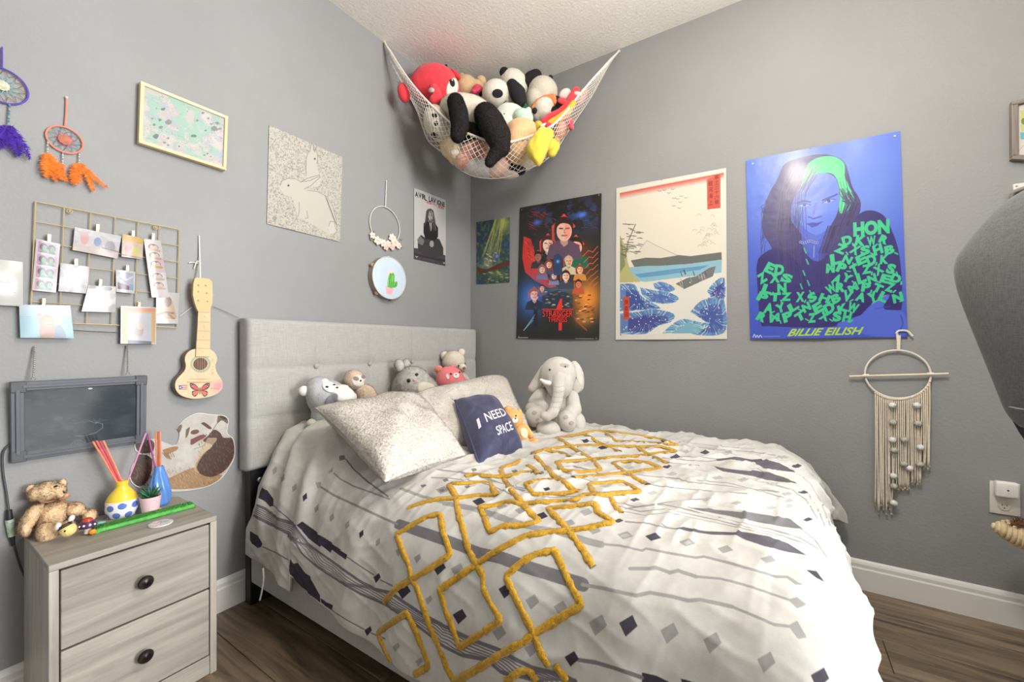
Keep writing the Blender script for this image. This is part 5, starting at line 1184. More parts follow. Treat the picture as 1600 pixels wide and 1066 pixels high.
for st, x, y, w, h in (('STRANGER', 192, 845, 210, 45), ('THINGS', 230, 893, 134, 34)):
    for dx, dy in ((-4, 0), (4, 0), (0, -4), (0, 4)): P.text(st, (x + dx, y + dy), (x + w + dx, y + dy), (x + dx, y + h + dy), (30, 16, 18), .02)
    P.text(st, (x, y), (x + w, y), (x, y + h), (226, 52, 46), .012)
P.line([(192, 838), (402, 838)], 6, RDt); P.line([(22, 1034), (88, 1034)], 6, (200, 200, 200), .7); P.line([(422, 1040), (545, 1042)], 4, (170, 170, 170), .7)
P.cv = None
po = s.build('ensemble_poster', 'tall black poster with painted faces, red and blue glow and a red title', 'poster', .35, (10, .25, .004), coat=.15, wav=.004, curl=.003, seed=8)
for x, y in ((815, 328), (936, 305), (811, 526), (932, 529)): s.tack(po, x, y, ('grey_pin', '7d7d7a'))

# -- small forest print beside the corner
s = Sheet([(744.5, 347.5), (796.5, 339.5), (796, 441), (744.5, 444)], 'R', .004, 220, (50, 66, 66)); s.p.gain = 1.12
P = s.p; P.cv = (730, 240, 3.438)
a_ = vnoise(P.H, P.W, 20, 3, 3); b_2 = vnoise(P.H, P.W, 12, 7, 2); P.mixn((34, 58, 110), np.clip((a_ - .45) * 4, 0, 1), .7); P.mixn((92, 112, 66), np.clip((b_2 - .5) * 4, 0, 1), .8)
for k in range(34): x = 150 + rnd.random() * 60; P.line([(x, 345), (x - 20 - rnd.random() * 60, 520 + rnd.random() * 60)], 4, (206, 204, 96), .22)
P.glow((195, 375), (40, 60), (196, 200, 96), .7); P.glow((115, 590), (40, 46), (178, 172, 140), .7)
for k in range(30): x, y = 80 + rnd.random() * 70, 530 + rnd.random() * 70; P.line([(x, y), (x + 8, y + 3)], 6, ((206, 200, 170), (92, 96, 84), (60, 70, 70))[k % 3], .6)
P.poly([(52, 615), (110, 622), (180, 590), (228, 575), (228, 600), (150, 625), (90, 642), (52, 640)], (86, 48, 32)); P.glow((160, 552), (10, 14), (110, 150, 236), .9); P.glow((170, 650), (60, 26), (120, 130, 80), .5)
for k in range(26): x, y = 60 + rnd.random() * 165, 630 + rnd.random() * 60; P.line([(x, y), (x + 12, y + 1)], 5, ((196, 196, 130), (50, 60, 44))[k % 2], .5)
P.cv = None
po = s.build('forest_poster', 'small green and blue forest poster with sunbeams next to the room corner', 'poster', .35, (12, .2, .003), coat=.1, wav=.003, seed=3)
for x, y in ((748, 349), (793, 343), (793, 438)): s.tack(po, x, y, ('grey_pin', '7d7d7a'), .003)

# -- black and white singer poster (left wall)
s = Sheet([(647, 293.5), (696.5, 313), (696.5, 415.5), (647, 404.5)], 'L', .004, 240, (230, 228, 224))
P = s.p; P.cv = (640, 280, 7.35)
P.poly([(50, 790), (120, 800), (410, 875), (412, 1000), (50, 915)], (84, 76, 86)); P.poly([(50, 850), (410, 930), (410, 955), (50, 880)], (52, 46, 54), .7)
P.poly([(90, 700), (130, 640), (200, 690), (300, 680), (340, 690), (385, 790), (385, 870), (300, 905), (170, 885), (95, 810)], (70, 68, 72)); P.poly([(85, 690), (120, 650), (170, 710), (150, 760), (95, 740)], (150, 148, 150), .8)
P.poly([(160, 510), (190, 480), (290, 500), (325, 560), (325, 660), (300, 700), (180, 690), (158, 610)], (38, 36, 40)); P.poly([(190, 370), (205, 345), (240, 338), (270, 360), (290, 470), (310, 590), (290, 600), (262, 480), (240, 530), (215, 480), (190, 490), (165, 560), (180, 450)], (96, 90, 90))
P.ell((240, 420), (27, 58), (222, 218, 214)); P.poly([(225, 500), (258, 505), (250, 590), (242, 600)], (206, 202, 198)); P.ell((228, 415), (6, 4), (40, 38, 40)); P.ell((254, 420), (6, 4), (40, 38, 40)); P.line([(232, 462), (250, 465)], 5, (96, 84, 84)); P.ell((252, 745), (24, 38), (186, 182, 180))
for k in range(22): x = 190 + rnd.random() * 105; P.line([(225 + rnd.random() * 30, 345), (x, 470), (x + 6 * (x - 240) / 50, 590)], 3, ((60, 56, 58), (150, 142, 138))[k % 2], .5)
for k, (ch, x, y, w) in enumerate((('A', 60, 138, 36), ('V', 98, 150, 36), ('I', 138, 178, 9), ('I', 140, 168, 12), ('L', 165, 180, 30))): 
    if k != 2: P.text(ch, (x, y), (x + w, y + w * .4), (x + 4, y + 62), (36, 34, 38), .025)
P.text('R', (150, 172), (170, 180), (152, 226), (36, 34, 38), .02); P.text('LAV', (218, 196), (300, 224), (218, 258), (36, 34, 38), .025); P.text('IGNE', (312, 236), (402, 268), (312, 292), (36, 34, 38), .03)
P.text('UNDER', (188, 246), (252, 268), (192, 276), (214, 44, 62), .02); P.text('MY', (262, 276), (312, 292), (264, 300), (214, 44, 62), .0); P.text('SKIN', (322, 296), (388, 316), (324, 330), (214, 44, 62), .02)
P.text('v', (62, 880), (98, 886), (62, 900), (220, 218, 220), .02); P.text('v', (380, 950), (408, 956), (380, 972), (220, 218, 220), .02)
P.cv = None
po = s.build('singer_poster', 'small black and white poster of a seated long-haired woman near the corner', 'poster', .5, (12, .15, .003), wav=.002, seed=5)

# -- pencil drawing of two rabbits
s = Sheet([(420.5, 195.5), (535, 246), (531, 378), (417, 350)], 'L', .004, 420, (222, 217, 204))
P = s.p; nn2 = vnoise(P.H, P.W, 5, 4, 2); P.mixn((150, 146, 138), np.clip((nn2 - .52) * 5, 0, 1), .55); P.cv = (405, 185, 5.329)
for k in range(900):
    x, y = 75 + rnd.random() * 610, 60 + rnd.random() * 960; a = rnd.random() * 6.3; P.line([(x, y), (x + 9 * math.cos(a), y + 9 * math.sin(a)), (x + 14 * math.cos(a + 1), y + 14 * math.sin(a + 1))], 2.2, (112, 108, 104), .5)
RB = (224, 219, 206)
P.soft([(390, 480), (388, 400), (392, 330), (408, 285), (424, 270), (432, 210), (448, 225), (452, 270), (462, 285), (470, 250), (480, 285), (486, 330), (480, 380), (500, 470), (500, 560), (400, 560)], RB)
P.soft([(172, 560), (190, 520), (240, 500), (300, 505), (345, 530), (400, 500), (500, 470), (505, 492), (430, 560), (400, 585), (480, 610), (560, 650), (610, 730), (640, 840), (645, 930), (610, 960), (560, 955), (470, 900), (380, 850), (330, 820), (300, 740), (270, 660), (210, 640), (175, 590)], RB)
GP = (128, 124, 118)
for q in ([(172, 560), (190, 520), (240, 500), (300, 505), (345, 530), (400, 500), (500, 470), (505, 492), (430, 560), (375, 590)], [(345, 530), (420, 520), (500, 480)], [(400, 600), (480, 610), (560, 650), (610, 730), (640, 840), (645, 940)], [(390, 480), (388, 400), (392, 330), (408, 285), (424, 270), (432, 210), (448, 225), (452, 270)], [(462, 285), (470, 250), (480, 285), (486, 330), (480, 380)], [(330, 700), (335, 760), (325, 810)], [(395, 770), (405, 830), (380, 835)]): P.line(q, 4, GP, .8)
for k in range(40): t = k / 40; x, y = 545 + 85 * t, 640 + 230 * t; P.line([(x, y), (x + 22, y + 40)], 6, GP, .35)
P.ell((608, 910), (32, 50), (232, 228, 218)); P.line([(578, 900), (590, 860), (620, 862), (640, 930)], 4, GP, .8); P.ell((242, 560), (9, 8), (90, 88, 86)); P.ell((462, 338), (8, 8), (110, 108, 104)); P.ell((126, 832), (20, 16), (150, 146, 140), alpha=.6)
P.cv = None
s.build('rabbit_drawing', 'unframed pencil drawing of two rabbits on cream paper', 'drawing', .8, None, wav=.002, seed=2)

# -- map-like print in a pale wooden frame
cor = [(222, 131), (353, 184), (350, 264), (219, 222)]
s = Sheet(cor, 'L', .02, 400, (228, 226, 220)); P = s.p
a_, b_2, c_2 = vnoise(P.H, P.W, 60, 4, 4), vnoise(P.H, P.W, 44, 8, 4), vnoise(P.H, P.W, 30, 12, 3)
P.mixn((178, 220, 202), np.clip((a_ - .47) * 9, 0, 1), .85); P.mixn((234, 214, 214), np.clip((b_2 - .52) * 9, 0, 1), .7); P.mixn((206, 206, 226), np.clip((c_2 - .58) * 8, 0, 1), .6)
for z in (.42, .47, .52, .57): P.mixn((150, 150, 158), np.clip(1 - np.abs(a_ - z) * 90, 0, 1), .45)
P.cv = (210, 120, 6.66)
for x, y, r in ((350, 470, 40), (225, 620, 34), (830, 540, 44), (860, 480, 24), (800, 490, 16), (300, 335, 26), (262, 450, 20), (205, 500, 18), (185, 435, 14), (655, 455, 16), (715, 378, 18), (760, 800, 14), (730, 815, 13), (795, 830, 11), (615, 615, 28), (350, 640, 18), (315, 685, 14), (350, 712, 16), (275, 525, 20), (890, 540, 20), (770, 432, 16), (230, 330, 10), (550, 360, 9), (905, 640, 9), (740, 560, 14), (465, 725, 12)):
    P.poly([(x + r * (.6 + .7 * rnd.random()) * math.cos(k * .785), y + r * .7 * (.6 + .7 * rnd.random()) * math.sin(k * .785)) for k in range(8)], ((126, 126, 132), (118, 150, 140), (150, 148, 154))[int(x) % 3], .8)
P.cv = None
ft = thing('framed_map_print', 'pastel green and grey map-like print in a thin pale wood frame', 'picture', s.fr)
b, uv = s.mesh(wav=0, th=.001, n=4, m=4); b.build('print', PM('map_print', P, .6, spec=.2), ft, uv=uv)
MFR = wood('pale_pine_frame', 'd2b788', 'e6d2a8', scale=(3, 60, 60), rough=.45)
for i in range(4):
    a, c = s.q[i], s.q[(i + 1) % 4]; d = c - a; L = np.linalg.norm(d); b = MB(); b.box((0, 0, 0), (L + (.011 if i % 2 == 0 else -.0112), .022, .011), .001)
    o = b.build('frame_rail', MFR, ft, smooth=False); o.location = (a + c) / 2 + np.array([0, .004, 0]); o.rotation_euler = (0, -math.atan2(d[2], d[0]), 0)
b = MB(); b.prism([(k[0], k[2]) for k in s.q], .004, .012); b.build('backing_board', M('brown_backing', 'a58c6c', .8, (80, .2), (30, .08)), ft, smooth=False)

# -- bear cub cut-out sticker low on the left wall
out = [(865, 600), (885, 585), (920, 590), (935, 605), (1000, 600), (1120, 640), (1150, 560), (1130, 540), (1150, 505), (1200, 460), (1270, 432), (1340, 440), (1400, 445), (1440, 450), (1465, 480), (1455, 560), (1490, 590), (1505, 650), (1500, 720), (1470, 780), (1420, 850), (1340, 900), (1240, 925), (1120, 935), (1000, 920), (900, 915), (845, 880), (830, 830), (850, 760), (885, 700), (862, 660)]
cvb = lambda q: (q[0] / 4.1, 540 + q[1] / 4.1)
s = Sheet([(201, 643), (368, 643), (368, 770), (201, 770)], 'L', .003, 420, (232, 226, 214)); P = s.p; P.cv = (0, 540, 4.1)
P.a[:] = (214, 206, 196); P.mixn((240, 236, 228), np.clip((vnoise(P.H, P.W, 30, 3, 3) - .4) * 3, 0, 1), .6)
P.soft([(1060, 860), (1250, 780), (1330, 830), (1420, 830), (1360, 890), (1240, 915), (1100, 920), (1020, 900)], (178, 132, 84), .85)
for k in range(420): x, y = 1020 + rnd.random() * 400, 780 + rnd.random() * 130; P.line([(x, y), (x + 7, y + 9)], 3, ((206, 170, 120), (150, 106, 64), (226, 206, 176))[k % 3], .6)
for q in ([(850, 760), (885, 700), (960, 715), (975, 770), (950, 860), (900, 900), (845, 880), (830, 830)], [(865, 600), (930, 595), (985, 620), (975, 680), (900, 690), (868, 650)], [(1330, 580), (1370, 540), (1410, 560), (1430, 590), (1490, 600), (1500, 700), (1440, 800), (1350, 845), (1270, 815), (1255, 760), (1300, 690), (1360, 640), (1300, 610)]): P.soft(q, (84, 54, 42)); 
for k in range(300):
    x, y = (840 + rnd.random() * 140, 600 + rnd.random() * 290) if k % 2 else (1270 + rnd.random() * 220, 560 + rnd.random() * 270)
    P.line([(x, y), (x + 6, y + 12)], 4, ((58, 36, 30), (120, 84, 58), (150, 104, 70))[k % 4 - 1], .75)
P.soft([(1330, 590), (1390, 600), (1300, 700), (1260, 780), (1280, 820), (1245, 800), (1255, 720)], (222, 196, 156), .7)
P.soft([(1130, 540), (1140, 515), (1165, 508), (1155, 550), (1135, 565)], (128, 96, 70)); P.soft([(1395, 450), (1440, 448), (1462, 480), (1455, 500), (1420, 480), (1390, 500)], (120, 98, 70)); P.ell((1430, 460), (26, 12), (72, 50, 38), .4)
P.soft([(1285, 500), (1310, 495), (1355, 530), (1335, 535)], (92, 62, 48)); P.soft([(1190, 540), (1215, 525), (1205, 570), (1188, 590)], (122, 96, 76)); P.ell((1247, 555), (28, 14), (122, 70, 56), -.2); P.soft([(1220, 600), (1290, 572), (1320, 580), (1260, 615), (1222, 634)], (132, 66, 56)); P.line([(1245, 660), (1300, 640), (1335, 600)], 4, (160, 140, 120)); P.line([(1360, 545), (1390, 500), (1400, 470)], 4, (140, 110, 80))
P.soft([(1040, 670), (1100, 650), (1140, 650), (1130, 672), (1080, 700), (1100, 730), (1060, 720)], (176, 132, 84)); 
for k in range(5): P.line([(1040 + k * 16, 690), (1060 + k * 14, 715)], 4, (110, 76, 50), .7)
P.cv = None
b = MB(); PO = [s.fr.pt(*cvb(q)) for q in out]; PO = [(q[0], q[2]) for q in PO]; ctr = np.mean(PO, 0)
sm = smooth_poly(PO + [PO[0]], 90)[:-1]; b.prism([tuple(q) for q in sm], -.0006, .0006)
sm2 = (sm - ctr) * .985 + ctr
uvs = []
def uvof(v): return inv_bilin(s.q2, np.array([v[0], v[2]]))
cut = thing('bear_cutout', 'cut-out wall sticker of a reclining pale brown bear cub above the nightstand', 'sticker', s.fr)
b.build('border', M('white_sticker_edge', 'dfdbd2', .5, (60, .1), (30, .03)), cut, smooth=False)
b = MB(); b.prism([tuple(q) for q in sm2], -.0014, -.0007); V = b.arr(); uvs = [(lambda t: (t[0], 1 - t[1]))(uvof(v)) for v in V]; b.build('print', PM('bear_cutout', P, .45), cut, smooth=False, uv=np.array(uvs))
# ------------------------------------------------------------------ ornaments hung on the left wall
def circ(c, r, n=40, y=0.0, a0=0.0, a1=2 * math.pi, ry=None):
    t = np.linspace(a0, a1, n, endpoint=abs(a1 - a0) < 6.2); return np.stack([c[0] + r * np.cos(t), np.full(n, c[1] + y), c[2] + (ry or r) * np.sin(t)], 1)
def feather(root, a, d, L, w, mat, seed):
    """One soft feather: a quill with many barbs, drooping from a in direction d."""
    r = np.random.RandomState(seed); d = np.array(d, float); d /= np.linalg.norm(d); s = np.cross(d, [0, 1, 0]); s /= np.linalg.norm(s)
    b = MB(); bend = r.normal(0, .15)
    q = lambda t: a + d * L * t + s * bend * L * t * t + np.array([0, -.006 * math.sin(t * 3), 0])
    b.tube([q(t) for t in np.linspace(0, 1, 7)], [.0009, .0008, .0007, .0006, .0005, .0004, .0002], 5)
    for k in range(80):
        t = .04 + .96 * (k / 80); wd = w * math.sin(math.pi * min(1, (t * .85 + .12))) ** .6 * (1 + r.normal(0, .22))
        for sg in (-1, 1):
            p = q(t); e = p + s * sg * wd + d * wd * .55 + np.array([0, r.normal(0, .0045), 0]) + d * r.normal(0, .004); m = (p + e) / 2 + np.array([0, -.002, 0]); h = d * L * .0095
            b.add([p - h, p + h, m + h * 1.1, m - h * .9, e], [(0, 1, 2, 3), (3, 2, 4)])
    return b.build('feather', mat, root, ang=0)
def beads(root, a, c, cols, r):
    n = max(2, int(np.linalg.norm(np.array(c) - a) / (r * 1.7)))
    for k in range(n):
        b = MB(); b.ell((0, 0, 0), (r, r, r * .85), nu=10, nv=7); o = b.build('bead', M('bead_' + cols[k % len(cols)], cols[k % len(cols)], .3, None, (80, .06)), root); o.location = np.array(a) + (np.array(c) - a) * (k + .5) / n
    b = MB(); b.tube([a, c], .0005, 4); b.build('thread', M('thread_grey', '8f8a84', .8, None, (90, .1)), root)
def web(root, c, R, rin, mats, n=12, y=0):
    T = lambda k, r: np.array([c[0] + r * math.cos(k), c[1] + y, c[2] + r * math.sin(k)])
    for ring_, (r0, r1) in enumerate(((R, R * .62), (R * .62, rin))):
        b = MB()
        for k in range(n):
            a = 2 * math.pi * (k + .5 * ring_) / n; e = math.pi / n; b.tube([T(a, r0), T(a + e, r1)], .0007, 4); b.tube([T(a + 2 * e, r0), T(a + e, r1)], .0007, 4)
        b.build('web', mats[ring_ % len(mats)], root)
    b = MB(); b.lathe([(0, 0), (rin, .0005), (rin * .9, .0014), (0, .0016)], n=14, R=rotm(rx=math.pi / 2), c=c + np.array([0, y, 0])); b.build('centre_weave', mats[-1], root)
# orange dream catcher
f = FL(101, 219, .004); dc = thing('dream_catcher', 'orange dream catcher with orange feathers hanging above the wire grid', 'dream catcher', f)
c = f.pt(101, 219); R_ = abs(f.pt(101, 199.5)[2] - f.pt(101, 238.5)[2]) / 2; OR_ = M('coral_ribbon', 'f08a76', .7, (200, .3), (60, .06))
b = MB(); b.tube(circ(c, R_ * 1.02, 40, -.004), .0024, 7, closed=True); b.build('ring', OR_, dc); web(dc, c, R_, R_ * .40, [M('teal_thread', '5c8f8e', .8, None, (90, .1)), M('magenta_thread', 'b05a8c', .8, None, (90, .1)), M('orange_weave', 'b9745e', .8, (300, .5), (120, .2))], 11, -.004)
b = MB(); tp = f.pt(103.5, 153); b.tube([c + np.array([0, -.004, R_]), (c + tp) / 2 + np.array([.001, -.004, R_ / 2]), tp + np.array([0, -.003, 0])], .0022, 6); b.build('hanging_loop', OR_, dc)
b = MB(); b.ell(tp + np.array([0, -.004, 0]), (.0035, .003, .004)); b.build('pin', M('pale_wood_pin', 'e0cdb4', .5, None, (60, .06)), dc)
FO = M('orange_feather', 'f0801f', .8, None, (60, .14), sheen=.3); Q = lambda x, y, t=-.012: f.pt(x, y, t)
for i, ((x0, y0, x1, y1)) in enumerate(((74.5, 218, 74.5, 238), (98, 238, 98, 258), (124, 237, 124, 255))): beads(dc, Q(x0, y0, -.006), Q(x1, y1, -.008), ['d07aa8', '6fb0a8', 'e8e2d8', '6fb0a8', 'f0e0c0'], .0021)
for i, (x, y, dx, dz, L, w) in enumerate(((74, 238, -.05, -1, .058, .0095), (76, 239, .22, -1, .056, .011), (73, 240, .05, -1, .05, .010), (98, 256, -.35, -1, .034, .008), (96, 256, -.6, -.7, .03, .009), (122, 254, -.25, -1, .050, .008), (125, 254, .42, -1, .062, .0065), (126, 255, .62, -1, .058, .006), (121, 256, -.05, -1, .046, .009))): feather(dc, Q(x, y, -.010 - .002 * (i % 3)), (dx, 0, dz), L * 1.42, w * 1.55, FO, i)
# purple dream catcher, cut by the left edge of the view
f = FL(3, 134, .004); dc = thing('dream_catcher', 'purple dream catcher with purple feathers at the left edge', 'dream catcher', f); c = f.pt(3, 134); R_ = abs(f.pt(3, 105)[2] - f.pt(3, 163)[2]) / 2 * .92
PV = M('violet_ribbon', '5a49b0', .7, (200, .3), (60, .08)); b = MB(); b.tube(circ(c, R_, 44, -.004), .0024, 7, closed=True); b.build('ring', PV, dc)
web(dc, c, R_, R_ * .3, [M('brown_thread', '8a6656', .8, None, (90, .1)), M('aqua_thread', '7fb7b8', .8, None, (90, .1)), M('pale_weave', 'c9c6b0', .8, (300, .5), (120, .2))], 13, -.004)
Q = lambda x, y, t=-.012: f.pt(x, y, t); beads(dc, Q(15, 163, -.005), Q(13, 196, -.007), ['6aa9b4', '4d7f99', '6aa9b4', 'd7a58c', '54788c'], .0026); FV = M('purple_feather', '43189c', .8, None, (60, .2), sheen=.3)
for i, (x, y, dx, dz, L, w) in enumerate(((13, 195, -.1, -1, .056, .013), (15, 195, .25, -1, .060, .011), (11, 196, -.3, -1, .05, .012), (16, 196, .5, -1, .062, .008))): feather(dc, Q(x, y, -.010 - .002 * i), (dx, 0, dz), L * 1.45, w * 1.4, FV, i + 30)
b = MB(); b.tube([c + np.array([0, -.004, R_]), c + np.array([0, -.003, R_ + .06])], .002, 6); b.build('hanging_loop', PV, dc)

# wire grid
cor = [(55.6, 315), (281, 359), (277, 512), (47.5, 503)]; s = Sheet(cor, 'L', .012, 8, 0); f = s.fr
wg = thing('wire_photo_grid', 'gold wire grid panel holding clipped photos on the left wall', 'photo grid', f); MG = M('brass_wire', 'd0ba8c', .38, None, (40, .06), metal=.35)
bl = lambda u, v: s.q[0] * (1 - u) * (1 - v) + s.q[1] * u * (1 - v) + s.q[2] * u * v + s.q[3] * (1 - u) * v
for i in range(7):
    b = MB(); b.tube([bl(i / 6, 0), bl(i / 6, 1)], .0019 if i in (0, 6) else .0014, 6); b.build('wire', MG, wg)
    b = MB(); o_ = np.array([0, .0022 if 0 < i < 6 else 0, 0]); b.tube([bl(0, i / 6) + o_, bl(1, i / 6) + o_], .0019 if i in (0, 6) else .0014, 6); b.build('wire', MG, wg)
for u in (.2, .8): b = MB(); b.tube(circ(bl(u, .01) + np.array([0, 0, -.006]), .006, 16), .0012, 6, closed=True); b.ell(bl(u, .01) + np.array([0, 0, -.006]), (.003, .003, .003)); b.build('hanging_eye', MG, wg)
b = MB(); a, c_ = f.pt(112, 516), f.pt(190, 520); b.tube(smooth_poly([a, (a + c_) / 2 + np.array([0, 0, -.001]), c_], 16), .0016, 6); b.build('bead_chain', M('grey_bead_chain', '8c8880', .4, (900, 1.0), (300, .3), metal=.6), wg)
MCL = M('gold_clip', 'd8c48a', .25, None, (50, .1), metal=.8)
def clip(x, y, photo_label):
    k = FL(x, y, .02); o = thing('photo_clip', photo_label, 'clip', k, 'gold clips on the wire grid')
    b = MB(); b.box((0, .004, .0), (.0075, .004, .024), .0008); b.build('clip_body', MCL, o, smooth=False)
    b = MB(); b.box((0, -.001, .002), (.0075, .002, .018), .0006, R=rotm(rx=.12)); b.build('clip_jaw', MCL, o, smooth=False); b = MB(); b.tube([(-.005, .001, .0), (.005, .001, 0)], .0016, 7); b.build('spring', MCL, o)
def photo(name, cor, label, draw, off=.018, W=150, bg=(230, 228, 226), cl=None):
    t = Sheet(cor, 'L', off, W, bg); draw(t.p); t.p.cv = None; t.p.mp = None; t.p.gain = .72
    t.build(name, label, 'photo', .3, None, .2, group='photos clipped on the wire grid', n=6, m=6, wav=.002, seed=len(label))
    if cl: clip(cl[0], cl[1], 'small gold clip gripping the ' + cl[2])
def cvs(P): P.cv = (0, 300, 4.1)
def blobs(P, cols, n, sc=.14):
    P.mp = None; P.cv = None
    for k in range(n): P.ell((rnd.random(), rnd.random()), (sc * (.4 + rnd.random()), sc * (.3 + .7 * rnd.random())), cols[k % len(cols)], rnd.random() * 3, .55)
def d_strip1(P):
    P.mp = None; P.a[:] = (236, 226, 228)
    for k in range(4):
        y = .03 + k * .243; P.poly([(.1, y), (.92, y), (.92, y + .215), (.1, y + .215)], (226, 150, 192)); P.poly([(.6, y), (.92, y), (.92, y + .215), (.55, y + .215)], (232, 206, 226), .7)
        for dx, c1 in ((.33, (34, 62, 54)), (.66, (44, 70, 60))): P.ell((dx, y + .1), (.17, .075), c1); P.ell((dx + .04, y + .12), (.1, .06), (110, 170, 128)); P.poly([(dx - .16, y + .215), (dx - .08, y + .165), (dx + .14, y + .165), (dx + .18, y + .215)], (70, 130, 92))
def d_strip2(P):
    P.mp = None; P.a[:] = (238, 230, 230); P.poly([(0, .3), (1, .3), (1, .56), (0, .56)], (240, 196, 206), .7)
    for y, c2 in ((.13, (214, 190, 176)), (.27, (206, 184, 160)), (.42, (206, 180, 90)), (.63, (206, 186, 170)), (.79, (214, 196, 180))):
        P.ell((.48, y), (.3, .055), (122, 94, 74)); P.ell((.4, y + .008), (.13, .045), (238, 206, 184)); P.ell((.62, y + .008), (.13, .045), (240, 212, 194)); P.line([(.2, y + .05), (.8, y + .055)], .03 * P.W, c2)
def d_beach(P):
    P.mp = None; P.grad((196, 216, 232), (150, 206, 226)); P.poly([(0, .34), (1, .34), (1, .36), (0, .36)], (140, 190, 214)); P.poly([(0, .34), (1, .36), (1, 1), (0, 1)], (140, 204, 222), .7)
    P.soft([(.36, 1), (.34, .75), (.38, .5), (.44, .34), (.54, .30), (.62, .4), (.64, .6), (.68, 1)], (196, 152, 126)); P.soft([(.36, .62), (.37, .42), (.46, .3), (.58, .3), (.62, .4), (.5, .42), (.42, .6)], (186, 150, 104)); P.ell((.53, .52), (.09, .14), (226, 178, 152)); P.line([(.49, .6), (.57, .59)], 1.4, (170, 90, 86)); P.line([(.49, .48), (.515, .48)], 1.4, (90, 60, 50)); P.line([(.55, .475), (.575, .475)], 1.4, (90, 60, 50)); P.ell((.72, .48), (.075, .12), (226, 180, 156)); P.soft([(.62, .98), (.66, .66), (.74, .6), (.8, .7), (.84, .98)], (120, 150, 180)); P.ell((.36, .3), (.04, .05), (226, 140, 130))
def d_beachday(P):
    P.mp = None; P.grad((206, 210, 220), (222, 206, 200)); blobs(P, [(216, 190, 180), (178, 168, 178), (232, 224, 224), (190, 160, 150)], 26, .12); P.ell((.22, .4), (.09, .28), (226, 160, 150)); P.ell((.5, .45), (.08, .2), (104, 136, 190)); P.ell((.78, .55), (.12, .25), (150, 144, 156)); P.poly([(0, .7), (1, .7), (1, 1), (0, 1)], (206, 186, 172), .6)
    P.line([(.62, .66), (.97, .7)], 2.5, (110, 100, 104))
def d_kids(P): P.mp = None; P.a[:] = (226, 204, 190); P.poly([(0, 0), (1, 0), (1, .28), (0, .3)], (236, 188, 80)); P.ell((.32, .68), (.2, .26), (232, 168, 172)); P.ell((.3, .42), (.12, .13), (230, 200, 180)); P.ell((.66, .66), (.2, .28), (232, 216, 110)); P.ell((.64, .38), (.12, .13), (226, 196, 170)); P.line([(.05, .9), (.95, .95)], 3, (170, 140, 130))
def d_pale(P): blobs(P, [(190, 188, 206), (222, 206, 210), (174, 174, 188), (228, 222, 226)], 40, .2)
def d_pale2(P): blobs(P, [(196, 192, 202), (228, 204, 198), (184, 172, 174), (226, 222, 224), (180, 196, 210)], 44, .16); P.ell((.15, .06), (.14, .06), (120, 112, 112)); P.ell((.7, .1), (.16, .08), (150, 140, 140))
def d_sofa(P): P.mp = None; P.poly([(.08, .08), (.92, .08), (.92, .86), (.08, .86)], (184, 188, 210)); P.poly([(.08, .56), (.3, .6), (.7, .68), (.7, .86), (.08, .86)], (112, 74, 96)); P.poly([(.7, .6), (.92, .6), (.92, .86), (.7, .86)], (150, 180, 214)); P.line([(.3, .45), (.6, .4), (.85, .25)], 3, (226, 228, 238)); P.line([(.2, .35), (.5, .5)], 2.5, (130, 134, 160))
def d_orange(P): P.mp = None; P.a[:] = (236, 228, 222); P.poly([(.04, .04), (.97, .02), (.97, .97), (.04, .97)], (232, 176, 96)); P.poly([(.04, .04), (.97, .02), (.97, .12), (.04, .14)], (232, 150, 110)); P.poly([(.19, .17), (.86, .17), (.86, .97), (.19, .97)], (206, 204, 216)); P.soft([(.35, .75), (.42, .5), (.5, .42), (.6, .5), (.62, .7), (.52, .82)], (196, 176, 166)); P.ell((.53, .52), (.1, .1), (226, 208, 198)); P.poly([(.19, .9), (.86, .93), (.86, 1), (.19, 1)], (70, 74, 106))
def d_dog(P): P.mp = None; P.a[:] = (228, 224, 222); P.soft([(.1, .7), (.3, .4), (.45, .2), (.65, .2), (.8, .5), (.9, .8), (.6, .92)], (222, 190, 154)); P.ell((.5, .3), (.16, .17), (150, 116, 96)); P.line([(.05, .72), (.4, .64), (.75, .66)], 4, (158, 128, 108)); P.line([(.55, .7), (.8, .85)], 4, (190, 140, 100)); P.poly([(0, .85), (1, .85), (1, 1), (0, 1)], (232, 228, 226))
K = lambda *q: [(x / 4.1, 300 + y / 4.1) for x, y in q]
photo('photo_strip', K((232, 300), (386, 335), (358, 645), (204, 630)), 'pink and green photo booth strip at the left of the wire grid', d_strip1, cl=(77, 372, 'pink and green photo booth strip'))
photo('photo_print', K((480, 225), (778, 285), (752, 428), (464, 372)), 'wide blurry beach photo at the top of the wire grid', d_beachday, cl=(152.5, 356, 'wide beach photo'))
photo('photo_print', K((784, 268), (920, 300), (912, 432), (778, 415)), 'small square photo with a yellow top beside the tall strip', d_kids, cl=(208, 366, 'yellow topped square photo'))
photo('photo_strip', K((920, 300), (1030, 312), (1083, 676), (972, 676)), 'tall pale pink photo strip tilted at the right of the wire grid', d_strip2, .020, cl=(239.5, 370, 'tilted pale pink strip'))
photo('photo_print', K((388, 455), (572, 480), (558, 652), (374, 636)), 'pale washed out photo below the wide beach photo', d_pale, cl=(119, 410, 'pale washed out photo'))
photo('photo_print', K((742, 498), (866, 512), (862, 652), (744, 640)), 'small white bordered photo of a purple couch scene', d_sofa, cl=(199, 420, 'small white bordered photo'))
photo('photo_print', K((566, 600), (742, 606), (740, 772), (522, 766)), 'pale pinkish photo in the lower middle of the wire grid', d_pale2, .021, cl=(157, 442, 'pale pinkish lower middle photo'))
photo('photo_print', K((122, 722), (450, 728), (474, 938), (130, 934)), 'large blue seaside photo of two hugging people at the lower left', d_beach, .022, cl=(68.5, 472, 'large blue seaside photo'))
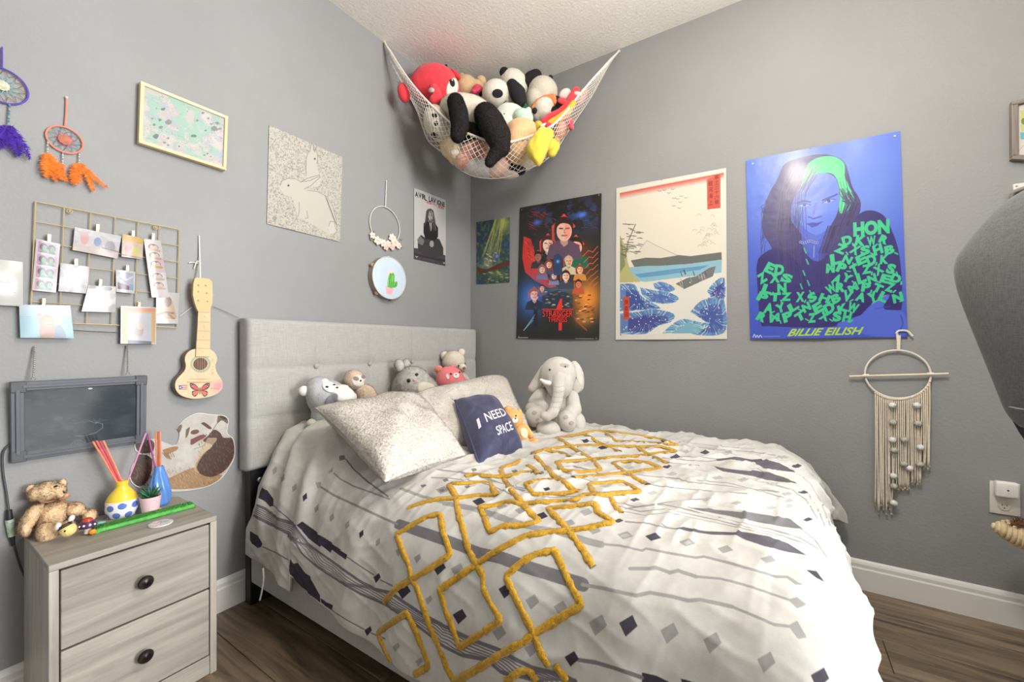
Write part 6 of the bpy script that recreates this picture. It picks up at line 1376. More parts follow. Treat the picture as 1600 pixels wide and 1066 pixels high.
photo('photo_print', K((774, 730), (1002, 740), (1000, 975), (772, 972)), 'orange bordered photo at the lower right of the wire grid', d_orange, .022, cl=(217.5, 477, 'orange bordered photo'))
photo('photo_print', K((1000, 640), (1148, 648), (1140, 846), (1000, 842)), 'photo with a brown animal partly under the tilted pink strip', d_dog, .016)

# white plastic cover at the left edge
s = Sheet([(-34, 404), (35.5, 412), (33, 475.5), (-34, 478)], 'L', .0, 8, 0); wp = thing('white_wall_cover', 'white plastic wall device cover with vents at the left edge', 'wall device', s.fr)
b = MB(); c = sum(s.q) / 4; w = np.linalg.norm(s.q[1] - s.q[0]); h = np.linalg.norm(s.q[3] - s.q[0]); MWP = M('white_glossy_plastic', 'b9b9b6', .2, None, (20, .02), coat=.3); b.box(c + np.array([0, -.012, 0]), (w, .022, h), .004, seg=2); b.build('cover', MWP, wp)
b = MB(); b.box(c + np.array([-w * .12, -.0245, h * .10]), (w * .6, .003, h * .22), .001, seg=2); b.build('display_window', M('pale_display', 'd2d2d0', .08, None, (30, .02), coat=.5), wp)
b = MB(); b.box(c + np.array([w * .05, -.0236, -h * .2]), (w * .5, .0012, .0015), 0); b.build('slot', M('grey_slot', '9a9a98', .5, None, (30, .05)), wp, smooth=False)

# toy guitar
f = FL(307, 560, .0); gt = thing('toy_guitar', 'small pale wooden toy guitar hanging beside the headboard', 'guitar', f)
cg = lambda q: (260 + q[0] / 4.85, 420 + q[1] / 4.85); T0 = -.042
body = [(230, 605), (280, 600), (340, 615), (375, 650), (385, 690), (370, 740), (385, 790), (415, 835), (427, 870), (420, 915), (370, 955), (290, 978), (200, 985), (120, 965), (80, 930), (66, 890), (75, 845), (110, 805), (140, 770), (148, 730), (140, 690), (150, 650), (185, 618)]
B2 = smooth_poly([f.pt(*cg(q), T0)[[0, 2]] for q in body + body[:1]], 70)[:-1]
wg_ = Paint(300, 300, (233, 208, 164), None); lo_, hi_ = B2.min(0), B2.max(0); nx_ = vnoise(300, 300, 30, 4, 2); wg_.a *= (.97 + .05 * nx_)[..., None]
def guv(x, y): p = f.pt(x, y, T0); return ((p[0] - lo_[0]) / (hi_[0] - lo_[0]), (hi_[1] - p[2]) / (hi_[1] - lo_[1]))
wg_.gain = .88; wg_.mp = guv; wg_.k = 300 / 82; wg_.cv = (260, 420, 4.85)
wg_.glow((395, 890), (60, 50), (236, 150, 170), .85); wg_.ell((258, 722), (78, 64), (168, 178, 142)); wg_.ell((258, 722), (62, 50), (226, 202, 160)); wg_.ell((258, 722), (56, 46), (196, 190, 150), alpha=.7)
wg_.poly([(95, 882), (155, 880), (155, 916), (97, 918)], (236, 228, 222)); 
for k in range(3): wg_.line([(98, 886 + k * 13.5), (155, 884 + k * 13.5)], 6.5, (206, 60, 62))
wg_.poly([(95, 882), (132, 899), (96, 918)], (52, 70, 150)); wg_.poly([(101, 899), (105, 896), (107, 891), (110, 896), (115, 898), (111, 901), (112, 907), (107, 904), (103, 907), (104, 901)], (240, 240, 240))
for sg in (-1, 1):
    X_ = lambda a: 253 + sg * a; wg_.soft([(X_(3), 915), (X_(20), 890), (X_(45), 870), (X_(75), 868), (X_(72), 895), (X_(52), 915), (X_(20), 922)], (70, 48, 48)); wg_.soft([(X_(5), 914), (X_(22), 895), (X_(42), 880), (X_(58), 884), (X_(50), 905), (X_(22), 917)], (222, 74, 60)); wg_.soft([(X_(3), 920), (X_(30), 922), (X_(58), 930), (X_(56), 958), (X_(34), 970), (X_(12), 945)], (76, 50, 46)); wg_.soft([(X_(5), 925), (X_(28), 928), (X_(48), 934), (X_(46), 952), (X_(32), 960), (X_(14), 942)], (236, 110, 60))
    for dx, dy in ((66, 880), (60, 892), (52, 945), (44, 958)): wg_.ell((X_(dx), dy), (3, 3), (240, 230, 220))
wg_.line([(253, 900), (253, 950)], 6, (50, 40, 40)); wg_.line([(335, 905), (400, 912)], 4, (190, 110, 100), .7)
for k, (x, y) in enumerate(((352, 690), (346, 705), (352, 745), (346, 765), (352, 790), (345, 800))): wg_.line([(x - 6, y), (x, y - 7), (x + 5, y + 5)], 2.4, (150, 120, 90), .8)
MGW = M('pale_guitar_wood', 'cfb285', .45, None, (14, .06)); MGS = M('guitar_side_brown', '8a7266', .55, None, (20, .12))
b = MB(); b.prism([tuple(q) for q in B2], T0 + .002, -.006); b.build('body', MGS, gt, ang=30)
b = MB(); b.prism([tuple(q) for q in B2], T0, T0 + .0019); V = b.arr(); b.build('soundboard', PM('guitar_soundboard', wg_, .4, coat=.15), gt, ang=30, uv=np.stack([(V[:, 0] - lo_[0]) / (hi_[0] - lo_[0]), (V[:, 2] - lo_[1]) / (hi_[1] - lo_[1])], -1))
hc = f.pt(*cg((258, 722)), T0); sx, sz = f.sc(*cg((258, 722)), T0); b = MB(); b.lathe([(0, 0), (46 / 4.85 * sz, 0), (46 / 4.85 * sz, .0008), (0, .0008)], n=28, R=rotm(rx=math.pi / 2), c=hc + np.array([0, -.0002, 0])); b.build('sound_hole', M('dark_sound_hole', '6a4a38', .7, None, (60, .2)), gt)
pq = lambda L, t=T0: [tuple(f.pt(*cg(q), t)[[0, 2]]) for q in L]
b = MB(); b.prism(pq([(238, 325), (328, 330), (326, 665), (218, 665)]), T0 - .006, T0 - .0003); b.build('neck', MGW, gt, smooth=False)
b = MB(); b.prism(pq([(238, 325), (228, 310), (210, 260), (196, 200), (200, 110), (210, 75), (225, 68), (320, 78), (342, 100), (346, 200), (344, 260), (330, 300), (328, 330)]), T0 - .006, T0 + .008); b.build('headstock', M('guitar_headstock_wood', 'd3ac76', .45, None, (14, .06)), gt, smooth=False)
for y in (328, 402, 470, 540, 603): b = MB(); b.tube([f.pt(*cg((236 - (y - 328) * .05, y)), T0 - .0065), f.pt(*cg((327, y + 3)), T0 - .0065)], .0006, 5); b.build('fret', M('dark_fret', 'a9885e', .5, None, (60, .1)), gt)
for x, y in ((288, 362), (284, 440), (280, 515), (272, 630)): b = MB(); b.ell(f.pt(*cg((x, y)), T0 - .0063), (.0012, .0006, .0012), nu=8, nv=6); b.build('inlay_dot', M('dark_inlay', '5c4634', .5, None, (60, .1)), gt)
for x, y in ((242, 125), (299, 127), (242, 172), (306, 184), (242, 240), (312, 247)):
    b = MB(); b.lathe([(.0, 0), (.003, 0), (.0022, .004), (.0012, .006), (0, .006)], n=10, R=rotm(rx=math.pi / 2), c=f.pt(*cg((x, y)), T0 - .006)); b.build('tuning_peg', M('pale_peg', 'd6bb88', .5, None, (60, .1)), gt)
b = MB(); b.tube([f.pt(*cg((160, 858)), T0 - .002), f.pt(*cg((345, 858)), T0 - .002)], .0022, 6); b.tube([f.pt(*cg((180, 836)), T0 - .001), f.pt(*cg((330, 836)), T0 - .001)], .0012, 6); b.build('bridge', MGW, gt)
for k in range(4): b = MB(); b.tube([f.pt(*cg((240 + k * 16, 330)), T0 - .0075), f.pt(*cg((238 + k * 17, 858)), T0 - .0045)], .00025, 4); b.build('string', M('clear_nylon', 'd8d0c0', .3, None, (60, .05)), gt)
MCRD = M('white_cord', 'dedad2', .85, (400, .4), (90, .06))
b = MB(); b.tube([f.pt(311, 368, -.004), f.pt(312, 400, -.01), f.pt(313, 437, T0 + .004)], .0024, 6); b.build('hanging_cord', MCRD, gt)
b = MB(); b.tube(smooth_poly([f.pt(303, 420, -.006), f.pt(308, 408, -.012), f.pt(313, 412, -.012), f.pt(300, 410, -.006), f.pt(295, 411, -.006)], 14), .0022, 6); b.build('cord_knot', MCRD, gt)
b = MB(); b.tube([onL(281, 494, .006), onL(300, 480, .01)], .0012, 5); tag(b.build('white_string', MCRD), 'short white string between wire grid and toy guitar', 'string')
b = MB(); b.tube([onL(333, 479, .012), onL(352, 487, .008), onL(373, 497, .02)], .0011, 5); tag(b.build('grey_string', M('grey_cord', '77736e', .85, (400, .4), (90, .1))), 'thin dark string from the toy guitar to the headboard top', 'string')

# chalkboard in a dark frame, tipped forward, hung by two chains
f = FL(122, 655, .0); bb = thing('chalkboard', 'dark writing board with grey framed corners hanging above the nightstand', 'blackboard', f)
tt, tb = -.030, -.010
c4 = [f.pt(16, 597, tt), f.pt(227.5, 587.5, tt), f.pt(227.5, 690, tb), f.pt(16, 723.5, tb)]; c = sum(c4) / 4; ux = (c4[1] - c4[0] + c4[2] - c4[3]); w = np.linalg.norm(ux) / 2; ux /= np.linalg.norm(ux); uz = (c4[0] - c4[3] + c4[1] - c4[2]); h = np.linalg.norm(uz) / 2; uz /= np.linalg.norm(uz); uy = np.cross(uz, ux); RB_ = np.stack([ux, uy, uz], 1)
MFM = M('charcoal_frame', '5b5f66', .4, None, (20, .06)); MFC = M('charcoal_corner', '53575d', .5, None, (20, .06)); fw = .026
def bpart(name, cx, cz, dx, dz, dy, y, m, bev=.0015): b = MB(); b.box((0, 0, 0), (dx, dy, dz), bev); q = b.arr() @ RB_.T + c + RB_ @ np.array([cx, y, cz]); b.V = [q]; return b.build(name, m, bb, smooth=False)
bpb = Paint(420, 360, (52, 60, 66)); nb = vnoise(360, 420, 60, 5, 4); bpb.mixn((78, 86, 90), np.clip((nb - .42) * 2.6, 0, 1), .55)
for k in range(60): x, y = rnd.random(), rnd.random(); bpb.line([(x, y), (x + .07 * rnd.random(), y + .01)], 2, (100, 108, 110), .35)
for k in range(9): bpb.line([(.42 + .06 * k * .6, .62), (.52 + .02 * k, .58 + .02 * (k % 3)), (.6, .66)], 1.6, (132, 140, 140), .4)
bpb.line([(.42, .83), (.5, .85), (.6, .82), (.66, .75), (.66, .68), (.6, .64)], 3, (150, 156, 154), .6); bpb.ell((.28, .51), (.04, .03), (70, 78, 82), alpha=.8); bpb.ell((.55, .06), (.02, .015), (190, 192, 188))
for k in range(5): bpb.line([(.38 + k * .03, .97), (.42 + k * .01, .9)], 2, (140, 146, 146), .5)
b = MB(); b.box((0, 0, 0), (w - fw * 1.6, .004, h - fw * 1.6), 0); V = b.arr(); uv = np.stack([V[:, 0] / (w - fw * 1.6) + .5, V[:, 2] / (h - fw * 1.6) + .5], -1); b.V = [V @ RB_.T + c]; b.build('writing_surface', PM('chalkboard_surface', bpb, .12, spec=.6), bb, smooth=False, uv=uv)
for sg in (-1, 1):
    bpart('frame_rail', 0, sg * (h / 2 - fw / 2), w - .044, fw, .012, -.002, MFM); bpart('frame_rail', sg * (w / 2 - fw / 2), 0, fw, h - .044, .012, -.002, MFM)
    bpart('frame_ridge', 0, sg * (h / 2 - fw / 2), w - .044, fw * .34, .006, -.010, MFM, .001); bpart('frame_ridge', sg * (w / 2 - fw / 2), 0, fw * .34, h - .044, .006, -.010, MFM, .001)
    for s2 in (-1, 1): bpart('corner_cap', sg * (w / 2 - .0145), s2 * (h / 2 - .0145), .031, .031, .018, -.003, MFC, .002)
for px, py0, py1 in ((53, 541, 596), (197.5, 540, 588)):
    a, e = f.pt(px + 1.5, py0, -.012), f.pt(px - (1 if px < 100 else -2), py1 - 6, tt - .002); b = MB(); n = 15
    for k in range(n): b.ell(a + (e - a) * (k + .5) / n, (.0030, .0030, np.linalg.norm(e - a) / n * .52), nu=7, nv=5)
    b.build('chain', M('nickel_chain', 'b3aea2', .3, None, (80, .1), metal=.7), bb); b = MB(); b.tube(circ(e + np.array([0, 0, -.004]), .0045, 14), .0012, 6, closed=True); b.build('hook_ring', M('nickel_chain', 'b3aea2'), bb)
# power lead of the board
f = FL(12, 780, .0); ca = thing('power_cord', 'dark power cord with a plug running down the left edge beside the nightstand', 'cord', f); MCB = M('dark_cord', '3c3f47', .5, None, (40, .08))
b = MB(); b.tube(smooth_poly([f.pt(17, 694, -.008), f.pt(9, 700, -.008), f.pt(4, 712, -.006), f.pt(5, 740, -.006), f.pt(10, 770, -.008), f.pt(14, 800, -.012)], 40), .0024, 7); b.build('cable', MCB, ca)
b = MB(); b.tube(smooth_poly([f.pt(20, 835, -.012), f.pt(22, 850, -.010), f.pt(30, 880, -.006), f.pt(40, 905, -.006)], 24), .0024, 7); b.build('cable', MCB, ca)
b = MB(); b.tube([f.pt(14, 797, -.012), f.pt(15, 812, -.012)], [.006, .0075], 10); b.build('plug', M('black_plug', '26282e', .4, None, (40, .1)), ca); b = MB(); b.tube([f.pt(15, 812, -.012), f.pt(18.5, 838, -.012)], [.009, .0075], 10); b.build('plug_label', M('green_white_sticker', 'b9cbb4', .5, None, (160, .35)), ca); b = MB(); b.tube([f.pt(18.5, 837, -.012), f.pt(21, 853, -.012)], [.0065, .004], 10); b.build('plug', M('black_plug', '26282e'), ca)

# flower hoop
f = FL(603, 355, .004); fh = thing('flower_hoop', 'white ring wreath with pale paper flowers above the round drum', 'wreath', f); c = f.pt(602, 353, -.004); rx_ = abs(f.pt(625, 353)[0] - f.pt(578.5, 353)[0]) / 2; rz_ = abs(f.pt(602, 325)[2] - f.pt(602, 384)[2]) / 2
b = MB(); b.tube(circ(c, rx_, 44, ry=rz_), .0026, 7, closed=True); b.build('ring', MCRD, fh); b = MB(); tp = f.pt(603.5, 283, -.003); b.tube([c + np.array([0, 0, rz_]), tp], .0018, 6); b.tube([c + np.array([.003, 0, rz_]), tp + np.array([.002, 0, 0])], .0018, 6); b.build('hanging_loop', MCRD, fh); b = MB(); b.ell(tp, (.004, .004, .004)); b.build('pin', EYEW, fh)
MPF = M('ivory_paper_petal', 'e6dccb', .8, None, (60, .05)); MPP = M('blush_paper_petal', 'e8c3b8', .8, None, (60, .06)); ML3 = M('grey_leaf', '8b8f80', .8, None, (60, .1))
for x, y, r, m in ((582, 368, 5, MPF), (590, 376, 6.5, MPF), (599, 380, 6, MPF), (603, 386, 5, MPP), (613, 372, 6.5, MPF), (617, 379, 6.5, MPF), (613, 386, 5, MPP), (623, 384, 5, MPF), (607, 381, 5, MPF)):
    o = f.pt(x, y, -.010); sc_ = f.sc(x, y)[1] * r; fl = None
    for k in range(6):
        a = k * math.pi / 3 + x; b = MB(); b.ell(o + np.array([math.cos(a) * sc_ * .5, -.002 * (k % 2), math.sin(a) * sc_ * .5]), (sc_ * .62, .0022, sc_ * .42), rotm(ry=-a), nu=10, nv=6); b.build('petal', m, fh)
    b = MB(); b.ell(o + np.array([0, -.004, 0]), (sc_ * .22,) * 3, nu=8, nv=6); b.build('flower_centre', MPP, fh)
for x, y, a in ((585, 362, 1.1), (628, 374, .5), (628, 386, -.5), (580, 374, 2.6)): b = MB(); b.ell(f.pt(x, y, -.007), (.010, .0012, .0035), rotm(ry=-a), nu=8, nv=6); b.build('leaf', ML3, fh)

# tambourine
f = FL(609, 435, .0); tm = thing('tambourine', 'small tambourine with a painted cactus on its pale blue skin', 'tambourine', f); c = f.pt(609, 434.5, -.040); R_ = abs(f.pt(609, 402, -.04)[2] - f.pt(609, 467, -.04)[2]) / 2
b = MB(); b.lathe([(R_ * .94, 0), (R_, 0), (R_, .036), (R_ * .94, .036)], n=48, R=rotm(rx=-math.pi / 2), c=c); b.F = [q for q in b.F if len(q) == 4]; b.MI = [0] * len(b.F); b.build('drum_shell', M('grey_brown_shell', '97897c', .5, None, (20, .1)), tm, ang=40)
tp_ = Paint(260, 260, (198, 214, 228)); tp_.mixn((208, 224, 240), np.clip(vnoise(260, 260, 50, 3, 2) * 1.4 - .4, 0, 1), .6); px = lambda x, y: ((x - 215) / 560, (y - 235) / 700)
tp_.mp = px; tp_.k = .45; tp_.ell((500, 500), (50, 70), (232, 210, 214), .4); tp_.poly([(420, 735), (570, 760), (520, 870), (435, 855)], (244, 176, 186)); tp_.soft([(450, 740), (460, 620), (490, 510), (535, 480), (575, 520), (575, 620), (590, 640), (610, 620), (628, 650), (610, 720), (560, 740), (520, 755)], (110, 182, 84))
for q in ([(480, 730), (490, 620), (515, 510)], [(510, 740), (525, 620), (545, 510)], [(545, 720), (555, 640)], [(560, 720), (600, 690), (612, 640)]): tp_.line(q, 14, (70, 150, 66))
for q in ([(465, 720), (475, 620)], [(530, 640), (540, 540)]): tp_.line(q, 8, (168, 222, 120))
tp_.ell((520, 490), (22, 12), (240, 220, 160)); b = MB(); an = np.linspace(0, 2 * math.pi, 49); G = np.stack([np.stack([c[0] + np.cos(an) * k, np.full(49, c[1] - .001 + .002 * (k > R_ * .98)), c[2] + np.sin(an) * k], 1) for k in (.0001, R_ * .5, R_ * .95, R_ * 1.005)]); b.grid(G, flip=True); b.build('drum_skin', PM('tambourine_skin', tp_, .5), tm, ang=60, uv=np.stack([.5 + (G[..., 0] - c[0]) / R_ / 2, .5 + (G[..., 2] - c[2]) / R_ / 2], -1).reshape(-1, 2))
b = MB(); b.tube(circ(c, R_ * 1.0, 48, .0), .0022, 6, closed=True); b.build('rim', M('cream_rim', 'd7d2c8', .5, None, (40, .04)), tm)
MJ = M('brass_jingle', 'c3a98a', .3, None, (50, .1), metal=.6)
for a in (150, 230, 285, 20, 80):
    a = math.radians(a); o = c + np.array([math.cos(a) * (R_ + .003), .018, math.sin(a) * (R_ + .001)])
    for dy in (-.004, .004): b = MB(); b.lathe([(0, -.0008), (.0115, 0), (.0115, .0008), (.005, .002), (0, .002)], n=14, R=rotm(rx=math.pi / 2), c=o + np.array([0, dy, 0])); b.build('jingle', MJ, tm)
b = MB(); b.ell(c + np.array([0, .01, R_ + .004]), (.004, .003, .004)); b.build('hanging_pin', MCRD, tm)
# ------------------------------------------------------------------ toy hammock in the corner under the ceiling
hook_l, hook_r = onL(600, 66, .004), onR(967.5, 80, .004)
hm = thing('toy_hammock', 'white net hammock slung across the room corner under the ceiling', 'toy hammock', Fr((-.38, -.38, 2.1), 0.0))
def hw(p): return np.array(p) - np.array([-.38, -.38, 2.1])
rim = smooth_poly([(600, 66), (622, 100), (640, 126), (660, 150), (682, 172), (702, 190), (722, 204), (745, 214), (768, 221), (795, 222), (820, 216), (845, 206), (862, 197), (880, 180), (900, 155), (925, 125), (948, 100), (967.5, 80)], 81)
bot = smooth_poly([(600, 66), (612, 100), (625, 124), (640, 152), (652, 175), (661, 202), (670, 222), (690, 238), (712, 260), (735, 274), (762, 279), (790, 277), (818, 266), (845, 256), (868, 236), (885, 210), (905, 180), (925, 150), (950, 105), (967.5, 80)], 81)
tt = np.linspace(0, 1, 81); dl_, dr_ = float((hook_l - CAM) @ VD), float((hook_r - CAM) @ VD)
mid = np.sin(np.pi * tt) ** .7; dep_r = dl_ + (dr_ - dl_) * tt - .16 * mid; dep_b = dl_ + (dr_ - dl_) * tt - .02 * mid
def netp(t, s):
    i = t * 80; g = lambda A: np.interp(i, np.arange(81), A)
    if s <= 1: x = g(rim[:, 0]) * (1 - s) + g(bot[:, 0]) * s; y = g(rim[:, 1]) * (1 - s) + g(bot[:, 1]) * s; d = g(dep_r) * (1 - s) + g(dep_b) * s - .07 * math.sin(math.pi * s) * g(mid)
    else: x, y, d = g(bot[:, 0]), g(bot[:, 1]) - 60 * (s - 1) ** 2 * g(mid), g(dep_b) + .30 * (s - 1) * g(mid)
    p = atD(x, y, d); p[0] = min(p[0], -.008); p[1] = min(p[1], -.008); return hw(p)
MNT = M('white_net_cord', 'e6dfd6', .8, (300, .3), (60, .04)); b = MB(); NTN = 52
for k in range(-14, NTN + 14):
    for sg in (-1, 1):
        P = []
        for q in range(19):
            s = q / 18 * 1.45; t = (k / NTN) + sg * s * .115
            if 0.015 <= t <= .985: P.append(netp(t, s))
            elif P: break
        if len(P) > 2: b.tube(P, .00135, 4, cap=False)
nt_ = b.build('netting', MNT, hm, ang=0); nt_['kind'] = 'stuff'
RP = np.array([netp(t, 0) for t in np.linspace(0, 1, 70)]); b = MB(); b.tube(RP, .0058, 8); b.build('rim_cord', MNT, hm)
LP = np.array([netp(t, 1.0) for t in np.linspace(0, 1, 70)]); b = MB(); b.tube(LP, .0016, 5); b.build('lower_cord', MNT, hm)
for h_, n_ in ((hook_l, 'L'), (hook_r, 'R')):
    e = netp(.07 if n_ == 'L' else .93, 0); b = MB(); b.tube([hw(h_), (hw(h_) + e) / 2, e], [.004, .0085, .0065], 8); b.build('end_rope', MNT, hm)
    b = MB(); b.ell(hw(h_), (.007, .007, .007)); b.build('hook', M('screw_hook_white', 'dcd8d0', .3, None, (60, .05)), hm)
bk = np.array([-.03, -.03, 2.70]); b = MB(); b.tube([hw(bk), hw((-.25, -.06, 2.60)), hw((-.5, -.03, 2.55))], .005, 6); b.tube([hw(bk), hw((-.06, -.3, 2.60)), hw((-.02, -.62, 2.55))], .005, 6); b.build('back_cord', MNT, hm)
BP = M('black_panda_plush', '1f1a18', .95, (110, 1.0, .008), (60, .35)); WP_ = fur('cream_panda_plush', 'd9d1bf', .06); WP2 = fur('white_panda_plush', 'e6e0d2', .05)
GRP = 'toys in the hammock'
def toy(name, label, x, y, d): return Plush(name, label, FD(x, y, d), group=GRP)
# red bug
RDP = fur('red_plush', 'ec3f4c', .08)
p = toy('red_bug_plush', 'big red plush bug with white face and black feeler at the left of the hammock', 680, 132, 2.40)
p.part('body', RDP, [p.e(679, 132, 37, 29, 0, .11, -8), p.e(690, 142, 30, 26, -.02, .10), p.e(662, 133, 22, 22, 0, .09)], 40000, .003)
p.part('foot', RDP, [p.e(631, 145, 10, 15, -.10, .035, -12)], 40000, .003); p.part('arm', RDP, p.chain([(679, 140, 8, -.10), (684, 152, 8, -.12), (678, 156, 7, -.12)]), 40000, .003)
p.patch('face', 707, 138, 9.5, 18, WP2, 12, .003); ey = p.patch('eye', 706, 130, 4, 7, BLKF, -15, .006); p.dot('eye_glint', 705.5, 126.5, 1.1, 1.6, EYEW, lift=.007); p.dot('mouth', 710, 145, 1, 1.6, BLKF, lift=.004)
p.part('antenna', BLKF, p.chain([(690, 110, 2.4, -.02), (697, 103, 2.6, -.02)])); p.part('wing', RDP, [p.e(712, 116, 10, 4, -.01, .02, 40)], 40000, .003)
p.patch('white_spot', 674, 141, 5, 4, WP2, -20, .003)
# beige bear with a bow
BG = fur('beige_bear_plush', 'd8b98e', .08)
p = toy('beige_bear_plush', 'beige plush bear with a pink bow behind the large panda', 730, 134, 2.50)
p.part('head', BG, [p.e(728, 135, 18, 16, 0, .07), p.e(745, 138, 12, 11, 0, .06)], 40000, .003); p.part('ear', BG, [p.e(752, 126, 8, 7, 0, .03, 20)], 40000, .003); p.part('ear', BG, [p.e(722, 121, 6, 5, .02, .03)], 40000, .003)
p.part('bow', M('pink_satin_bow', 'ea4a6d', .4, (120, .2), (60, .1)), [p.e(747, 139, 8, 7, -.06, .02, 20), p.e(741, 143, 5, 4, -.07, .015)]); p.part('collar', BLKF, [p.e(751, 146, 3, 4, -.05, .02)])
# large panda lying over the rim
p = toy('panda_plush', 'large panda plush lying over the rim with black limbs hanging out', 725, 180, 2.28)
p.part('body', WP_, [p.e(730, 172, 44, 20, .02, .11, 8), p.e(745, 185, 36, 24, .02, .10), p.e(715, 172, 30, 18, 0, .10)], 60000, .005)
p.part('head', WP_, [p.e(681, 191, 20, 26, -.0, .075, -10), p.e(690, 206, 16, 16, 0, .06)], 60000, .005); p.part('ear', BLKF, [p.e(672, 178, 5, 5, -.02, .02)])
p.patch('eye_patch', 679, 180.5, 5, 4, BLKF, 20, .004); p.patch('eye_patch', 679, 211, 6, 3.6, BLKF, 30, .004); p.patch('muzzle', 681.5, 193, 8, 8, WP2, 0, .004); p.patch('nose', 681.5, 193, 3.4, 4.4, BLKF, 0, .007); 
p.part('arm', BP, p.chain([(712, 160, 13, -.11), (717, 178, 14.5, -.15), (719, 196, 14, -.17), (715, 212, 11, -.17)]), 110000, .007, cap=9000, w=.0016)
p.part('leg', BP, p.chain([(759, 180, 18.5, -.10), (767, 192, 21, -.15), (778, 212, 20, -.18), (783, 230, 14, -.18), (772, 243, 10, -.17), (765, 254, 8, -.17)]), 110000, .006, cap=12000, w=.0013)
p.part('leg', BP, p.chain([(735, 200, 9, -.03), (748, 208, 9, -.05)]), 90000, .005)
# middle panda
p = toy('panda_plush', 'white panda plush facing left at the top middle of the hammock with raised black paw', 795, 135, 2.44)
p.part('body', WP2, [p.e(803, 131, 24, 19, .04, .09, 30), p.e(812, 146, 16, 18, .04, .08)], 40000, .003)
p.part('head', WP2, [p.e(776, 147, 23, 20, -.04, .085, 10), p.e(790, 152, 14, 14, -.03, .07)], 40000, .003)
p.part('ear', BLKF, [p.e(788, 113, 7.5, 7, .0, .03)], 60000, .003); p.patch('eye_patch', 777.5, 146, 9, 7.5, BLKF, 5, .004); p.ring('smile', [(783 + k, 163 - .8 * k) for k in range(0, 9)], .0016, BLKF, lift=.004)
p.part('arm', BLKF, p.chain([(800, 133, 9, -.08), (809, 146, 12.5, -.10), (813, 158, 9, -.10)]), 60000, .003); p.part('paw', BLKF, p.chain([(823, 133, 12, .02), (830, 125, 12.5, .02), (837, 119, 10, .02)]), 60000, .003)
# right panda with an orange scarf
p = toy('panda_plush', 'upside-down panda plush with an orange scarf at the right of the hammock', 849, 150, 2.42)
p.part('body', WP_, [p.e(848, 145, 24, 23, .0, .09, 25), p.e(836, 158, 16, 18, 0, .08)], 50000, .004); p.part('ear', BLKF, [p.e(860, 122.5, 4, 4.5, .02, .02)]); p.part('head', WP2, [p.e(851, 171, 19, 17, -.06, .07), p.e(840, 180, 9, 10, -.05, .05)], 50000, .004)
p.part('ear', BLKF, [p.e(835.5, 173, 4, 4.5, -.10, .015)]); SCF = M('orange_scarf', 'e2864e', .8, (200, .3), (60, .08)); p.part('scarf', SCF, p.chain([(833, 168, 3.2, -.09), (840, 158, 3.4, -.10), (852, 152, 3.6, -.10), (864, 152, 5, -.10), (867, 160, 5, -.10)]))
p.part('arm', BLKF, p.chain([(869, 156, 6, -.09), (876, 164, 7, -.10)]), 60000, .003); p.part('arm', BLKF, p.chain([(866, 172, 5.5, -.10), (876, 170, 5.5, -.11)]), 60000, .003)
# red dragon
p = toy('dragon_plush', 'red plush dragon with an orange belly along the right rim', 880, 160, 2.27)
p.part('body', RDP, p.chain([(851, 190, 6, .0), (860, 184, 7, .0), (876, 178, 8, .0), (890, 166, 8.5, .0), (897, 150, 8, .0), (900, 142, 6, .0)], 7), 40000, .003)
p.part('belly', M('yellow_orange_plush', 'f2b23e', .9, (200, .3), (40, .06)), p.chain([(860, 192, 5, -.03), (874, 185, 6, -.03), (887, 175, 6, -.03), (896, 161, 4.5, -.03)], 6)); p.part('wing', M('blush_white_plush', 'ecd3cd', .9, (200, .3), (40, .05)), [p.e(883, 147, 10, 8, .03, .02, -30)]); p.part('wing', M('blush_white_plush', 'ecd3cd'), [p.e(903, 147, 7, 3.5, -.02, .012, 20)])
p.part('horn', RDP, p.chain([(880, 158, 5, -.02), (875, 157, 4, -.03)])); p.part('foot', M('blush_white_plush', 'ecd3cd'), p.chain([(846, 197, 3, -.05), (853, 194, 2.4, -.05)], 3)); p.part('foot', RDP, p.chain([(857, 196, 5, -.05), (858, 203, 4, -.05)], 3))
# smaller soft toys
MNTG = fur('mint_plush', 'c4e0cb', .05)
p = toy('mint_plush', 'pale mint green plush with a folded ear in the middle of the hammock', 808, 178, 2.30)
p.part('body', fur('pale_mint_plush', 'dfe5d6', .05), [p.e(798, 180, 24, 15, .02, .08, 10), p.e(790, 190, 20, 18, .02, .07)], 30000, .003); p.part('ear', MNTG, [p.e(817, 183, 17, 12, -.03, .05, 15), p.e(826, 174, 5, 7, -.03, .02)], 30000, .003); p.dot('eye', 788, 178, 1.3, 1.3, M('green_bead', '5c8a6c', .3, None, (50, .1)))
GRN_ = fur('green_plush', '2f8b5e', .1); p = toy('green_plush', 'dark green plush tucked between two pandas', 815, 166, 2.42); p.part('body', GRN_, [p.e(814, 167, 11, 7, .0, .05, 20)], 40000, .003)
PCH = fur('peach_plush', 'e6b888', .06); p = toy('peach_plush', 'smooth peach plush bulging over the rim beside the yellow star', 812, 210, 2.27)
p.part('body', PCH, [p.e(815, 204, 26, 17, .02, .08), p.e(808, 228, 20, 28, .0, .09)], 0); 
for k in range(5): p.ring('gather', [(806 + k * 4.5 + .5 * q * (k - 2) * .2, 212 - q) for q in range(0, 9, 2)], .0012, M('peach_seam', 'c99a6c', .9, (200, .3), (40, .05)), lift=0)
YW = fur('yellow_plush', 'ead24a', .07); p = toy('yellow_star_plush', 'bright yellow plush star hanging outside the net', 846, 230, 2.13)
YC = [p.fr.wor(p.fr.pt(x, y, 0)) for x, y in ((845, 197), (869, 205), (843, 265), (818, 235))]; mb_, _, _ = cushion(p.fr, YC, .095, 26, .0, .014, 4, ex=2.8, rn=.16); pile(mb_, 60000, .003); mb_.build('body', YW, p.root, ang=0)
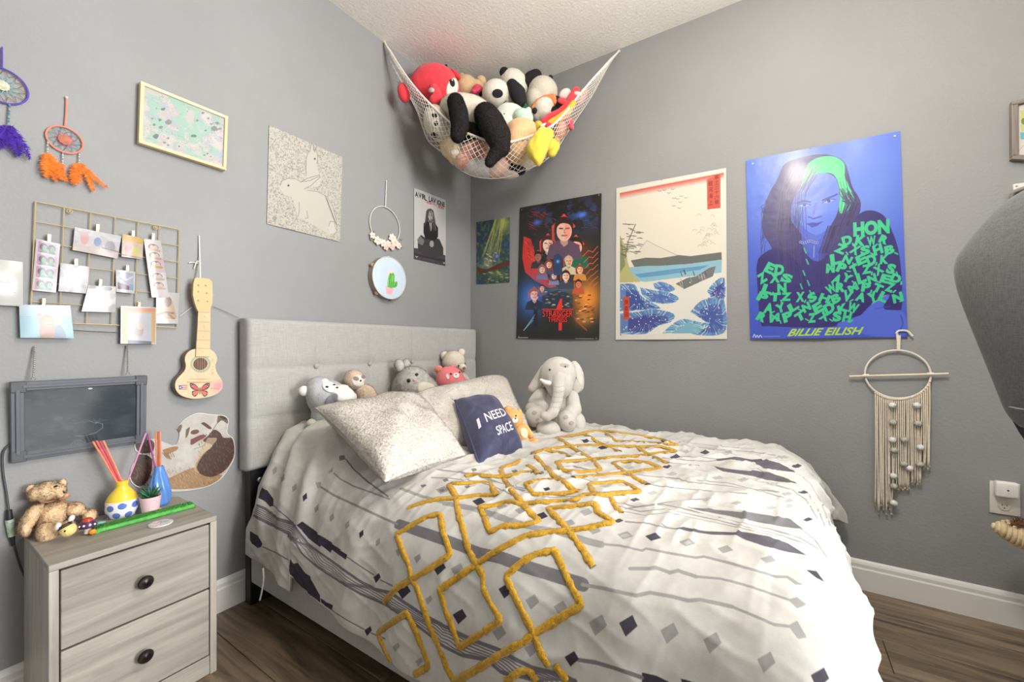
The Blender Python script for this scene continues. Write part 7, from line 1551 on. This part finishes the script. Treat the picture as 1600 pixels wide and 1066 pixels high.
p.part('arm', YW, p.chain([(856, 226, 12, .06), (866, 229, 9, .08), (862, 238, 8, .08)]), 60000, .003)
OLV = fur('olive_plush', 'c4b43c', .1); p = toy('olive_plush', 'olive yellow plush nub just above the rim by the dragon', 841, 200, 2.28); p.part('body', OLV, [p.e(841, 199, 8, 9, 0, .04)], 40000, .003)
PNK = fur('pink_plaid_plush', 'd9a08e', .1); p = toy('plaid_plush', 'pink checked soft toy seen through the net below the panda', 740, 240, 2.26); p.part('body', PNK, [p.e(742, 236, 25, 15, .02, .07, -18), p.e(722, 252, 12, 11, .02, .05, 30)], 0)
MPL_ = M('dark_pink_check', 'b5685c', .9, (200, .3), (40, .08))
for k in range(6): p.ring('check_line', [(722 + k * 8 + .4 * q, 226 + q - k * 1.2) for q in range(0, 26, 3)], .0015, MPL_, lift=.001)
for k in range(3): p.ring('check_line', [(722 + q, 240 + k * 6 - .32 * q) for q in range(0, 44, 4)], .0011, MPL_, lift=.001)
WGR = fur('grey_white_plush', 'd4d0cb', .06); p = toy('white_plush', 'greyish white soft toy at the bottom of the net', 745, 260, 2.30); p.part('body', WGR, [p.e(744, 260, 24, 15, .02, .07, 15), p.e(760, 266, 18, 11, .02, .06)], 40000, .004)
CRM = fur('tan_plush_toy', 'd6bd95', .07); p = toy('tan_plush', 'tan soft toy low at the left side of the net', 706, 236, 2.27); p.part('body', CRM, [p.e(704, 232, 16, 18, .02, .06, -35), p.e(712, 246, 12, 12, .02, .05)], 40000, .004); p.patch('pale_paw', 711, 238, 7, 6, WP2, 0, .003)
BLS = fur('blush_plush', 'dfb9a6', .1); p = toy('blush_plush', 'blush pink soft toy at the lowest middle of the net', 776, 265, 2.30); p.part('body', BLS, [p.e(776, 264, 20, 13, .02, .06, -10), p.e(788, 256, 12, 11, .02, .05)], 40000, .004)
p = toy('black_plush', 'black soft toy in the net between peach and blush toys', 797, 262, 2.33); p.part('body', BLKF, [p.e(797, 260, 13, 15, .02, .05, -30), p.e(810, 266, 12, 7, .02, .045)], 60000, .004)
p = toy('black_plush', 'black soft toy in the net under the large panda', 737, 212, 2.36); p.part('body', BLKF, [p.e(738, 214, 24, 14, .02, .05, 10)], 60000, .004)
p = toy('cream_plush', 'cream soft toy at the lower right end of the net', 815, 262, 2.36); p.part('body', CR, [p.e(818, 256, 22, 12, .02, .06, -20), p.e(795, 272, 18, 7, .0, .05)], 40000, .004)
SAL = fur('salmon_plush', 'e39a80', .08); p = toy('salmon_plush', 'salmon soft toy in the net right of the yellow star', 876, 206, 2.28); p.part('body', SAL, [p.e(876, 204, 10, 13, .02, .05, 20)], 40000, .004); p.part('foot', M('yellow_orange_plush', 'f2b23e'), [p.e(869, 221, 6, 6, .02, .03)])
p = toy('coral_plush', 'coral red soft toy poking out at the right end of the net', 892, 193, 2.27); p.part('body', fur('coral_toy_plush', 'e8596b', .08), [p.e(889, 192, 7, 7, .02, .04), p.e(893, 199, 4, 5, -.02, .02)], 40000, .003)
p = toy('speckled_plush', 'pink and yellow soft toy in the narrow right end of the net', 912, 150, 2.30); p.part('body', fur('pink_toy_plush', 'e6a3a0', .1), [p.e(910, 152, 6, 14, .02, .03, 30)], 40000, .003); p.part('patch', M('yellow_orange_plush', 'f2b23e'), [p.e(911, 144, 4, 6, -.01, .02, 30)])
# ------------------------------------------------------------------ right wall: macrame, outlet, picture, bracket, cat perch, chair
f = FR(1404, 640, .006); mc = thing('macrame_hanging', 'cream macrame ring hanging with tassel strands and pompoms below the blue poster', 'wall hanging', f)
cm = lambda q: (1300 + q[0] / 3.33, 500 + q[1] / 3.33); K = lambda x, y, t=-.008: f.pt(*cm((x, y)), t)
MMC = M('cream_cotton_cord', 'ddd0bd', .9, (500, .6, .002), (120, .08)); MMR = M('ivory_wrapped_ring', 'e2dacb', .8, (500, .5, .002), (100, .05))
a_, e_ = K(172, 285), K(514, 285); c = (a_ + e_) / 2; rx_ = np.linalg.norm(e_ - a_) / 2; c[2] = (K(343, 158)[2] + K(343, 408)[2]) / 2; rz_ = (K(343, 158)[2] - K(343, 408)[2]) / 2
b = MB(); b.tube(circ(c, rx_, 56, ry=rz_), .0036, 8, closed=True); b.build('ring', MMR, mc)
b = MB(); b.tube([K(90, 294, -.013), K(606, 280, -.013)], .0042, 8); b.build('dowel', M('pale_dowel', 'e0d3b8', .55, None, (40, .05)), mc)
for x, y in ((176, 291), (512, 283)): b = MB(); b.tube([K(x - 16, y, -.0125), K(x + 16, y - 1, -.0125)], .0068, 9); b.build('cord_wrap', MMR, mc)
b = MB(); b.tube([K(343, 160), K(343, 110), K(338, 70, -.004)], .0042, 7); b.tube([K(350, 160), K(352, 80, -.006)], .0035, 7); b.tube(smooth_poly([K(335, 72), K(345, 58), K(380, 56), K(400, 64), K(412, 78), K(420, 84)], 16), .004, 7); b.build('hanging_loop', MMR, mc)
def strand(x, ytop, ybot, k):
    r_ = random.Random(k); P = [K(x, ytop, -.009), K(x + r_.uniform(-2, 2), (ytop * 2 + ybot) / 3, -.011), K(x + r_.uniform(-3, 3), (ytop + 2 * ybot) / 3, -.010), K(x + r_.uniform(-5, 5), ybot, -.010)]
    b = MB(); b.tube(smooth_poly(P, 18), .0026, 6); e = P[-1]
    for q in range(7): b.tube([e + np.array([0, 0, .004]), e + np.array([r_.uniform(-.005, .005), r_.uniform(-.003, .003), -.008 - r_.uniform(0, .006)])], [.0012, .0003], 4)
    b.build('strand', MMC, mc, ang=0); b = MB(); b.ell(K(x, ytop + 3, -.010), (.0042, .0048, .005), nu=8, nv=6); b.build('knot', MMC, mc)
n = 27
for i in range(n):
    x = 226 + (508 - 226) * i / (n - 1); ang_ = (x - 343) / 171; yt = 283 + 125 * math.sqrt(max(0, 1 - min(1, ang_ ** 2))) + 3
    yb = (960 + 22 * (i % 3)) if x < 318 else (870 + 8 * (i % 2) if x < 400 else (850 - 12 * (i % 2) if x < 465 else 756 + 12 * (i % 2)))
    strand(x, yt, yb, i)
MW_ = M('white_pompom', 'f0eeea', .95, (300, .5, .003), (60, .03), sheen=.2); MG_ = M('sage_grey_pompom', 'c4c4b6', .95, (300, .5, .003), (60, .05), sheen=.2)
for x, y, m in ((314, 445, MW_), (442, 445, MW_), (317, 534, MG_), (448, 540, MG_), (316, 625, MW_), (377, 625, MG_), (460, 664, MW_), (323, 680, MG_), (374, 750, MG_), (404, 773, MW_), (457, 752, MG_), (320, 813, MW_), (322, 866, MG_), (321, 954, MW_)):
    b = MB(); b.ell((0, 0, 0), (.0125, .0115, .0118), nu=14, nv=9); pile(b, 500000, .003, .0006, 900, seed=int(x)); o = b.build('pompom', m, mc); o.location = K(x, y, -.020)
# outlet with a plugged-in white device
s = Sheet([(1546, 752.5), (1594, 754), (1593, 806), (1545, 802)], 'R', .0, 8, 0); f = s.fr; ot = thing('wall_outlet', 'white wall outlet plate with a socket low on the right wall', 'outlet', f)
c = sum(s.q) / 4; w = abs(s.q[1][0] - s.q[0][0]); h = abs(s.q[0][2] - s.q[3][2]); MPL = M('white_outlet_plastic', 'dcd8ce', .35, None, (30, .02)); b = MB(); b.box(c + np.array([0, -.003, 0]), (w, .006, h), .002, seg=2); b.build('cover_plate', MPL, ot)
o = f.pt(1569, 791, -.006); b = MB(); b.lathe([(0, 0), (.0165, 0), (.0155, .003), (0, .003)], n=26, R=rotm(rx=math.pi / 2), c=o); b.build('receptacle', M('cream_receptacle', 'cfc9bc', .35, None, (30, .02)), ot)
MSL = M('dark_slot', '5a5148', .6, None, (60, .1))
for dx in (-.006, .006): b = MB(); b.box(o + np.array([dx, -.0032, .004]), (.0018, .001, .0075), 0); b.build('slot', MSL, ot, smooth=False)
b = MB(); b.ell(o + np.array([0, -.003, -.0065]), (.0024, .001, .0024)); b.build('ground_hole', MSL, ot)
s = Sheet([(1557, 752.5), (1594, 758), (1594, 781.5), (1557, 776)], 'R', .035, 8, 0); f = s.fr; dv = thing('plug_in_device', 'white rounded plug-in device with a dark dot in the upper socket', 'device', f); c = sum(s.q) / 4; w = abs(s.q[1][0] - s.q[0][0]) * 1.04; h = abs(s.q[0][2] - s.q[3][2]) * 1.05
b = MB(); b.box(c + np.array([0, .014, 0]), (w, .028, h), .008, seg=3); b.build('housing', M('white_device_plastic', 'e2dfda', .3, None, (30, .02)), dv); b = MB(); b.ell(c + np.array([0, -.0003, .0]), (.0032, .001, .003)); b.build('sensor_dot', M('dark_sensor', '4a3f38', .3, None, (60, .1)), dv)
for dz, r in ((-.012, .0014), (.012, .0008)): b = MB(); b.ell(c + np.array([.001, -.0003, dz]), (r, .0006, r)); b.build('indicator_dot', M('grey_indicator', '8a8278', .4, None, (60, .1)), dv)
# framed picture cut by the right edge
cor = [(1580, 160), (1640, 146), (1640, 252), (1580.5, 249)]; s = Sheet([(1586, 163), (1640, 151), (1640, 246), (1586, 244)], 'R', .012, 200, (206, 200, 192)); f = s.fr; P = s.p; P.cv = (1440, 130, 5.33)
P.poly([(780, 165), (1100, 120), (1100, 640), (782, 610)], (222, 214, 206)); P.poly([(822, 230), (1100, 190), (1100, 420), (828, 400)], (206, 210, 128)); P.poly([(822, 410), (1100, 410), (1100, 480), (824, 470)], (112, 186, 198)); P.ell((850, 320), (20, 26), (120, 140, 70)); P.poly([(780, 600), (830, 500), (1100, 500), (1100, 640)], (228, 214, 208)); P.line([(800, 580), (850, 520)], 4, (180, 160, 150)); P.cv = None
pc = thing('framed_picture', 'grey wood framed colourful picture cut by the right edge, high on the wall', 'picture', f); b, uv = s.mesh(wav=0, n=3, m=3); b.build('print', PM('right_picture', P, .4), pc, uv=uv)
MFD = wood('grey_brown_frame', '6b625a', '8d857c', scale=(3, 60, 60), rough=.5); q4 = [f.pt(*k, -.004) for k in cor]
for i in range(4):
    a, e = q4[i], q4[(i + 1) % 4]; d = e - a; L = np.linalg.norm(d); inn = (sum(q4) / 4 - (a + e) / 2); inn /= np.linalg.norm(inn); b = MB(); b.box((0, 0, 0), (L + (0 if i % 2 == 0 else -.02), .022, .016), .001); o = b.build('frame_rail', MFD, pc, smooth=False); o.location = (a + e) / 2 + inn * .007 + np.array([0, .003, 0]); o.rotation_euler = (0, -math.atan2(d[2], d[0]), 0)
b = MB(); b.prism([(k[0], k[2]) for k in q4], .004, .011); b.build('backing_board', M('brown_backing', 'a58c6c'), pc, smooth=False)
# small white bracket behind the chair
f = FR(1590, 300, .0); wb = thing('wall_bracket', 'small white and grey wall bracket partly behind the chair top', 'bracket', f); b = MB(); b.box(f.pt(1592, 293, -.006), (.03, .012, .028), .002, seg=2); b.build('plate', MPL, wb); b = MB(); b.ell(f.pt(1588.5, 291, -.0125), (.0035, .001, .002)); b.build('screw_hole', MSL, wb)
b = MB(); b.tube(smooth_poly([f.pt(1581, 313, -.004), f.pt(1581, 304, -.012), f.pt(1586, 299, -.018), f.pt(1600, 294, -.02)], 14), .007, 8); b.build('arm', M('grey_bracket_arm', '8f8983', .4, None, (30, .05)), wb)
# cat perch: a rope-wrapped arm with fur on top, on a post beyond the edge of the view
A0 = onR(1551, 823, .17); dirv = np.array([-.10, -1.0, -.07]); dirv /= np.linalg.norm(dirv); f = Fr(np.array([A0[0], A0[1] - .42, 0]), -math.pi / 2)
ct = thing('cat_perch', 'rope-wrapped cat perch arm with brown fur on top at the right edge', 'cat tree', f); MSI = M('sisal_rope', 'd9c39c', .85, (300, .6, .002), (70, .12)); sd = np.cross(dirv, [0, 0, 1]); sd /= np.linalg.norm(sd); up = np.cross(sd, dirv)
turns = 34; Pp = []
for k in range(turns * 16):
    t = k / (turns * 16); L = .36 * t; r = .058 * (1 - math.exp(-L / .042)) + .006; a = 2 * math.pi * k / 16; Pp.append(f.loc(A0 + dirv * L + (sd * math.cos(a) + up * math.sin(a) * .82) * r - up * .02 * t))
b = MB(); b.tube(np.array(Pp), .0062, 6); b.build('rope_arm', MSI, ct)
b = MB()
for k in range(12): L = .36 * k / 11; r = .056 * (1 - math.exp(-L / .042)) + .003; b.ell(f.loc(A0 + dirv * L), (r, r, r * .82), nu=12, nv=8)
b.build('arm_core', M('pale_core', 'c7b48e', .9, (100, .3), (40, .1)), ct)
b = MB(); b.ell(f.loc(A0 + dirv * .20 + up * .040), (.17, .05, .020), nu=24, nv=10); pile(b, 160000, .022, .0016, 5000, seed=3, jit=1.1); b.build('fur_pad', M('brown_fur', '6a4630', .95, (200, .5, .003), (40, .25)), ct, ang=0)
pf = f.loc(A0 + dirv * .42); b = MB(); Pp = []
for k in range(50 * 14): a = 2 * math.pi * k / 14; Pp.append((pf[0] + .045 * math.cos(a), pf[1] + .045 * math.sin(a), .03 + (pf[2] + .02) * k / (50 * 14)))
b.tube(np.array(Pp), .0052, 5); b.build('rope_post', MSI, ct); b = MB(); b.box((pf[0], pf[1], .016), (.36, .36, .03), .006, seg=2); b.build('base', M('brown_carpet_base', '7c5c44', .95, (200, .5, .003), (40, .2)), ct)
# gaming chair seen from behind at the right edge
CD = .92; f = FD(1640, 480, CD); f.o[2] = 0.0; ch = thing('desk_chair', 'dark grey high-back desk chair cut by the right edge', 'chair', f)
MCH = fabric('dark_grey_chair_cover', '525254', '656566', 420, .4); MCK = M('black_chair_shell', '26262a', .55, (90, .15), (40, .1))
sil = [(1612, 292), (1588, 305), (1560, 326), (1530, 358), (1505, 390), (1493, 409), (1490.5, 424), (1493, 442), (1500, 466), (1512, 498), (1528, 538), (1545, 580), (1560, 618), (1572, 645), (1590, 664), (1610, 672)]
L_ = [f.pt(x, y, 0.0) for x, y in sil]; cx = f.pt(1690, 480, 0)[0]
ns_, na = 40, 28; LQ = smooth_poly([(q[0], q[2]) for q in L_], ns_); G = []
for i, (x, z) in enumerate(LQ):
    hw = cx - x; row = []; th = .05 + .035 * math.sin(math.pi * i / (ns_ - 1)); sh = math.sin(math.pi * (i + .5) / ns_) ** .35
    for j in range(na + 1):
        a = math.pi * j / na; xx_ = cx - hw * math.cos(a) ; yy_ = -th * sh * (math.sin(a) ** .55) + .02 * math.cos(a * 2) * 0
        row.append((xx_, yy_, z))
    G.append(row)
G = np.array(G); b = MB(); b.grid(G); G2 = G.copy(); G2[..., 1] = .025 + (G2[..., 1] * -.35); b.grid(G2, flip=True)
b.build('backrest_cover', MCH, ch, ang=0)
z0 = LQ[-1][1]
b = MB(); q1, q2 = f.pt(1570, 640, -.004), f.pt(1610, 648, -.05); b.tube(smooth_poly([f.pt(1569, 634, -.006), f.pt(1582, 637, -.035), f.pt(1600, 640, -.055), f.pt(1630, 641, -.07)], 12), .0022, 6); b.build('cover_hem', M('hem_grey', '77777a', .7, None, (60, .1)), ch)
b = MB(); b.prism([tuple(f.pt(x, y, 0)[[0, 2]]) for x, y in ((1573, 634), (1580, 655), (1592, 676), (1606, 696), (1640, 716), (1690, 716), (1690, 634))], .004, .05); b.build('backrest', MCK, ch, ang=30)
sx_ = cx + .34
b = MB(); b.box((sx_, .10, .47), (.46, .46, .10), .04, seg=3); b.build('seat', MCH, ch)
b = MB(); b.tube(smooth_poly([(cx + .02, .03, z0 - .10), (cx + .04, .05, .50), (sx_ - .1, .10, .42)], 12), .022, 8); b.build('back_support', MCK, ch); b = MB(); b.tube([(sx_, .1, .08), (sx_, .1, .42)], .028, 12); b.build('gas_column', MCK, ch)
for k in range(5):
    a = 2 * math.pi * k / 5 + .6; e = np.array([sx_ + .24 * math.cos(a), .1 + .24 * math.sin(a), .07]); b = MB(); b.tube([(sx_, .1, .11), e], [.026, .016], 8); b.build('base_arm', MCK, ch)
    b = MB(); b.lathe([(0, -.02), (.026, -.02), (.03, -.012), (.03, .012), (.026, .02), (0, .02)], n=16, R=rotm(rx=math.pi / 2), c=(e[0], e[1], .031)); b.build('caster', MCK, ch)
